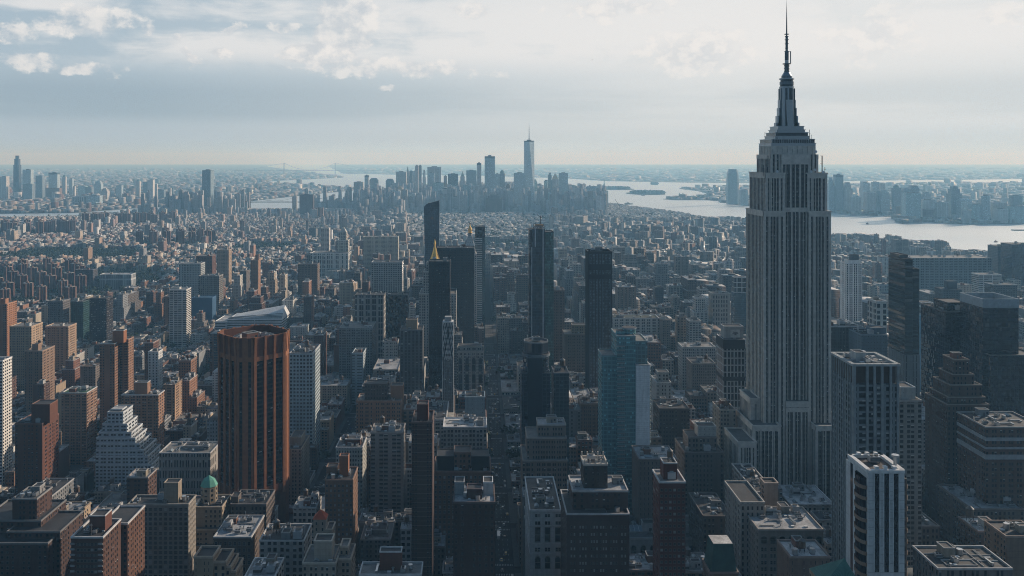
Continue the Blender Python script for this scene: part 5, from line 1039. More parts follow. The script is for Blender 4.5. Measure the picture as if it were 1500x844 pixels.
hero('small_brick_loft', 'tan loft with square windows and a round water tank below the hotel', 'loft building', 'the tan square-windowed loft', 1055, 1078, 600, 720, 24, BEIG.but(tint=(.28, .245, .205), wf=.5, bay=2.6), TAR, 640, 2, 1)
hero('white_brick_tower', 'white tower with dark vertical window stripes right of the mast-topped skyscraper', 'office tower', 'the white striped tower', 1240, 1263, 386, 1350, 24, St((.80, .78, .75), 3.4, 3.4, .40, .82, .04), TAR, 468, 1, 0, [(1243, 1261, 381, 2, 16, WHIT.but(tint=(.75, .74, .72), wf=0)), (1247, 1258, 373, 5, 8, DGRY.but(wf=0))])
hero('dark_edge_block', 'dark boxy office block with a pale roof slab edge beside the mast-topped skyscraper', 'office building', 'the dark block with pale roof edge', 1215, 1262, 478, 900, 40, DGRY.but(tint=(.05, .055, .062), bay=1.5, hf=.8), GRAV, 512, 4, 0, cop=W(.55))
hero('blue_grey_annex', 'blue-grey windowless annex with stepped roof right of the pale-edged dark block', 'building', 'the blue-grey annex', 1262, 1300, 490, 870, 30, St((.115, .155, .19), 3, 6, .2, .1, 0), TAR, 520, 3, 0, [(1276, 1298, 480, 5, 12, St((.12, .16, .2), 3, 6, 0, 0, 0))])
hero('white_frame_block', 'white framed block with a dark recess, left of the stepped dark glass tower', 'office building', 'the white framed block', 1284, 1299, 441, 1050, 24, WHIT.but(tint=(.5, .5, .48), bay=5, fl=7, wf=.6, hf=.7), TAR, 480, 1, 0)
hero('light_blue_block', 'pale blue panelled building with a white arched top right of the stepped dark glass tower', 'building', 'the pale blue panelled building', 1348, 1367, 462, 1000, 22, St((.22, .38, .50), 8, 4, .25, .7, 0), TAR, 502, 1, 0, [(1350, 1367, 443, 2, 14, St((.5, .55, .57), 4, 9, .62, .74, 0))])
b = hero('dark_glass_block', 'broad black glass tower with a banded top left of the stepped brick tower', 'office tower', 'the broad black glass tower', 1385, 1425, 456, 800, 44, DKGL.but(tint=(.010, .014, .022)), TAR, 600, 3, 0, [(1388, 1417, 443, 8, 24, DKGL)], cop=W(.12))
b = hero('mirror_tower', 'mottled black mirror-glass tower with a pale blue-grey parapet near the right edge', 'office tower', 'the mirror-glass tower', 1440, 1492, 451, 760, 36, DKGL.but(tint=(.012, .018, .026), lit=.12), TAR, 600, 4, 0, par=.5)
b.part('pale_parapet').rim(rect(b.x0, b.x1, b.y0, b.y1), b.z + .6, PZ(438, 760), .6, plain((.30, .36, .40)), .3); b.tier(PX(1452, 752), PX(1520, 752), 752, 790, 0, PZ(520, 752), DKGL.but(tint=(.014, .02, .028), lit=.1), TAR, 1, W(.12), part='lower_block'); b.done()
b = hero('banded_brick_block', 'dark brick block with two white cornice bands at the right edge', 'building', 'the white-banded brick block', 1444, 1530, 625, 600, 36, BRN.but(tint=(.115, .075, .06)), TAR, 720, 6, .3, cop=W(.3))
g = b.part('white_band')
for pa, pb in ((641, 646), (655, 658), (666, 673)): g.box(b.x0 - .3, b.x1, b.y0 - .35, b.y1, PZ(pb, 600), PZ(pa, 600), plain((.30, .32, .34)), bottom=True)
b.done()
hero('grey_balcony_tower', 'grey balconied apartment tower with a blank concrete top beside the grey ribbed tower', 'apartment tower', 'the grey balconied tower', 1318, 1350, 586, 520, 24, St((.21, .215, .21), 3.2, 3.0, .6, .6, .2), GRAV, 700, 1, 0, [(1320, 1341, 567, 3, 12, St((.33, .35, .35), 5, 5, .05, .1, 0))])
b = hero('flat_black_roof', 'flat black-roofed block with pale roof ridges in the bottom right corner', 'building', 'the flat black-roofed block', 1374, 1483, 832, 430, 25, St((.15, .13, .12), 3, 4.5, .4, .7, .05), TAR, 844, 2, 0, cop=W(.42))
g = b.part('roof_ridge')
for (a, c, y0, y1) in ((1394, 1440, 434, 434.4), (1394, 1440, 440, 440.4), (1394, 1395, 434, 440), (1439, 1440, 434, 440), (1446, 1447, 433, 452), (1446, 1478, 445, 445.4), (1446, 1478, 439, 439.4), (1378, 1446, 447, 447.4)): g.box(PX(a, 430), PX(c, 430), y0, y1, b.z, b.z + .5, W(.38))
b.done(); b.kit('bulkhead', PX(1396, 445), 449, b.z, 0, .9, 2)
hero('brick_shopfront_block', 'low brick block with strip roofs in front of the grey balconied tower', 'building', 'the low strip-roofed block', 1330, 1376, 770, 540, 30, BRN.but(tint=(.12, .10, .09)), GRAV, 800, 8, .3)
hero('silver_roof_block', 'low block with wide pale grey roof near the right edge', 'building', 'the wide grey-roofed low block', 1424, 1500, 745, 590, 44, BRN.but(tint=(.13, .105, .09)), SILV, 790, 5, 0, [(1476, 1493, 742, 10, 14, St((.33, .34, .34), 5, 5, 0, 0, 0))])
hero('white_roof_corner', 'brown corner block with a small white roof terrace right of the strip-roofed block', 'building', 'the white-terraced corner block', 1433, 1476, 778, 530, 22, BRN.but(tint=(.14, .10, .085)), PALE, 800, 5, .3)
hero('tan_end_block', 'plain tan brick block with curved vent at the right edge', 'building', 'the plain tan block at the right edge', 1474, 1530, 785, 460, 20, TAN.but(tint=(.20, .14, .105), wf=0), TAR, 844, 3, 0)
b = Bld('copper_roof_house', 'steep green copper pyramid roof at the bottom edge left of the striped tower', 'building', PX(1235, 332), 338, 'the green copper pyramid roof')
q_ = rect(PX(1206, 330), PX(1262, 330), 330, 344); zc = PZ(858, 330); b.part('walls').prism(q_, 0, zc, TAN, None); g = b.part('copper_roof'); ap = (PX(1237, 337), 337, PZ(818, 337))
for k in range(4): g.face([(*q_[k], zc), (*q_[(k + 1) % 4], zc), ap], plain((.050, .15, .125), 'painted'))
for k in range(1, 14): t = k / 14; g.bar((q_[0][0] + (q_[1][0] - q_[0][0]) * t, 329.9, zc), ap, .06, plain((.085, .22, .18), 'painted')); g.bar((q_[0][0] - .05, 330 + 14 * t, zc), ap, .06, plain((.085, .22, .18), 'painted'))
b.done(); b.foot = [(PX(1206, 330), PX(1262, 330), 330, 344, 150)]; reg(b, 1212, 1258, 818, 844, 330)
hero('postal_block', 'immense dark low block stretching across several streets before the right-hand river', 'warehouse', 'the immense dark low block', 1337, 1453, 378, 1900, 60, St((.17, .205, .23), 5.2, 5.5, .6, .5, .1), GRAV, 408, 12, .2)
hero('river_glass_block', 'blue-grey glass block by the river at the right edge', 'office building', 'the blue-grey glass block by the river', 1462, 1482, 361, 1950, 40, BLGL.but(tint=(.05, .085, .11)), TAR, 395, 2, 0)
hero('river_glass_tower', 'taller navy glass block beside the river at the right edge', 'office building', 'the navy glass block by the river', 1482, 1530, 358, 1880, 40, NAVY, TAR, 395, 2, 0)
hero('strip_window_block', 'white strip-windowed office block in front of the immense dark low block', 'office building', 'the white strip-windowed block', 1434, 1467, 402, 1700, 26, St((.5, .51, .5), 8, 3.6, .94, .5, .3), GRAV, 420, 2, 0)
hero('dark_box_block', 'dark flat box with pale roof rim below the strip-windowed block', 'building', 'the dark flat box', 1456, 1490, 417, 1500, 28, DGRY, TAR, 435, 2, 0, cop=W(.45))
hero('round_top_tower', 'grey domed-corner apartment block above the river, right of the white striped tower', 'apartment building', 'the grey round-topped block', 1312, 1331, 351, 2500, 30, GRY.but(tint=(.20, .21, .21)), GRAV, 366, 1, 0)
hero('navy_turreted_block', 'dark navy turreted block before the immense low block', 'building', 'the navy turreted block', 1382, 1409, 424, 1500, 30, DGRY.but(tint=(.05, .06, .075)), TAR, 445, 2, .5, [(1388, 1402, 412, 8, 12)])
b = hero('flat_roof_block', 'low dark block with white-edged notched roof and brick stair tower at the bottom edge', 'building', 'the white-edged low roof', 526, 617, 841, 455, 14, BRN.but(tint=(.10, .08, .07)), GRAV, 844, 7, .3, [(556, 588, 808, 6, 6, DRED.but(wf=0))], cop=W(.5))
hero('low_brick_block', 'low brown block with silver roof patch between the narrow dark tower and the mansarded house', 'building', 'the low silver-patched block', 620, 652, 800, 600, 26, BRN.but(tint=(.12, .10, .09)), SILV, 830, 6, .4)
hero('cream_loft', 'low grey loft with stepped pale roofs below the plain grey-beige block', 'loft building', 'the low stepped-roof loft', 528, 572, 790, 610, 30, BEIG.but(tint=(.20, .185, .17)), GRAV, 822, 6, .3, [(541, 566, 776, 10, 12)])
for b in HERO: b.done()

# ------------------------------------------------------------------ the ordinary city, lot by lot
rng = random.Random(11)
FEET = np.array([f[:4] for b in HERO for f in b.foot])
def clashes(x0, x1, y0, y1, e=1.0):
    return bool(np.any((FEET[:, 0] < x1 + e) & (FEET[:, 1] > x0 - e) & (FEET[:, 2] < y1 + e) & (FEET[:, 3] > y0 - e)))
CAPS = []
for b in HERO:
    for (p0, p1, pt, pb, Y) in (getattr(b, 'rects', None) or [(b.px[0], b.px[1], b.px[2], b.pybot, b.Y)]): CAPS.append((p0 - 1, p1 + 1, pb, Y))
CAPS += [(716, 756, 840, 1400), (455, 492, 745, 845), (890, 1090, 318, 6000), (372, 516, 306, 5300), (0, 112, 318, 4700), (1218, 1500, 376, 2700), (1218, 1330, 343, 3700), (1330, 1400, 353, 3500), (1400, 1470, 368, 3000), (600, 800, 345, 5000)]   # the avenues and the river stay in sight
CAPA = np.array(CAPS)
def zcap(x0, x1, y0, y1):
    pa = min(PXi(x0, y0), PXi(x0, y1)); pb = max(PXi(x1, y0), PXi(x1, y1))
    m = (CAPA[:, 0] < pb) & (CAPA[:, 1] > pa) & (CAPA[:, 3] > y0 + 2)
    return (CAMZ - (CAPA[m, 2] - EYE) * y0 / FPX).min() if m.any() else 999.0
def PXi(x, y): return VPX + FPX * x / max(y, 50.0)
PAL_E = [(.16, .08, .058), (.26, .14, .09), (.11, .062, .048), (.30, .20, .135), (.36, .28, .20), (.15, .13, .12), (.40, .35, .28), (.48, .47, .44), (.20, .21, .22)]
PAL_M = [(.14, .09, .065), (.19, .145, .115), (.24, .20, .165), (.31, .28, .24), (.11, .085, .075), (.40, .385, .36), (.18, .185, .19), (.15, .07, .05), (.50, .49, .46)]
NAMES = {0: 'red brick', 1: 'orange brick', 2: 'dark brick', 3: 'tan brick', 4: 'tan', 5: 'brown-grey', 6: 'cream', 7: 'pale', 8: 'grey'}
NAMEM = {0: 'brown', 1: 'brown-grey', 2: 'tan', 3: 'beige', 4: 'dark brown', 5: 'pale stone', 6: 'grey', 7: 'red-brown', 8: 'white'}
ROOFS = [((.06, .06, .064), 'black roof'), ((.38, .39, .40), 'silver roof'), ((.20, .20, .19), 'grey gravel roof'), ((.52, .52, .51), 'white roof'), ((.13, .10, .085), 'brown roof')]
def district(x, y):
    """(height, lot width range, palette, chance of a tower, tower height range) of the neighbourhood."""
    if y < 2300:
        if x < -410: return (19, 5), (7, 22), 'E', .08, (42, 70)
        if x < -165: return (27, 9), (8, 28), 'E', .16, (46, 82)
        if x < 470: return (46, 13), (13, 34), 'M', .16, (62, 92)
        if x < 760: return ((50, 14) if y < 1350 else (27, 10)), (14, 36), 'M', .10, (55, 80)
        return (22, 8), (9, 30), 'M', .10, (40, 62)
    if y < 3300:
        if x < -500: return (17, 4), (8, 20), 'E', .02, (36, 56)
        return (21, 8), (9, 38), 'M' if x > -100 else 'E', .08, (38, 62)
    if y < 4700:
        if x < -650: return (17, 4), (9, 24), 'E', .03, (40, 60)
        return (24, 9), (11, 46), 'M', .07, (38, 64)
    return (34, 14), (14, 34), 'M', .30, (70, 135)
LOTS = []
def add_lot(corners, y0, y1, x0, x1, force_h=None):
    """corners: 4 plan points; keeps the lot if it is in view, on land and clear of the picked-out buildings."""
    cx, cy = (x0 + x1) / 2, (y0 + y1) / 2
    if y0 < 380 or not (-60 < PXi(x1, y1) and PXi(x0, y1) < 1560): return
    if not on_land(cx, cy): return
    if clashes(x0, x1, y0, y1): 
        return 'clash'
    (mh, sh), lw, pal, pt, tr = district(cx, cy)
    h = force_h or max(9.0, rng.gauss(mh, sh))
    tower = rng.random() < pt and min(x1 - x0, y1 - y0) > 11
    if tower: h = rng.uniform(*tr)
    zc = zcap(x0, x1, y0, y1)
    if h > zc: h = max(zc - rng.uniform(0, 4), 5.0)
    if zc < 5.5: h = 5.0
    i = rng.choices(range(9), [4, 3.2, 3.5, 3, 3, 3, 3, 3, 2.2] if pal == 'E' else [3, 3.5, 3.5, 4, 3, 4, 3, 2, 3.2])[0]
    t = (PAL_E if pal == 'E' else PAL_M)[i]; k = rng.uniform(.8, 1.2); haze_tint = min(1, max(0, (cy - 2000) / 2500)); t = tuple(min(.6, c * k * (1 + .45 * haze_tint) + .03 * haze_tint) for c in t)  # wall tints lifted with distance: part of the haze is put into the colour
    f_ = .66 if cy > 4700 else .40 * max(0, min(1, (cy - 2300) / 2200)); kk = rng.uniform(.75, 1.15); t = tuple((1 - f_) * c + f_ * p_ * kk for c, p_ in zip(t, (.50, .54, .58)))       # distance haze mixed into the wall colour, paler and bluer towards the harbour
    ri = rng.choices(range(5), [4, 4, 3, 2.2 + 1.5 * haze_tint, 1.6])[0]  # white roofs more frequent far off, adding to the painted haze
    LOTS.append(dict(c=corners, x0=x0, x1=x1, y0=y0, y1=y1, h=h, tint=t, ci=i, pal=pal, ri=ri, tower=tower, seed=rng.randrange(10 ** 6)))
def rect_lot(x0, x1, y0, y1):
    r_ = add_lot(rect(x0, x1, y0, y1), y0, y1, x0, x1)
    if r_ == 'clash' and min(x1 - x0, y1 - y0) > 11:      # fit smaller lots round the picked-out building
        xm, ym = (x0 + x1) / 2, (y0 + y1) / 2
        if x1 - x0 > y1 - y0: rect_lot(x0, xm - .1, y0, y1); rect_lot(xm + .1, x1, y0, y1)
        else: rect_lot(x0, x1, y0, ym - .1); rect_lot(x0, x1, ym + .1, y1)
PARKS = [(34, 157, 1565, 1716), (-150, -20, 2190, 2330), (-1500, -1060, 2660, 2950), (-40, 190, 2960, 3190), (-830, -640, 2890, 3160)]
# brick estates of equal slabs: two on the left of the picture, one farther out
ESTATE = []
def estate(x0, x1, y0, y1, nx, ny, w_, d_, h, jit):
    PARKS.append((x0, x1, y0, y1))
    for i in range(nx):
        for j in range(ny):
            cx, cy = x0 + (x1 - x0) * (i + .5 + rng.uniform(-jit, jit)) / nx, y0 + (y1 - y0) * (j + .5 + rng.uniform(-jit, jit)) / ny
            if not clashes(cx - w_, cx + w_, cy - w_, cy + w_) and (y0 > 2500 or PXi(cx, cy) < 118): ESTATE.append((cx, cy, w_ * rng.uniform(.85, 1.15), d_, h * rng.uniform(.92, 1.08)))
estate(-1330, -840, 1830, 2420, 8, 7, 15, 14, 38, .16)
estate(-1215, -930, 3060, 3240, 6, 2, 15, 15, 54, .2)
estate(-2000, -1640, 3450, 3640, 8, 2, 18, 17, 56, .22)
estate(-1820, -1400, 4000, 4160, 7, 2, 20, 18, 54, .22)
def in_park(x0, x1, y0, y1): return any(a < x1 and b_ > x0 and c < y1 and d > y0 for a, b_, c, d in PARKS)
for (x0, x1, y0, y1) in BLOCKS:
    if y1 < 360 or in_park(x0 + 3, x1 - 3, y0 + 3, y1 - 3): continue
    x = x0
    while x < x1 - 5:
        lw = district(x, y0)[1]; wd = rng.uniform(*lw)
        if x1 - x - wd < lw[0]: wd = x1 - x
        if rng.random() < (.30 if wd > 18 else .05): rect_lot(x, x + wd - .05, y0, y1)
        else:
            dm = (y0 + y1) / 2
            a = rng.uniform(.62, 1.0); rect_lot(x, x + wd - .05, y0, y0 + (dm - y0 - .3) * a)
            w2 = wd; rect_lot(x, x + wd - .05, y1 - (y1 - dm - .3) * rng.uniform(.7, 1.0), y1)
        x += wd
def zone(inside, ang, cx, cy, ex, ey, bw, bd):
    """Blocks of a turned street grid, kept where inside(x, y) holds."""
    ca, sa = cos(ang), sin(ang); v = -ey
    while v < ey:
        d = bd * rng.uniform(.85, 1.15); u = -ex
        while u < ex:
            w_ = bw * rng.uniform(.7, 1.3); uu = u
            while uu < u + w_ - 4:
                mx_, my_ = cx + uu * ca - v * sa, cy + uu * sa + v * ca
                lw = district(mx_, my_)[1]; lwid = min(rng.uniform(*lw), u + w_ - uu)
                for (va, vb) in ((v, v + d),) if lwid > 30 and rng.random() < .6 else ((v, v + d / 2 - rng.uniform(.3, 5)), (v + d / 2 + rng.uniform(.3, 4), v + d)):
                    pts = [(cx + a * ca - b_ * sa, cy + a * sa + b_ * ca) for a, b_ in ((uu, va), (uu + lwid - .1, va), (uu + lwid - .1, vb), (uu, vb))]
                    xs, ys = [p[0] for p in pts], [p[1] for p in pts]
                    if inside((min(xs) + max(xs)) / 2, (min(ys) + max(ys)) / 2) and not in_park(min(xs), max(xs), min(ys), max(ys)): add_lot(pts, min(ys), max(ys), min(xs), max(xs))
                uu += lwid
            u += w_ + rng.uniform(13, 22)
        v += d + rng.uniform(12, 16)
Y0 = STREETS[-1] + 9
zone(lambda x, y: Y0 < y < 3330 and x < 380, 0.0, -600, 2900, 2200, 700, 110, 60)
zone(lambda x, y: Y0 < y < 3900 and x >= 395, -.42, 1000, 3000, 1700, 1700, 95, 55)
zone(lambda x, y: 3350 < y < 5050 and x < -480, .16, -1500, 4200, 1700, 1200, 100, 58)
zone(lambda x, y: 3350 < y < 5050 and -465 < x and (x < 380 or y > 3915), -.05, 300, 4300, 1500, 1200, 90, 58)
zone(lambda x, y: 5065 < y < 6900, .10, 0, 6000, 1500, 1100, 85, 60)

# ------------------------------------------------------------------ which of them show largest (a small painter's picture)
SCR = .5; PWD, PHT = 750, 422
idb = np.full((PHT, PWD), -1, dtype=np.int32)
def splat(i, x0, x1, y0, y1, z):
    def col(x, y): return int(round((VPX + FPX * x / y) * SCR))
    def row(zz, y): return int(round((EYE + FPX * (CAMZ - zz) / y) * SCR))
    a, b_ = max(0, col(x0, y0)), min(PWD, col(x1, y0) + 1); t, bt = max(0, row(z, y0)), min(PHT, row(0, y0) + 1); tb = max(0, row(z, y1))
    for r_ in range(tb, min(t, PHT)):
        f = (r_ - tb) / max(1, t - tb); yy = y1 + (y0 - y1) * f; c0, c1 = max(0, col(x0, yy)), min(PWD, col(x1, yy) + 1)
        if c0 < c1: idb[r_, c0:c1] = i
    if b_ > a and bt > t: idb[t:bt, a:b_] = i
    if x1 < 0: c0, c1 = col(x1, y0), col(x1, y1)
    elif x0 > 0: c0, c1 = col(x0, y1), col(x0, y0)
    else: return
    for c in range(max(0, c0), min(PWD, c1)):
        f = (c - c0) / max(1, c1 - c0); yy = (y0 + (y1 - y0) * f) if x1 < 0 else (y1 + (y0 - y1) * f)
        t2, b2 = max(0, row(z, yy)), min(PHT, row(0, yy) + 1)
        if t2 < b2: idb[t2:b2, c] = i
items = [(l['y0'], i, l['x0'], l['x1'], l['y0'], l['y1'], l['h']) for i, l in enumerate(LOTS)] + [(f[2], 10 ** 6 + k, f[0], f[1], f[2], f[3], f[4]) for k, b in enumerate(HERO) for f in b.foot]
for it in sorted(items, key=lambda t: -t[0]): splat(it[1], *it[2:])
cnt = np.bincount(idb[(idb >= 0) & (idb < 10 ** 6)], minlength=len(LOTS)) if len(LOTS) else np.zeros(0)
order = np.argsort(-cnt)
N_SINGLE = 560
single = [int(i) for i in order[:N_SINGLE] if cnt[i] >= 5]
where = {}
ys_, xs_ = np.nonzero((idb >= 0) & (idb < 10 ** 6)); ids_ = idb[ys_, xs_]
sx = np.bincount(ids_, weights=xs_, minlength=len(LOTS)); sy = np.bincount(ids_, weights=ys_, minlength=len(LOTS))

# ------------------------------------------------------------------ those, each a building of its own
HPX = [((b.px[0] + b.px[1]) / 2, min(b.px[2] + 40, (b.px[2] + b.pybot) / 2), b.Y, b.short) for b in HERO if b.short]
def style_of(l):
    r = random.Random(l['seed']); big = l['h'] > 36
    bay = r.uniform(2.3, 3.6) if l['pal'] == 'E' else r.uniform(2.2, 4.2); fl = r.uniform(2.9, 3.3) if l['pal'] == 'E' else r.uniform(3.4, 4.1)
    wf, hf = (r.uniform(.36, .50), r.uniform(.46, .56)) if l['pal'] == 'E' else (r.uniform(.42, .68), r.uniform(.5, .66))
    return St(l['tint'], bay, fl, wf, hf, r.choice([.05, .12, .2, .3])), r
LABELS = {}
def mk_label(size, colour, typ, feat, l, i):
    px, py = sx[i] / max(cnt[i], 1) * 2, sy[i] / max(cnt[i], 1) * 2
    near = sorted(HPX, key=lambda h: (h[0] - px) ** 2 + ((h[1] - py) * 1.2) ** 2)[:6]
    for h in near:
        dxp = px - h[0]
        rel = 'beyond' if l['y0'] > h[2] + 60 and abs(dxp) < 26 else 'in front of' if l['y0'] < h[2] - 60 and abs(dxp) < 26 else 'left of' if dxp < 0 else 'right of'
        f1 = feat.split(' and ')[0]
        for lab in (f"{size} {colour} {typ} with {feat}, {rel} {h[3]}", f"{size} {colour} {typ} with {f1}, {rel} {h[3]}", f"{size} {colour} {typ}, {rel} {h[3]}", f"{colour.capitalize()} {typ}, {rel} {h[3]}"):
            if lab not in LABELS and len(lab.split()) <= 16: LABELS[lab] = 1; return lab
    lab = f"{size} {colour} {typ} by {near[0][3]}"; LABELS[lab] = LABELS.get(lab, 0) + 1
    return lab
KINDN = [('tenement', 'tenement'), ('walk_up', 'walk-up'), ('loft_building', 'loft'), ('office_building', 'office block'), ('apartment_tower', 'apartment tower'), ('apartment_building', 'apartment house')]
n_near = 0
for i in single:
    l = LOTS[i]; st, r = style_of(l); h = l['h']; p = l['c']; cx, cy = (l['x0'] + l['x1']) / 2, (l['y0'] + l['y1']) / 2
    wd = l['x1'] - l['x0']; dp = l['y1'] - l['y0']; axis = p[0][1] == p[1][1]
    k = 4 if h > 58 and l['pal'] == 'E' else 3 if h > 44 and l['pal'] == 'M' else 2 if l['pal'] == 'M' and h > 20 else 5 if h > 30 else 1 if r.random() < .5 else 0
    kind, typ = KINDN[k]; colour = (NAMES if l['pal'] == 'E' else NAMEM)[l['ci']]; rt, rname = ROOFS[l['ri']]
    rf = plain(rt, 'roofing'); px_area = cnt[i]
    b = Bld(kind, None, None, cx, cy); cq = r.choice([.05, .12, .26]); cop = plain(tuple(min(.6, c * .6 + cq) for c in l['tint']))
    blank = st.but(wf=0) if h < 34 and r.random() < .7 else st
    feat = []
    setb = axis and h > 42 and min(wd, dp) > 15 and r.random() < .5
    if setb:
        z1 = h * r.uniform(.62, .8); e = r.uniform(2, 3.5)
        b.tier(*[l['x0'], l['x1'], l['y0'], l['y1']], 0, z1, st, rf, .9, cop, keep=False); b.tier(l['x0'] + e, l['x1'] - e, l['y0'] + e, l['y1'] - e, z1 - .9, h, st, rf, .9, cop, part='setback', keep=False)
        inner = (l['x0'] + e, l['x1'] - e, l['y0'] + e, l['y1'] - e); feat.append('set-back top')
    else:
        b.tier(0, 0, 0, 0, 0, h, st, rf, .9, cop, sts=[st, blank, st, blank], poly=p, keep=False); inner = (l['x0'], l['x1'], l['y0'], l['y1'])
    if not axis: 
        sh = min(wd, dp) * .22; inner = (inner[0] + sh, inner[1] - sh, inner[2] + sh, inner[3] - sh)
    if r.random() < .35 and h > 14 and axis and not setb:
        b.part('cornice').rim(p, h - 1.6, h - .9, .3, plain(tuple(min(.6, c * 1.15 + .03) for c in l['tint'])), .7)
    b.done()
    if px_area > 9 and inner[1] - inner[0] > 4 and inner[3] - inner[2] > 4:
        n = int(min(9, 1 + (inner[1] - inner[0]) * (inner[3] - inner[2]) / 90)) if l['y0'] < 1500 else int(min(4, 1 + (inner[1] - inner[0]) * (inner[3] - inner[2]) / 200))
        tk = r.random() < (.42 if h > 20 else .15)
        b.clutter(*inner, h - .9, r, n, 1.0 if tk else 0, True)
        if tk and min(inner[1] - inner[0], inner[3] - inner[2]) > 7: feat.append('water tank')
    feat = ' and '.join([rname] + feat[:1])
    size = ('narrow' if wd < 11 else 'wide' if wd > 26 else '') + (' low' if h < 20 else ' tall' if h > 58 else ' mid-height')
    tag(b.o, mk_label(size.strip().capitalize(), colour, typ, feat, l, i), dict(tenement='tenement', walk_up='apartment building', loft_building='loft building', office_building='office building', apartment_tower='apartment tower', apartment_building='apartment building')[kind],
        dict(tenement='tenements of the low blocks', walk_up='brick walk-ups of the low blocks', loft_building='loft buildings of the midtown blocks', office_building='office blocks of the midtown blocks', apartment_tower='apartment towers of the east side', apartment_building='apartment houses of the east side')[kind])

# ------------------------------------------------------------------ and all the rest as one mass of roofs
def vboxes(c, z0, z1, tint, roof, pat, win, lid=True):
    """Many four-sided blocks at once: c (n,4,2) plan corners, counter-clockwise."""
    n = len(c); v = np.zeros((n, 8, 3)); v[:, :4, :2] = c; v[:, 4:, :2] = c; v[:, :4, 2] = z0[:, None]; v[:, 4:, 2] = z1[:, None]
    fi = np.array([[0, 1, 5, 4], [1, 2, 6, 5], [2, 3, 7, 6], [3, 0, 4, 7], [4, 5, 6, 7]]); f = (np.arange(n)[:, None, None] * 8 + fi[None]).reshape(-1, 4)
    L = np.linalg.norm(np.roll(c, -1, axis=1) - c, axis=2); uv = np.zeros((n, 5, 4, 2)); base = 400 - z1
    for k in range(4):
        uv[:, k, 1, 0] = L[:, k]; uv[:, k, 2, 0] = L[:, k]; uv[:, k, 0, 1] = base + z0; uv[:, k, 1, 1] = base + z0; uv[:, k, 2, 1] = 400; uv[:, k, 3, 1] = 400
    T = np.repeat(tint[:, None], 5, 1); T[:, 4] = roof
    P = np.repeat(pat[:, None], 5, 1); P[:, :4, 0] = L / np.maximum(1, np.round(L / pat[:, :1])); P[:, :, 2] += np.arange(5)[None] * 3.1
    Wn = np.repeat(win[:, None], 5, 1); mt = np.tile(np.array([0, 0, 0, 0, 1]), n)
    return v.reshape(-1, 3), f, uv.reshape(-1, 2), T.reshape(-1, 3), P.reshape(-1, 3), Wn.reshape(-1, 3), mt
def mass(name, sets, mats=('masonry', 'roofing')):
    V, F, U, T, P, Wn, M, off = [], [], [], [], [], [], [], 0
    for (v, f, u, t, p, w_, m_) in sets: V.append(v); F.append(f + off); U.append(u); T.append(t); P.append(p); Wn.append(w_); M.append(m_); off += len(v)
    V, F = np.concatenate(V), np.concatenate(F); me = bpy.data.meshes.new(name)
    me.vertices.add(len(V)); me.vertices.foreach_set('co', V.astype(np.float32).ravel())
    me.loops.add(F.size); me.loops.foreach_set('vertex_index', F.astype(np.int32).ravel()); me.polygons.add(len(F)); me.polygons.foreach_set('loop_start', np.arange(0, F.size, 4, dtype=np.int32))
    for m_ in mats: me.materials.append(MATS[m_])
    me.update(calc_edges=True); paint(me, np.concatenate(U), np.concatenate(M), np.concatenate(T), np.concatenate(P), np.concatenate(Wn)); me.validate()
    return tag(link(name, me), kind='stuff')
ss_ = set(single); rest = [l for i, l in enumerate(LOTS) if i not in ss_]
nr = np.random.default_rng(5); n = len(rest)
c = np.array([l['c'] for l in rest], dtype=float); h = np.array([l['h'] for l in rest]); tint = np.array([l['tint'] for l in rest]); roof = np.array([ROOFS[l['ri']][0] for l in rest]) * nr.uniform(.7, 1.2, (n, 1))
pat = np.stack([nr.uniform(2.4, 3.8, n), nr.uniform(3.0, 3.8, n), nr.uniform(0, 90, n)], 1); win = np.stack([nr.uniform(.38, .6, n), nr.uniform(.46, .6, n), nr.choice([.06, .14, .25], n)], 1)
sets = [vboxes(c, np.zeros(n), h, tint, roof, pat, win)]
cen = c.mean(1, keepdims=True)
def on_roofs(keep, fx, fy, hh, tn, rf, jitter=.3):
    idx = np.nonzero(keep)[0]; k = len(idx); e1 = (c[idx, 1] - c[idx, 0]); e2 = (c[idx, 3] - c[idx, 0])
    s = np.stack([nr.uniform(*fx, k), nr.uniform(*fy, k)], 1); o = nr.uniform(.08, .92 - fx[1], (k, 2)); base = c[idx, 0]
    pts = [base + e1 * o[:, :1] + e2 * o[:, 1:], base + e1 * (o[:, :1] + s[:, :1]) + e2 * o[:, 1:], base + e1 * (o[:, :1] + s[:, :1]) + e2 * (o[:, 1:] + s[:, 1:]), base + e1 * o[:, :1] + e2 * (o[:, 1:] + s[:, 1:])]
    return vboxes(np.stack(pts, 1), h[idx], h[idx] + nr.uniform(*hh, k), tn(idx), rf(k), np.tile([3., 3., 0.], (k, 1)), np.zeros((k, 3)))
sets.append(on_roofs(nr.random(n) < .75, (.18, .42), (.18, .42), (2.2, 4.5), lambda i: np.clip(tint[i] * nr.uniform(.6, 1.4, (len(i), 1)), 0, .6), lambda k: nr.choice([.06, .2, .38, .5], (k, 1)) * np.ones((1, 3))))
for _ in range(3): sets.append(on_roofs(nr.random(n) < .55, (.07, .2), (.07, .2), (1.0, 2.6), lambda i: np.ones((len(i), 3)) * nr.choice([.1, .3, .5], (len(i), 1)), lambda k: nr.choice([.1, .3, .5], (k, 1)) * np.ones((1, 3))))
mass('city_blocks', sets)

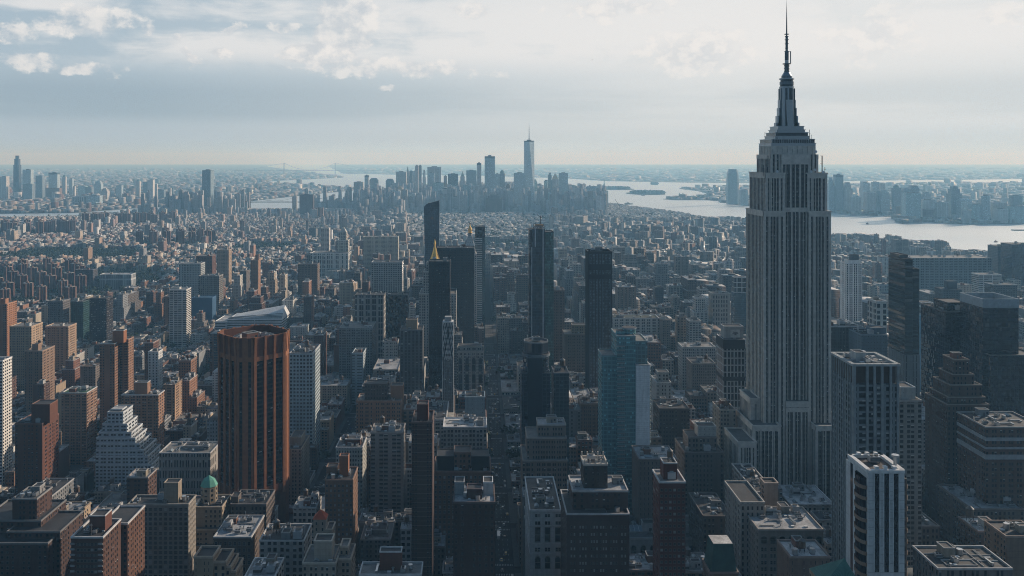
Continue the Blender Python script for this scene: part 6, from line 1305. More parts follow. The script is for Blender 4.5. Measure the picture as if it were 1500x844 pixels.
# ------------------------------------------------------------------ the brick estates
def estate_mesh(w_, d_, h, tint):
    g = G(); st = St(tint, 3.0, 2.9, .4, .48, .1); rf = GRAV
    g.prism(rect(-w_ / 2, w_ / 2, -d_ / 2, d_ / 2), 0, h, st, rf); a = w_ * .22
    g.prism(rect(-a, a, -d_ * .95, -d_ / 2), 0, h, st, rf); g.prism(rect(-a, a, d_ / 2, d_ * .95), 0, h, st, rf); g.prism(rect(w_ / 2, w_ * .8, -d_ * .22, d_ * .22), 0, h, st, rf)
    g.box(-2.5, 2.5, -3, 3, h, h + 4, st.but(wf=0), rf); g.box(-w_ * .4, -w_ * .3, -2, 2, h, h + 1.5, WHT); g.rim(rect(-w_ / 2, w_ / 2, -d_ / 2, d_ / 2), h, h + .8, .4, plain((.34, .30, .27)), .1)
    return g.mesh('estate_slab')
EM = [estate_mesh(w_, 15, 38, t) for w_, t in ((17, (.15, .075, .055)), (19, (.125, .065, .05)), (16, (.18, .105, .08)))]
for (x, y, w_, d_, hh) in ESTATE:
    if not (-40 < PXi(x, y) < 1540): continue
    near_ = y < 2400
    o = link('estate_slab', EM[rng.randrange(3)], None, (x, y, 0), 0 if near_ else rng.choice([0, 0, .3]), (d_ / 15 * rng.uniform(.9, 1.2), d_ / 15, hh / 38))
    px = PXi(x, y)
    tag(o, 'dark red brick cross-plan slab in the park estate at the left edge' if near_ else ('tall sunlit brick slab in the estate row before the far river, far left' if x < -1560 else 'brick slab in the estate row behind the low tenement roofs' if y < 4000 else 'grey-brown slab in the estate row near the far bridges'), 'apartment building',
        'brick slabs of the park estate' if near_ else ('brick slabs before the river, far left' if x < -1560 else 'brick slabs behind the tenements' if y < 4000 else 'slabs near the far bridges'))
# ------------------------------------------------------------------ the downtown cluster and the far shores, tower by tower
def far(name, label, cat, px0, px1, py, Y, st, D=None, top='flat', side=None, rest=None):
    x0, x1, z = PX(px0, Y), PX(px1, Y), PZ(py, Y); w_ = x1 - x0; D = D or max(18, min(45, w_ * .9)); b = Bld(name, label, cat, (x0 + x1) / 2, Y + D / 2)
    g = b.part('walls'); rf = TAR if st.tint[0] < .2 else GRAV
    def pent(zz, f=.3):
        b.part('roof_plant').box(x0 + w_ * f, x1 - w_ * f, Y + D * .3, Y + D * .7, zz, zz + max(4, (z - 0) * .025), DGRY.but(wf=0), TAR)
    if top == 'flat': g.prism(rect(x0, x1, Y, Y + D), 0, z, st, rf); pent(z); b.part('parapet').rim(rect(x0, x1, Y, Y + D), z, z + 1.5, .8, plain(tuple(min(.6, c * 1.2) for c in st.tint)), .2)
    elif top == 'cap':                                   # dark louvred top storeys
        g.prism(rect(x0, x1, Y, Y + D), 0, z - 14, st, None); b.part('cap').prism(rect(x0, x1, Y, Y + D), z - 14, z, DGRY.but(tint=(.05, .06, .07)), TAR); pent(z, .35)
    elif top == 'step':
        g.prism(rect(x0, x1, Y, Y + D), 0, z * .78, st, rf); b.part('setback').prism(rect(x0 + w_ * .12, x1 - w_ * .12, Y + D * .1, Y + D * .9), z * .78, z * .92, st, rf); b.part('setback').prism(rect(x0 + w_ * .26, x1 - w_ * .26, Y + D * .25, Y + D * .75), z * .92, z, st, rf)
    elif top == 'spire':
        g.prism(rect(x0, x1, Y, Y + D), 0, z * .72, st, rf); b.part('setback').prism(rect(x0 + w_ * .14, x1 - w_ * .14, Y + D * .14, Y + D * .86), z * .72, z * .85, st, rf); q_ = rect(x0 + w_ * .22, x1 - w_ * .22, Y + D * .22, Y + D * .78); cx_, cy_ = (x0 + x1) / 2, Y + D / 2
        b.part('spire').frustum(q_, z * .85, rect(cx_ - 1.2, cx_ + 1.2, cy_ - 1.2, cy_ + 1.2), z, plain((.25, .32, .30)), TAR)
    elif top == 'gable':
        cx_ = (x0 + x1) / 2; g.prism(rect(x0, x1, Y, Y + D), 0, z * .82, st, None); b.part('pyramid_roof').frustum(rect(x0, x1, Y, Y + D), z * .82, rect(cx_ - 1, cx_ + 1, Y + D / 2 - 1, Y + D / 2 + 1), z, plain((.5, .42, .28)), TAR)
    elif top == 'dome':
        g.prism(rect(x0, x1, Y, Y + D), 0, z * .9, st, rf); n_ = 6
        for k in range(n_): a0, a1 = pi / 2 * k / n_, pi / 2 * (k + 1) / n_; r0, r1 = w_ * .46 * cos(a0), max(.3, w_ * .46 * cos(a1)); b.part('dome').cyl((x0 + x1) / 2, Y + D / 2, r0, z * .9 + z * .1 * sin(a0), z * .9 + z * .1 * sin(a1), plain((.16, .24, .24)), None, 14, r1)
    elif top == 'chamfer':
        g.prism(rect(x0, x1, Y, Y + D), 0, z * .9, st, None); b.part('sloped_top').frustum(rect(x0, x1, Y, Y + D), z * .9, rect(x0 + w_ * .2, x1 - w_ * .2, Y + D * .2, Y + D * .8), z, st, TAR)
    elif top == 'slant':
        g.prism(rect(x0, x1, Y, Y + D), 0, z * .93, st, None); q_ = rect(x0, x1, Y, Y + D); zz = z * .93
        t = b.part('slanted_top'); t.face([(x0, Y, zz), (x1, Y, zz), (x0, Y, z)], st); t.face([(x0, Y, z), (x1, Y, zz), (x1, Y + D, zz), (x0, Y + D, z)], TAR); t.face([(x0, Y + D, zz), (x0, Y, zz), (x0, Y, z), (x0, Y + D, z)], st); t.face([(x1, Y + D, zz), (x0, Y + D, zz), (x0, Y + D, z)], st)
    elif top == 'round': 
        pl = [(x0 + w_ / 2 + w_ / 2 * cos(t), Y + D / 2 + D / 2 * sin(t)) for t in [2 * pi * k / 14 for k in range(14)]]; g.prism(pl, 0, z, st, TAR); b.part('roof_plant').prism(inset(pl, w_ * .2), z, z + 6, DGRY.but(wf=0), TAR)
    b.done(); return b
FG = St((.26, .33, .37), 3.0, 3.9, .86, .7, .10, 'curtain_glass'); FD = St((.13, .17, .20), 3, 3.9, .86, .75, .05, 'curtain_glass'); FS = St((.52, .515, .50), 4, 3.8, .42, .55, .1); FW = St((.62, .62, .61), 4, 3.6, .42, .5, .15); FB = St((.22, .14, .10), 3.5, 3.2, .42, .5, .1); FT = St((.23, .33, .35), 3, 3.8, .86, .7, .1, 'curtain_glass')  # far finishes kept pale and bluish: some of the distance haze is in their colour
DT = [
 (518, 532, 267, 5500, FS, 'flat', 'grey twin-ribbed slab standing alone at the left end of the downtown cluster'), (534, 540, 257, 6250, FW, 'cap', 'slim striped tower with dark cap second from the left of the downtown cluster'),
 (541, 554, 261, 6350, FD, 'chamfer', 'blue tower with chamfered shoulders behind the slim striped one'), (541, 558, 276, 5300, FS, 'flat', 'broad pale civic block with bright base at the left of the downtown cluster'),
 (565, 577, 262, 6500, FD, 'chamfer', 'dark trapezoid-topped tower over the harbour, left in the downtown cluster'), (557, 579, 279, 5750, FT, 'flat', 'wide low teal block in the left of the downtown cluster'),
 (580, 595, 252, 6350, FS, 'flat', 'broad flat-topped grey tower left of the pointed spire downtown'), (594, 600, 244, 6500, FS, 'spire', 'slender pointed stone spire in the left of the downtown cluster'),
 (599.5, 604.5, 251, 6300, FD, 'flat', 'narrow dark tower right beside the pointed stone spire'), (604.5, 609, 251, 6450, FG, 'flat', 'narrow blue tower between the pointed spire and the twin shafts'),
 (608, 613, 243, 5650, FW, 'flat', 'slim white shaft, the lighter of two side-by-side tall shafts downtown'), (613, 617.5, 243, 5700, FD, 'flat', 'slim dark shaft, the darker of two side-by-side tall shafts downtown'),
 (619, 623.5, 249, 6200, FW, 'step', 'slim pale stepped tower right of the two tall shafts downtown'), (626, 646, 245, 6250, FS, 'flat', 'broad flat slab, the widest tall block of the downtown cluster'),
 (626.5, 636, 254, 5900, FG, 'flat', 'grey-blue tower in front of the widest downtown slab'), (580.5, 591, 272, 5200, FS.but(tint=(.42, .38, .30)), 'gable', 'pale tower with a sunlit pointed gable in the left of the downtown cluster'),
 (592, 608, 284, 5150, FW, 'flat', 'pale civic slab with white right edge below the twin shafts'), (634, 650, 268, 5450, FT, 'flat', 'flat teal slab below the widest downtown slab'),
 (650, 654.5, 258, 6000, FB, 'flat', 'narrow tower with reddish top left of the navy box downtown'), (656, 671, 255, 6100, FD.but(tint=(.012, .024, .036)), 'flat', 'dark navy box-shaped tower in the middle of the downtown cluster'),
 (673, 682, 251, 5750, FW, 'spire', 'pale ornate tower with pointed green roof between two dark boxes downtown'), (683, 698, 250, 6100, FD, 'flat', 'dark box tower just left of the tall round-cornered shaft downtown'),
 (698.5, 705, 239, 5500, FS, 'cap', 'tall slender stone shaft left of the tallest flat slab downtown'), (678, 690, 272, 5200, FT, 'flat', 'left one of two equal teal slabs in the front row downtown'), (690.5, 702, 272, 5220, FS, 'flat', 'right one of two equal slabs in the front row downtown, the greyer'),
 (645, 660, 277, 5350, FW, 'round', 'pale curved slab in the front row of the downtown cluster'), (710, 725, 229, 5550, FG, 'cap', 'tallest flat-topped slab downtown with dark ribbed cap, left of the needle tower'),
 (732, 739.5, 249, 5700, FD, 'dome', 'slim round-topped tower left of the needle tower'), (725, 732, 255, 5800, FG, 'flat', 'grey-blue tower tucked right of the tallest flat slab downtown'), (740, 748, 269, 5600, FB, 'step', 'brown stepped block left of the broad glass block downtown'),
 (753, 770, 254, 5250, FG, 'flat', 'broad glass block directly left of the needle tower'), (777, 787, 263, 5450, FT, 'chamfer', 'curved-shouldered teal block at the foot of the needle tower'), (712, 735, 285, 4950, FB.but(tint=(.13, .11, .10)), 'step', 'dark stepped brick block in front of the downtown cluster'),
 (797, 803, 265, 5500, FT, 'round', 'narrow curved teal tower right of the needle tower'), (802, 809, 253, 5600, FD, 'step', 'dark stepped tower right of the needle tower'), (809, 818, 254, 5650, FS, 'gable', 'tower with small pyramid roof right of the needle tower'),
 (819, 832, 254, 5450, FG, 'flat', 'tall flat blue slab at the right of the downtown cluster'), (833, 846, 271, 5900, FS, 'dome', 'copper-domed stone block near the right end of the downtown cluster'), (856, 879, 273, 5500, FG, 'chamfer', 'broad chamfer-topped glass block at the right end downtown'),
 (882, 891, 280, 5500, FT, 'flat', 'narrow teal tower last at the right end downtown'), (803, 816, 283, 5100, FT, 'flat', 'low teal block in front of the right downtown towers'), (843, 853, 290, 4980, FW, 'flat', 'small white slab in front of the copper-domed block'), (789, 800, 289, 5080, FS, 'step', 'pale stepped block below the needle tower at its right'), (660, 674, 289, 5050, FS, 'flat', 'grey square block in the front row below the navy box')]
for p0, p1, py, Y, st, top, lab in DT: far('downtown_tower', lab, 'skyscraper', p0, p1, py, Y, st, None, top)
# the needle tower
Yw = 5336; cxw, s_ = PX(775.5, Yw), 31.0; b = Bld('needle_tower', 'tallest downtown glass tower with faceted tapering sides and a needle mast', 'skyscraper', cxw, Yw + s_)
cyw = Yw + s_; base = rect(cxw - s_, cxw + s_, cyw - s_, cyw + s_); k_ = s_ * 1.0; topq = [(cxw, cyw - k_), (cxw + k_, cyw), (cxw, cyw + k_), (cxw - k_, cyw)]; zb_, zt_ = 57.0, PZ(208, Yw)
g = b.part('walls'); NG1 = St((.36, .44, .48), 3, 4, .9, .8, .05, 'curtain_glass'); g.prism(base, 0, zb_, NG1, None)  # glass tint paled for distance, haze put into the colour
for i in range(4):
    a, c_ = base[i], base[(i + 1) % 4]; t0, t1 = topq[i], topq[(i + 1) % 4]
    g.face([(*a, zb_), (*c_, zb_), (*t0, zt_)], NG1, [(0, 0), (62, 0), (31, 360)]); g.face([(*c_, zb_), (*t1, zt_), (*t0, zt_)], NG1, [(0, 0), (31, 360), (-31, 360)])
g.face([(*t, zt_) for t in topq], TAR); b.part('parapet').prism(topq, zt_, zt_ + 8, DGRY, TAR); b.part('mast').cyl(cxw, cyw, 14, zt_ + 8, zt_ + 14, DKMET, DKMET, 14)
mm = b.part('mast'); mm.cyl(cxw, cyw, 3.2, zt_ + 14, zt_ + 60, plain((.3, .32, .34), 'metal'), None, 8, 2.0); mm.cyl(cxw, cyw, 2.0, zt_ + 60, PZ(180, Yw), plain((.3, .32, .34), 'metal'), None, 8, .4)
for k in range(5): mm.cyl(cxw, cyw, 3.6 - k * .3, zt_ + 20 + k * 14, zt_ + 22 + k * 14, DKMET, DKMET, 8)
b.done()
BK_ = [(19.5, 27.5, 228, 6770, FD.but(tint=(.02, .026, .036)), 'step', 'very tall dark tower far off at the left, the highest across the river'), (-2, 9, 259, 6400, FS, 'flat', 'grey tower cut by the left picture edge across the river'), (33, 45, 249, 6700, FG, 'flat', 'pale glass slab right of the very tall dark tower'), (33, 47, 270, 6300, FD, 'flat', 'dark blue block in front of the pale glass slab'),
 (52, 62, 258, 6500, FD, 'flat', 'dark brown-blue slab between two glass towers far left'), (71, 84, 253, 6900, FG, 'cap', 'glass tower with bright edges in the far left group'), (91, 96, 256, 7200, FS, 'dome', 'slim pale tower with round head in the far left group'), (101, 106, 262, 7000, FG, 'flat', 'slim blue tower right of the round-headed one'),
 (66, 87, 276, 6600, FB, 'flat', 'low brown block below the bright-edged glass tower'), (107, 109.5, 273, 6000, FW, 'flat', 'thin white slab catching the sun, far left'), (114, 125, 273, 7000, FT, 'flat', 'teal block left of the darker square block far left'), (125, 134, 274, 6800, FD, 'flat', 'dark square block in the far left group'), (138, 148, 265, 7300, FG, 'step', 'stepped blue tower at the right of the far left group'),
 (105, 124, 288, 5650, FW.but(tint=(.40, .43, .46), bay=7, fl=7, wf=.7), 'flat', 'long white-framed block by the river, the left of a pair'), (125.5, 146, 287, 5650, FG.but(bay=7), 'flat', 'long glassy block by the river, the right of a pair'), (147, 157, 276, 6300, FS, 'step', 'grey stepped block right of the stepped blue tower'), (170, 178, 272, 6700, FG, 'flat', 'blue slab alone left of the domed old tower'), (179, 186, 284, 6000, FB, 'flat', 'small brown block beside the lone blue slab'),
 (198.5, 204.5, 263, 6800, FS, 'dome', 'old tower with domed top across the river'), (209, 216, 267, 6500, FD, 'flat', 'dark slab between the domed old tower and the white one'), (216, 224, 264, 6500, FW, 'flat', 'white sunlit slab tower across the river'), (226, 230, 270, 6700, FS, 'flat', 'thin grey tower right of the white sunlit slab'), (231, 240, 277, 6400, FD, 'slant', 'dark slant-topped block across the river'), (246, 250, 276, 6200, FW, 'flat', 'narrow white tower, left of a narrow pair across the river'), (251, 254, 276, 6250, FD, 'flat', 'narrow dark tower, right of a narrow pair across the river'),
 (286, 291, 275, 6000, FW, 'slant', 'slim white curved tower left of the lone glass tower by the river'), (324, 330, 287, 5600, FB.but(tint=(.35, .26, .2)), 'step', 'small tan tower right of the lone glass tower by the river'), (372, 378, 292, 6400, FS, 'flat', 'small pale block on the far waterfront near the bridges')]
for p0, p1, py, Y, st, top, lab in BK_: far('distant_tower', lab, 'tower', p0, p1, py, Y, st, None, top)
far('glass_tower', 'lone tall glass tower with slanted top by the river, left of the downtown cluster', 'skyscraper', 296, 308.5, 250, 4850, FG.but(tint=(.12, .17, .20)), 60, 'flat')
far('brick_slab_tower', 'broad dark brick slab with rooftop box before the river, left of the downtown cluster', 'apartment tower', 439, 459, 285.5, 4600, FB.but(tint=(.14, .11, .115)), 26, 'flat')
far('pale_slab_tower', 'pale slab standing left of the broad dark brick slab by the river', 'apartment tower', 428, 434.5, 288, 4750, FS, 22, 'flat')
far('pink_tower', 'pinkish twin-striped tower below the broad dark brick slab', 'apartment tower', 462, 473, 305, 4350, FB.but(tint=(.36, .25, .22), bay=9, wf=.5, hf=.95), 22, 'flat')
NJT = [(1214, 1222, 260, 4980, FG, 'step', 'hazy stepped tower across the river, just right of the mast-topped skyscraper'), (1224.5, 1235.5, 256, 4960, FD, 'cap', 'tallest slab across the right-hand river with a dark capped top'), (1237, 1249, 267, 4950, FS, 'step', 'grey stepped tower right of the tallest slab across the right-hand river'), (1250, 1262, 289, 4900, FS, 'flat', 'low grey block in the gap of the right-hand shore'), (1264, 1274, 268, 5100, FG, 'flat', 'flat blue tower left of a matching pair on the right-hand shore'),
 (1279, 1288, 267, 5100, FG, 'flat', 'left tower of a matching blue pair on the right-hand shore'), (1290, 1297, 269, 5150, FS, 'flat', 'right tower of a matching pair on the right-hand shore, greyer'), (1270, 1283, 282, 4850, FS, 'flat', 'mid-height grey block before the matching pair on the right-hand shore'), (1284, 1293, 281, 4880, FD, 'flat', 'mid-height dark block before the matching pair on the right-hand shore'), (1291, 1304, 278, 4850, FG, 'step', 'wide stepped blue block on the right-hand shore'),
 (1310, 1320, 271, 4800, FD, 'dome', 'round-topped tower standing apart on the right-hand shore'), (1323, 1332, 276, 4500, FD, 'chamfer', 'chamfered tower left of the broad twin-topped one on the right-hand shore'), (1334, 1347, 272, 4500, FD, 'chamfer', 'broad twin-topped dark tower on the right-hand shore'), (1327, 1349, 283, 4350, FT, 'flat', 'broad teal slab on the pier end of the right-hand shore'), (1352, 1366, 281, 4480, FG, 'step', 'tower with small raised box in the middle of the right-hand shore'),
 (1352, 1372, 293, 4380, FW, 'flat', 'pale broad slab in front of the raised-box tower, right-hand shore'), (1373, 1390, 297, 4360, FS, 'flat', 'low grey slab left of the tall dark corner tower, right-hand shore'), (1393, 1409, 273, 4400, FD, 'step', 'tall dark two-part tower in the middle of the right-hand shore'), (1408, 1424, 291, 4350, FG, 'chamfer', 'broad hip-topped block right of the tall two-part tower'), (1425, 1440, 300, 4250, FT, 'flat', 'ribbed teal block left of the curved-front tower, right-hand shore'),
 (1441, 1454, 287, 4230, FG, 'round', 'curved-front tower by the water on the right-hand shore'), (1455, 1475, 297, 4300, FS, 'flat', 'grey block behind the pale arched one, right-hand shore'), (1462, 1477, 307, 4200, FW, 'flat', 'low pale arched block by the water on the right-hand shore'), (1485, 1498, 287, 4260, FD, 'flat', 'dark square tower near the right edge of the far shore'), (1480, 1512, 303, 4200, FT, 'flat', 'wide teal block at the right picture edge on the far shore'), (1085, 1096, 279, 5700, FS, 'flat', 'faint grey tower beside the lone riverside tower, half behind the skyscraper')]
for p0, p1, py, Y, st, top, lab in NJT: far('riverside_tower', lab, 'tower', p0, p1, py, Y, st, None, top)
b = Bld('tapered_tower', 'lone pale glass tower with rounded tapering top on the shore left of the mast-topped skyscraper', 'skyscraper', PX(1075, 5880), 5905)
Yg = 5880; cxg = PX(1075, Yg); g = b.part('walls'); q0 = inset(rect(cxg - 37, cxg + 37, Yg, Yg + 60), 0)
def oc(hw, hd, c_): return [(cxg - hw + c_, Yg + 30 - hd), (cxg + hw - c_, Yg + 30 - hd), (cxg + hw, Yg + 30 - hd + c_), (cxg + hw, Yg + 30 + hd - c_), (cxg + hw - c_, Yg + 30 + hd), (cxg - hw + c_, Yg + 30 + hd), (cxg - hw, Yg + 30 + hd - c_), (cxg - hw, Yg + 30 - hd + c_)]
g.prism(oc(38, 30, 14), 0, 150, PLGL, None); g.frustum(oc(38, 30, 14), 150, oc(34, 27, 12), 205, PLGL); b.part('crown').frustum(oc(34, 27, 12), 205, oc(27, 21, 9), PZ(248, Yg), PLGL.but(tint=(.14, .2, .23)), TAR); b.done()

# ------------------------------------------------------------------ low roofs and woods on the far shores
nr = np.random.default_rng(17)
def scatter(poly, n, ymin, ymax, size, hgt, name, tall=.02):
    out = []; lim = 0
    while len(out) < n and lim < n * 40:
        lim += 1; py = nr.uniform(EYE + CAMZ * FPX / ymax, EYE + CAMZ * FPX / ymin); px = nr.uniform(-50, 1550); x, y = gp(px, py)
        if on_land(x, y, poly): out.append((x, y))
    P = np.array(out); k = len(P); s = nr.uniform(*size, (k, 2)) * (1 + (P[:, 1:2] - 5000).clip(0) / 9000); a = nr.uniform(0, 1.5, k) * .4 + .3; ca, sa = np.cos(a), np.sin(a)
    C4 = np.stack([np.stack([P[:, 0] + (u * s[:, 0] * ca - v * s[:, 1] * sa) / 2, P[:, 1] + (u * s[:, 0] * sa + v * s[:, 1] * ca) / 2], 1) for u, v in ((-1, -1), (1, -1), (1, 1), (-1, 1))], 1)
    h = nr.uniform(*hgt, k); h = np.where(nr.random(k) < tall, h * nr.uniform(2, 4, k), h)
    pal = np.array(PAL_E + PAL_M + [(.5, .5, .49), (.55, .54, .52)]); t = pal[nr.integers(0, len(pal), k)] * nr.uniform(.8, 1.25, (k, 1)); rf = np.array([r_[0] for r_ in ROOFS] + [(.6, .6, .6)])[nr.integers(0, 6, k)]
    return mass(name, [vboxes(C4, np.full(k, -1.0), h, t, rf, np.tile([4., 3.5, 0.], (k, 1)), np.tile([.45, .5, .1], (k, 1)))])
scatter(BRK, 9000, 4950, 22000, (14, 46), (7, 17), 'far_shore_blocks', .05)
scatter(NJ, 3500, 4200, 12000, (14, 50), (7, 18), 'right_shore_blocks', .05)
scatter(STI, 1800, 11500, 26000, (20, 70), (7, 16), 'far_hill_blocks', .02)
def leaf_mass(name, pts, hgt, rad, per, size, tint):
    """A wood: every tree is a loose ball of leaf clumps over its trunk."""
    P = np.array(pts); k = len(P); N = k * per; base = np.repeat(P, per, 0); d = nr.normal(size=(N, 3)); d /= np.linalg.norm(d, axis=1, keepdims=True); r_ = nr.uniform(.45, 1, (N, 1)) ** .5
    hh = np.repeat(nr.uniform(*hgt, k), per); rr = np.repeat(nr.uniform(*rad, k), per)
    c_ = np.stack([base[:, 0] + d[:, 0] * r_[:, 0] * rr, base[:, 1] + d[:, 1] * r_[:, 0] * rr, base[:, 2] + hh * .6 + d[:, 2] * r_[:, 0] * hh * .42], 1)
    u = nr.normal(size=(N, 3)); u /= np.linalg.norm(u, axis=1, keepdims=True); v = np.cross(u, d); v /= np.maximum(np.linalg.norm(v, axis=1, keepdims=True), 1e-6); s = nr.uniform(*size, (N, 1))
    V = np.stack([c_ - u * s - v * s, c_ + u * s - v * s, c_ + u * s + v * s, c_ - u * s + v * s], 1).reshape(-1, 3); F = np.arange(N * 4).reshape(-1, 4)
    t = np.array(tint) * nr.uniform(.7, 1.3, (N, 1)); return mass(name, [(V, F, np.zeros((N * 4, 2)), t, np.ones((N, 3)), np.zeros((N, 3)), np.zeros(N, dtype=int))], ('foliage', 'roofing'))
def spots(poly, n, z=0.0): 
    xs, ys = [p[0] for p in poly], [p[1] for p in poly]; o = []
    while len(o) < n:
        x, y = nr.uniform(min(xs), max(xs)), nr.uniform(min(ys), max(ys))
        if on_land(x, y, poly): o.append((x, y, z))
    return o
trees = []
for cx_, cy_, rx, ry in ISL: trees += [(cx_ + rx * .9 * sqrt(u) * cos(t), cy_ + ry * .9 * sqrt(u) * sin(t), 1) for u, t in zip(nr.random(260), nr.uniform(0, 6.28, 260))]
leaf_mass('island_woods', trees, (12, 22), (9, 15), 14, (3.5, 6), (.035, .055, .035))
tn = []
for px0, px1, py0, py1, n in ((1035, 1300, 275, 292, 700), (1000, 1100, 289, 292, 120), (1220, 1500, 305, 318, 260), (0, 330, 283, 309, 420), (1380, 1500, 318, 326, 120)):
    for _ in range(n):
        x, y = gp(nr.uniform(px0, px1), nr.uniform(py0, py1))
        if on_land(x, y, NJ) or on_land(x, y, BRK): tn.append((x, y, -1))
leaf_mass('shore_woods', tn, (9, 16), (8, 16), 12, (3, 6), (.04, .06, .035))
pk = []
for (x0, x1, y0, y1), n in zip(PARKS[1:], (60, 420, 140, 140) + (150, 110, 130, 130)):
    pk += [(nr.uniform(x0, x1), nr.uniform(y0, y1), 0) for _ in range(n)]
EB = [(x, y, w_ * 1.0 + 5) for x, y, w_, d_, h_ in ESTATE]
pk = [p for p in pk if all(abs(p[0] - x) > w_ or abs(p[1] - y) > w_ for x, y, w_ in EB)]
occ = np.zeros((1300, 1400), dtype=bool)                # free land between the roofs, on a 5 m raster
for l in LOTS: occ[int(l['y0'] // 5):int(l['y1'] // 5) + 1, int((l['x0'] + 3500) // 5):int((l['x1'] + 3500) // 5) + 1] = True
for f in FEET: occ[int(f[2] // 5):int(f[3] // 5) + 1, int((f[0] + 3500) // 5):int((f[1] + 3500) // 5) + 1] = True
for _ in range(26000):
    y = nr.uniform(900, 4900); x = nr.uniform(-.56 * y, .64 * y)
    if not occ[int(y // 5), int((x + 3500) // 5)] and on_land(x, y) and min(abs(x - a) - w_ for a, w_ in AVE[7:11]) > -2: pk.append((x, y, 0))
pk = pk[:5200]
leaf_mass('park_woods', pk, (8, 16), (3.5, 7), 20, (1.1, 2.2), (.030, .050, .026))
# the square at the end of the avenue's near stretch: trees one by one
def tree_meshes(seed):
    r = random.Random(seed); g = G(); bk = plain((.07, .055, .045), 'bark'); g.cyl(0, 0, .42, 0, 4.5, bk, None, 7, .28); tips = []
    for k in range(7):
        a = k * .9 + r.uniform(-.3, .3); e = (cos(a) * r.uniform(2, 4), sin(a) * r.uniform(2, 4), r.uniform(7, 11)); g.bar((0, 0, r.uniform(3.2, 4.6)), e, .12, bk); tips.append(e)
    tr = g.mesh('trunk'); c_ = G()
    for k in range(420):
        e = r.choice(tips); p = Vector(e) + Vector((r.gauss(0, 1.5), r.gauss(0, 1.5), r.gauss(.6, 1.3))); u = Vector((r.gauss(0, 1), r.gauss(0, 1), r.gauss(0, .6))).normalized(); v = u.cross(Vector((r.gauss(0, 1), r.gauss(0, 1), r.gauss(0, 1)))).normalized(); s = r.uniform(.3, .62); q_ = r.uniform(.7, 1.35)
        c_.face([p - u * s - v * s, p + u * s - v * s, p + u * s + v * s, p - u * s + v * s], plain((.034 * q_, .056 * q_, .027 * q_), 'foliage'))
    return tr, c_.mesh('crown')
TM = [tree_meshes(k) for k in range(3)]
spts = [(x + R.uniform(-2, 2), y + R.uniform(-3, 3)) for x in range(66, 160, 13) for y in range(1572, 1715, 18)] + [(x, y) for x in (36, 44) for y in range(1500, 1600, 14) if False]
for x, y in spts:
    t = tag(empty('street_tree', (x, y, 0)), 'dark green leafy tree in the city square beside the avenue', 'tree', 'trees of the square beside the avenue'); a, c_ = TM[R.randrange(3)]; s = R.uniform(.9, 1.4)
    link('trunk', a, t, (0, 0, 0), R.uniform(0, 6), (s, s, s)); link('crown', c_, t, (0, 0, 0), R.uniform(0, 6), (s, s, s))

# ------------------------------------------------------------------ bridges, island monument, cranes, boats
b = Bld('river_bridge', 'low dark bridge deck crossing the river left of the downtown cluster', 'bridge', PX(400, 5400), 5400)
g = b.part('deck'); x0, x1 = PX(338, 5400), PX(470, 5150); DKS = plain((.16, .17, .18)); g.box(x0 - 250, x1 + 120, 5392, 5408, 36, 41, DKS, bottom=True)
for xx in (PX(366, 5400), PX(440, 5400)):
    t = b.part('tower'); t.box(xx - 4, xx + 4, 5390, 5396, -4, 84, DKS); t.box(xx - 4, xx + 4, 5404, 5410, -4, 84, DKS); t.box(xx - 4, xx + 4, 5390, 5410, 76, 84, DKS, bottom=True)
cb = b.part('cable'); xa, xb = PX(366, 5400), PX(440, 5400)
for yy in (5393, 5407):
    pv = None
    for k in range(41):
        xx = xa - 220 + (xb - xa + 440) * k / 40; m_ = (xx - (xa + xb) / 2) / ((xb - xa) / 2); zz = 45 + 38 * m_ * m_ if abs(m_) <= 1 else max(42, 83 - (abs(m_) - 1) * (xb - xa) / 2 * .19)
        if pv: cb.bar(pv, (xx, yy, zz), .5, DKS)
        pv = (xx, yy, zz)
b.done()
b = Bld('suspension_bridge', 'hazy suspension bridge with two tall towers on the horizon left of the downtown cluster', 'bridge', -3050, 16000)
xa, xb, yb = PX(416, 16000), PX(491, 16000), 16000
for xx in (xa, xb):
    t = b.part('tower')
    for o in (-16, 10): t.box(xx - 5, xx + 5, yb + o, yb + o + 7, -4, 208, DKS)
    for zz in (70, 130, 198): t.box(xx - 5, xx + 5, yb - 16, yb + 17, zz, zz + 9, DKS, bottom=True)
b.part('deck').box(xa - 900, xb + 900, yb - 14, yb + 14, 66, 73, DKS, bottom=True); cb = b.part('cable')
for yy in (yb - 13, yb + 13):
    pv = None
    for k in range(31):
        xx = xa - 700 + (xb - xa + 1400) * k / 30; m_ = (xx - (xa + xb) / 2) / ((xb - xa) / 2); zz = 78 + 128 * m_ * m_ if abs(m_) <= 1 else max(72, 206 - (abs(m_) - 1) * (xb - xa) / 2 * .2)
        if pv: cb.bar(pv, (xx, yy, zz), 1.2, DKS)
        pv = (xx, yy, zz)
b.done()
xs_, ys2 = gp(885, 277); b = Bld('statue', 'tiny robed statue on a tall pedestal on the harbour island', 'statue', xs_, ys2); cu = plain((.16, .27, .24)); st_ = plain((.34, .33, .31))
b.part('pedestal').frustum(rect(xs_ - 24, xs_ + 24, ys2 - 24, ys2 + 24), 1, rect(xs_ - 20, xs_ + 20, ys2 - 20, ys2 + 20), 20, st_, st_); b.part('pedestal').frustum(rect(xs_ - 10, xs_ + 10, ys2 - 10, ys2 + 10), 20, rect(xs_ - 7, xs_ + 7, ys2 - 7, ys2 + 7), 47, st_, st_)
g = b.part('figure'); pr = [(5.2, 47), (4.6, 58), (3.8, 66), (4.4, 73), (3.6, 77), (1.3, 79), (1.9, 81), (2.0, 83.5), (.6, 86)]
for (r0, z0), (r1, z1) in zip(pr, pr[1:]): g.cyl(xs_, ys2, r0, z0, z1, cu, None, 10, r1)
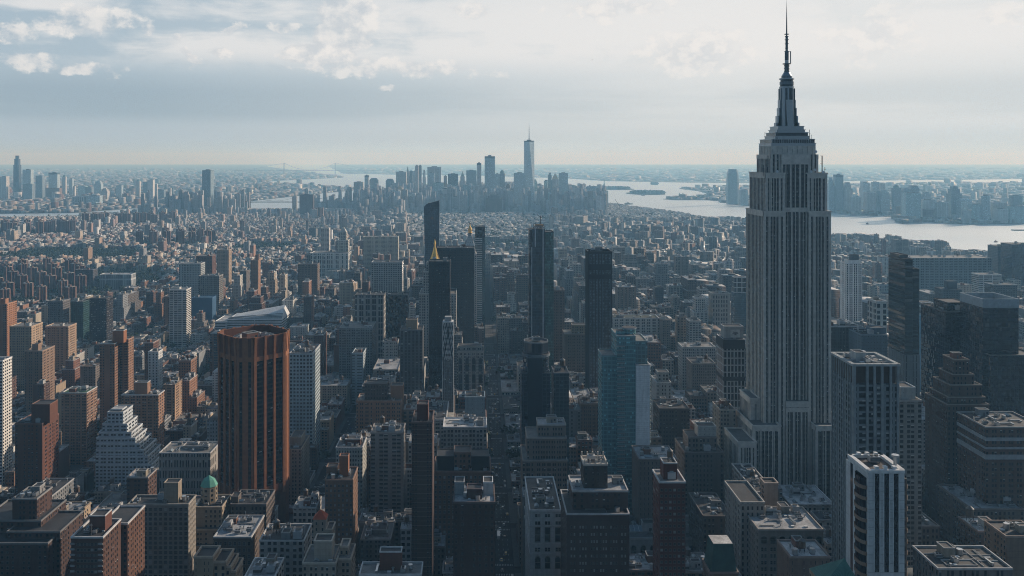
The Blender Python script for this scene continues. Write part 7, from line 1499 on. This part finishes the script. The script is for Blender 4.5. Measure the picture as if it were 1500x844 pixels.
g.bar((xs_ + 3.4, ys2, 75), (xs_ + 4.6, ys2, 89), 1.0, cu); g.cyl(xs_ + 4.6, ys2, 1.5, 89, 93, plain((.6, .4, .12), 'gilding'), None, 8, .3); g.bar((xs_ - 3.4, ys2, 75), (xs_ - 4.4, ys2 - 2, 67), .9, cu); b.done()
xe, ye = gp(1000, 291); b = Bld('turreted_hall', 'low turreted brick hall on the flat island beside the far shore', 'hall', xe, ye); eh = St((.26, .15, .11), 5, 6, .45, .6)
b.part('walls').box(xe - 60, xe + 40, ye, ye + 45, -1, 20, eh, TAR)
for a in (-24, 4): b.part('turret').box(xe + a - 4, xe + a + 4, ye + 4, ye + 12, 20, 36, eh); b.part('turret').cone(xe + a, ye + 8, 5, 36, 46, plain((.2, .3, .28)), 8)
b.done()
for (px, py, s, lab, rot) in ((907, 297, 1.0, 'thin dark construction crane leaning left over the river at the right end downtown', 1), (690, 321, .0, '', 0)):
    if s:
        xc, yc = PX(px, 5200), 5200; b = Bld('tower_crane', lab, 'crane', xc, yc); g = b.part('mast'); top = PZ(300, yc)
        g.bar((xc, yc, 0), (xc, yc, top), 1.3, DKMET); b.part('jib').bar((xc, yc, top - 4), (xc - 26, yc, top + 34), .9, DKMET); b.part('counter_jib').bar((xc, yc, top - 3), (xc + 12, yc, top + 2), 1.4, DKMET); b.done()
def boat_mesh(L, wd, hh, hull, deck):
    g = G(); p0 = [(-L / 2, -wd / 2), (L * .3, -wd / 2), (L / 2, 0), (L * .3, wd / 2), (-L / 2, wd / 2)]; g.frustum(inset(p0, wd * .12), 0, p0, hh * .45, plain(hull, 'painted'), plain(deck, 'painted')); return g
def boat(name, label, cat, px, py, L, wd, hh, rz, hull=(.25, .26, .28), cabin=(.6, .6, .58), group=None, barge=False):
    x, y = gp(px, py); y = (CAMZ + 4) * FPX / (py - EYE); x = PX(px, y); o = tag(empty(name, (x, y, -4)), label, cat, group); o.rotation_euler = (0, 0, rz)
    g = boat_mesh(L, wd, hh, hull, (.3, .3, .3)); link('hull', g.mesh('hull'), o)
    g = G(); g.box(-L * .38, L * (.1 if not barge else -.25), -wd * .33, wd * .33, hh * .45, hh * .8, plain(cabin, 'painted')); g.box(-L * .2, L * .0, -wd * .25, wd * .25, hh * .8, hh, plain(cabin, 'painted')) if not barge else None; link('cabin', g.mesh('cabin'), o)
    if not barge: g = G(); g.cyl(-L * .12, 0, wd * .07, hh, hh * 1.35, DKMET, DKMET, 8); link('funnel', g.mesh('funnel'), o)
boat('ferry', 'white ferry trailing a bright wake off the right end of downtown', 'boat', 921, 299.5, 60, 16, 14, .1)
boat('barge', 'long flat barge in the river right of the mast-topped skyscraper', 'barge', 1278, 317, 60, 12, 7, 0, (.12, .11, .10), (.2, .18, .16), None, True); boat('barge', 'shorter pale barge moored off the right-hand piers', 'barge', 1301, 316.5, 50, 12, 7, .05, (.3, .29, .28), (.3, .3, .3), None, True)
boat('boat', 'small dark workboat alone in midstream of the right-hand river', 'boat', 1271, 328.5, 16, 6, 7, 0, (.08, .08, .09), (.2, .2, .2)); boat('boat', 'small reddish boat near the right-hand city bank', 'boat', 1459, 355, 16, 5, 7, .2, (.3, .08, .05), (.4, .3, .28)); boat('boat', 'small pale boat in the wide bay left of the lone riverside tower', 'boat', 1048, 319.5, 22, 6, 7, 0, (.4, .4, .4), (.5, .5, .5)); boat('boat', 'little boat passing below the wooded harbour island', 'boat', 942, 286.6, 34, 9, 10, 0, (.2, .22, .24), (.4, .4, .4))
g = G(); x, y = gp(908, 299.8); y = (CAMZ + 4) * FPX / (299.8 - EYE)
for k in range(10): xx = PX(917 - k * 2.0, y); g.face([(xx - 9, y - 6 - k * 3.0, -3.95), (xx, y - 6 - k * 3, -3.95), (xx, y + 4 - k * 3 + k * 1.2, -3.95), (xx - 9, y + 4 - k * 3 + k * 1.2, -3.95)], plain((.75, .77, .78)))
tag(g.build('wake'), kind='stuff')

# piers along the right-hand shore
for k, (px0, px1, py) in enumerate(((1243, 1281, 314.6), (1296, 1314, 316.2), (1375, 1386, 325.4), (1484, 1502, 336.5))):
    yy = (CAMZ) * FPX / (py - EYE); g = G(); g.box(PX(px0, yy), PX(px1, yy), yy - 10, yy + 14, -4.5, -.2, plain((.14, .13, .12)), bottom=False); o = tag(g.build('pier'), ['long low pier on the right-hand shore beside the barges', 'short stub pier on the right-hand shore below the broad teal slab', 'thin white-edged pier in the middle of the right-hand shore', 'pier jutting from the right picture edge'][k], 'pier')
x, y = gp(1421.5, 327); g = G(); g.cyl(0, 0, 5, 0, 14, WHT, None, 10, 3.6); g.cyl(0, 0, 4.2, 14, 15, WHT, WHT, 10); g.cone(0, 0, 3.2, 15, 22, WHT, 10); o = tag(link('lighthouse', g.mesh('lighthouse'), None, (x, y, -1)), 'small white lighthouse tower on the right-hand shore', 'lighthouse')

# ------------------------------------------------------------------ traffic on the two avenues
def car_mesh(paint_, L=4.6, wd=1.85, h=1.45, van=False):
    g = G(); pt = plain(paint_, 'car_paint'); gl = plain((.02, .025, .03), 'clear_glass'); bl = plain((.02, .02, .02), 'painted')
    prof = [(-L / 2, .3), (L / 2, .3), (L / 2, .72), (L / 2 - .9, .86), (-L / 2 + .55, .92), (-L / 2, .84)] if not van else [(-L / 2, .4), (L / 2, .4), (L / 2, 1.2), (L / 2 - .5, h), (-L / 2, h)]
    n = len(prof)
    for i in range(n):
        (a, z), (c_, z2) = prof[i], prof[(i + 1) % n]; g.face([(-wd / 2, a, z), (-wd / 2, c_, z2), (wd / 2, c_, z2), (wd / 2, a, z)], pt)
    g.face([(-wd / 2, a, z) for a, z in reversed(prof)], pt); g.face([(wd / 2, a, z) for a, z in prof], pt)
    if not van:
        g.frustum(rect(-wd / 2 + .06, wd / 2 - .06, -L / 2 + .5, L / 2 - 1.1), .86, rect(-wd / 2 + .24, wd / 2 - .24, -L / 2 + 1.1, L / 2 - 1.9), h - .03, gl, pt)
    else: g.box(-wd / 2 + .1, wd / 2 - .1, L / 2 - .3, L / 2 + .02, 1.3, h - .2, gl)
    for sx_ in (-1, 1):
        for yy in (-L * .3, L * .31):
            pts = ring(yy, .33, .33, 10); xx = sx_ * wd / 2; g.face([(xx + sx_ * .02, a, c_) for a, c_ in (pts if sx_ > 0 else pts[::-1])], bl)
        g.box(sx_ * wd * .36 - .18, sx_ * wd * .36 + .18, L / 2 - .02, L / 2 + .03, .55, .72, plain((.7, .7, .68), 'clear_glass')); g.box(sx_ * wd * .36 - .18, sx_ * wd * .36 + .18, -L / 2 - .03, -L / 2 + .02, .6, .78, plain((.35, .02, .02), 'painted'))
    return g.mesh('car')
CARS = [('white', car_mesh((.70, .70, .69))), ('black', car_mesh((.012, .012, .014))), ('silver', car_mesh((.42, .43, .44))), ('yellow', car_mesh((.62, .36, .03))), ('dark grey', car_mesh((.09, .095, .10))), ('blue', car_mesh((.04, .08, .2)))]
for av, x0, lanes, ya, yb, nm in (('central', 20.5, (-5.6, -2.0, 1.7, 5.4), 600, 1440, 105), ('left', -145, (-9.6, -6.2, -2.6, 3.4, 7.0), 690, 1050, 36)):
    used = []
    for k in range(nm):
        y = R.uniform(ya, yb); ln = R.choice(lanes)
        if any(abs(y - a) < 8 and ln == c_ for a, c_ in used): continue
        used.append((y, ln)); i = R.choices(range(6), [7, 3, 4, 3, 2, 1])[0]
        o = link('car', CARS[i][1], None, (x0 + ln, y, .012), 0 if ln > 0 else pi)
        tag(o, f"{CARS[i][0]} car {'driving along' if abs(ln) < 5 else 'at the kerb of'} the {'narrow central avenue between the tall blocks' if av == 'central' else 'sloping avenue right of the octagonal brown tower'}", 'car', 'cars on the central avenue' if av == 'central' else 'cars on the left avenue')
g = car_mesh((.66, .67, .67), 11.5, 2.5, 3.1, True); tag(link('bus', g, None, (17.2, 730, .012)), 'long white-roofed bus on the narrow central avenue, the largest vehicle there', 'bus')
# two gulls
for (px, py, Y, s, a, lab) in ((868, 88, 420, 1.25, .1, 'dark gull gliding high over the downtown cluster, the larger of two'), (911, 157, 430, .55, .7, 'tiny dark bird lower over the harbour, the smaller of two')):
    g = G(); bd = plain((.05, .05, .055)); n_ = 8
    for k in range(n_):
        t0, t1 = -1 + 2 * k / n_, -1 + 2 * (k + 1) / n_; r0, r1 = .085 * sqrt(max(.02, 1 - t0 * t0)), .085 * sqrt(max(.02, 1 - t1 * t1)); A, B = ring(0, 0, r0, 6), ring(0, 0, r1, 6)
        for i in range(6): j = (i + 1) % 6; g.face([(A[i][0], t0 * .3, A[i][1]), (A[j][0], t0 * .3, A[j][1]), (B[j][0], t1 * .3, B[j][1]), (B[i][0], t1 * .3, B[i][1])][::-1], bd)
    for sgn in (-1, 1):
        pr_ = [(0.03, .12, -.12, .02), (.32, .15, -.06, .09), (.62, .02, -.10, .03)]
        for (xa_, f0, r0, z0), (xb_, f1, r1, z1) in zip(pr_, pr_[1:]):
            for dz in (0, -.015): q_ = [(sgn * xa_, f0, z0 + dz), (sgn * xb_, f1, z1 + dz), (sgn * xb_, r1, z1 + dz), (sgn * xa_, r0, z0 + dz)]; g.face(q_ if (dz < 0) == (sgn > 0) else q_[::-1], bd)
    g.face([(-.05, -.28, 0), (.05, -.28, 0), (.1, -.42, 0), (-.1, -.42, 0)], bd)
    tag(link('gull', g.mesh('gull'), None, (PX(px, Y), Y, PZ(py, Y)), a, (s, s, s)), lab, 'bird')
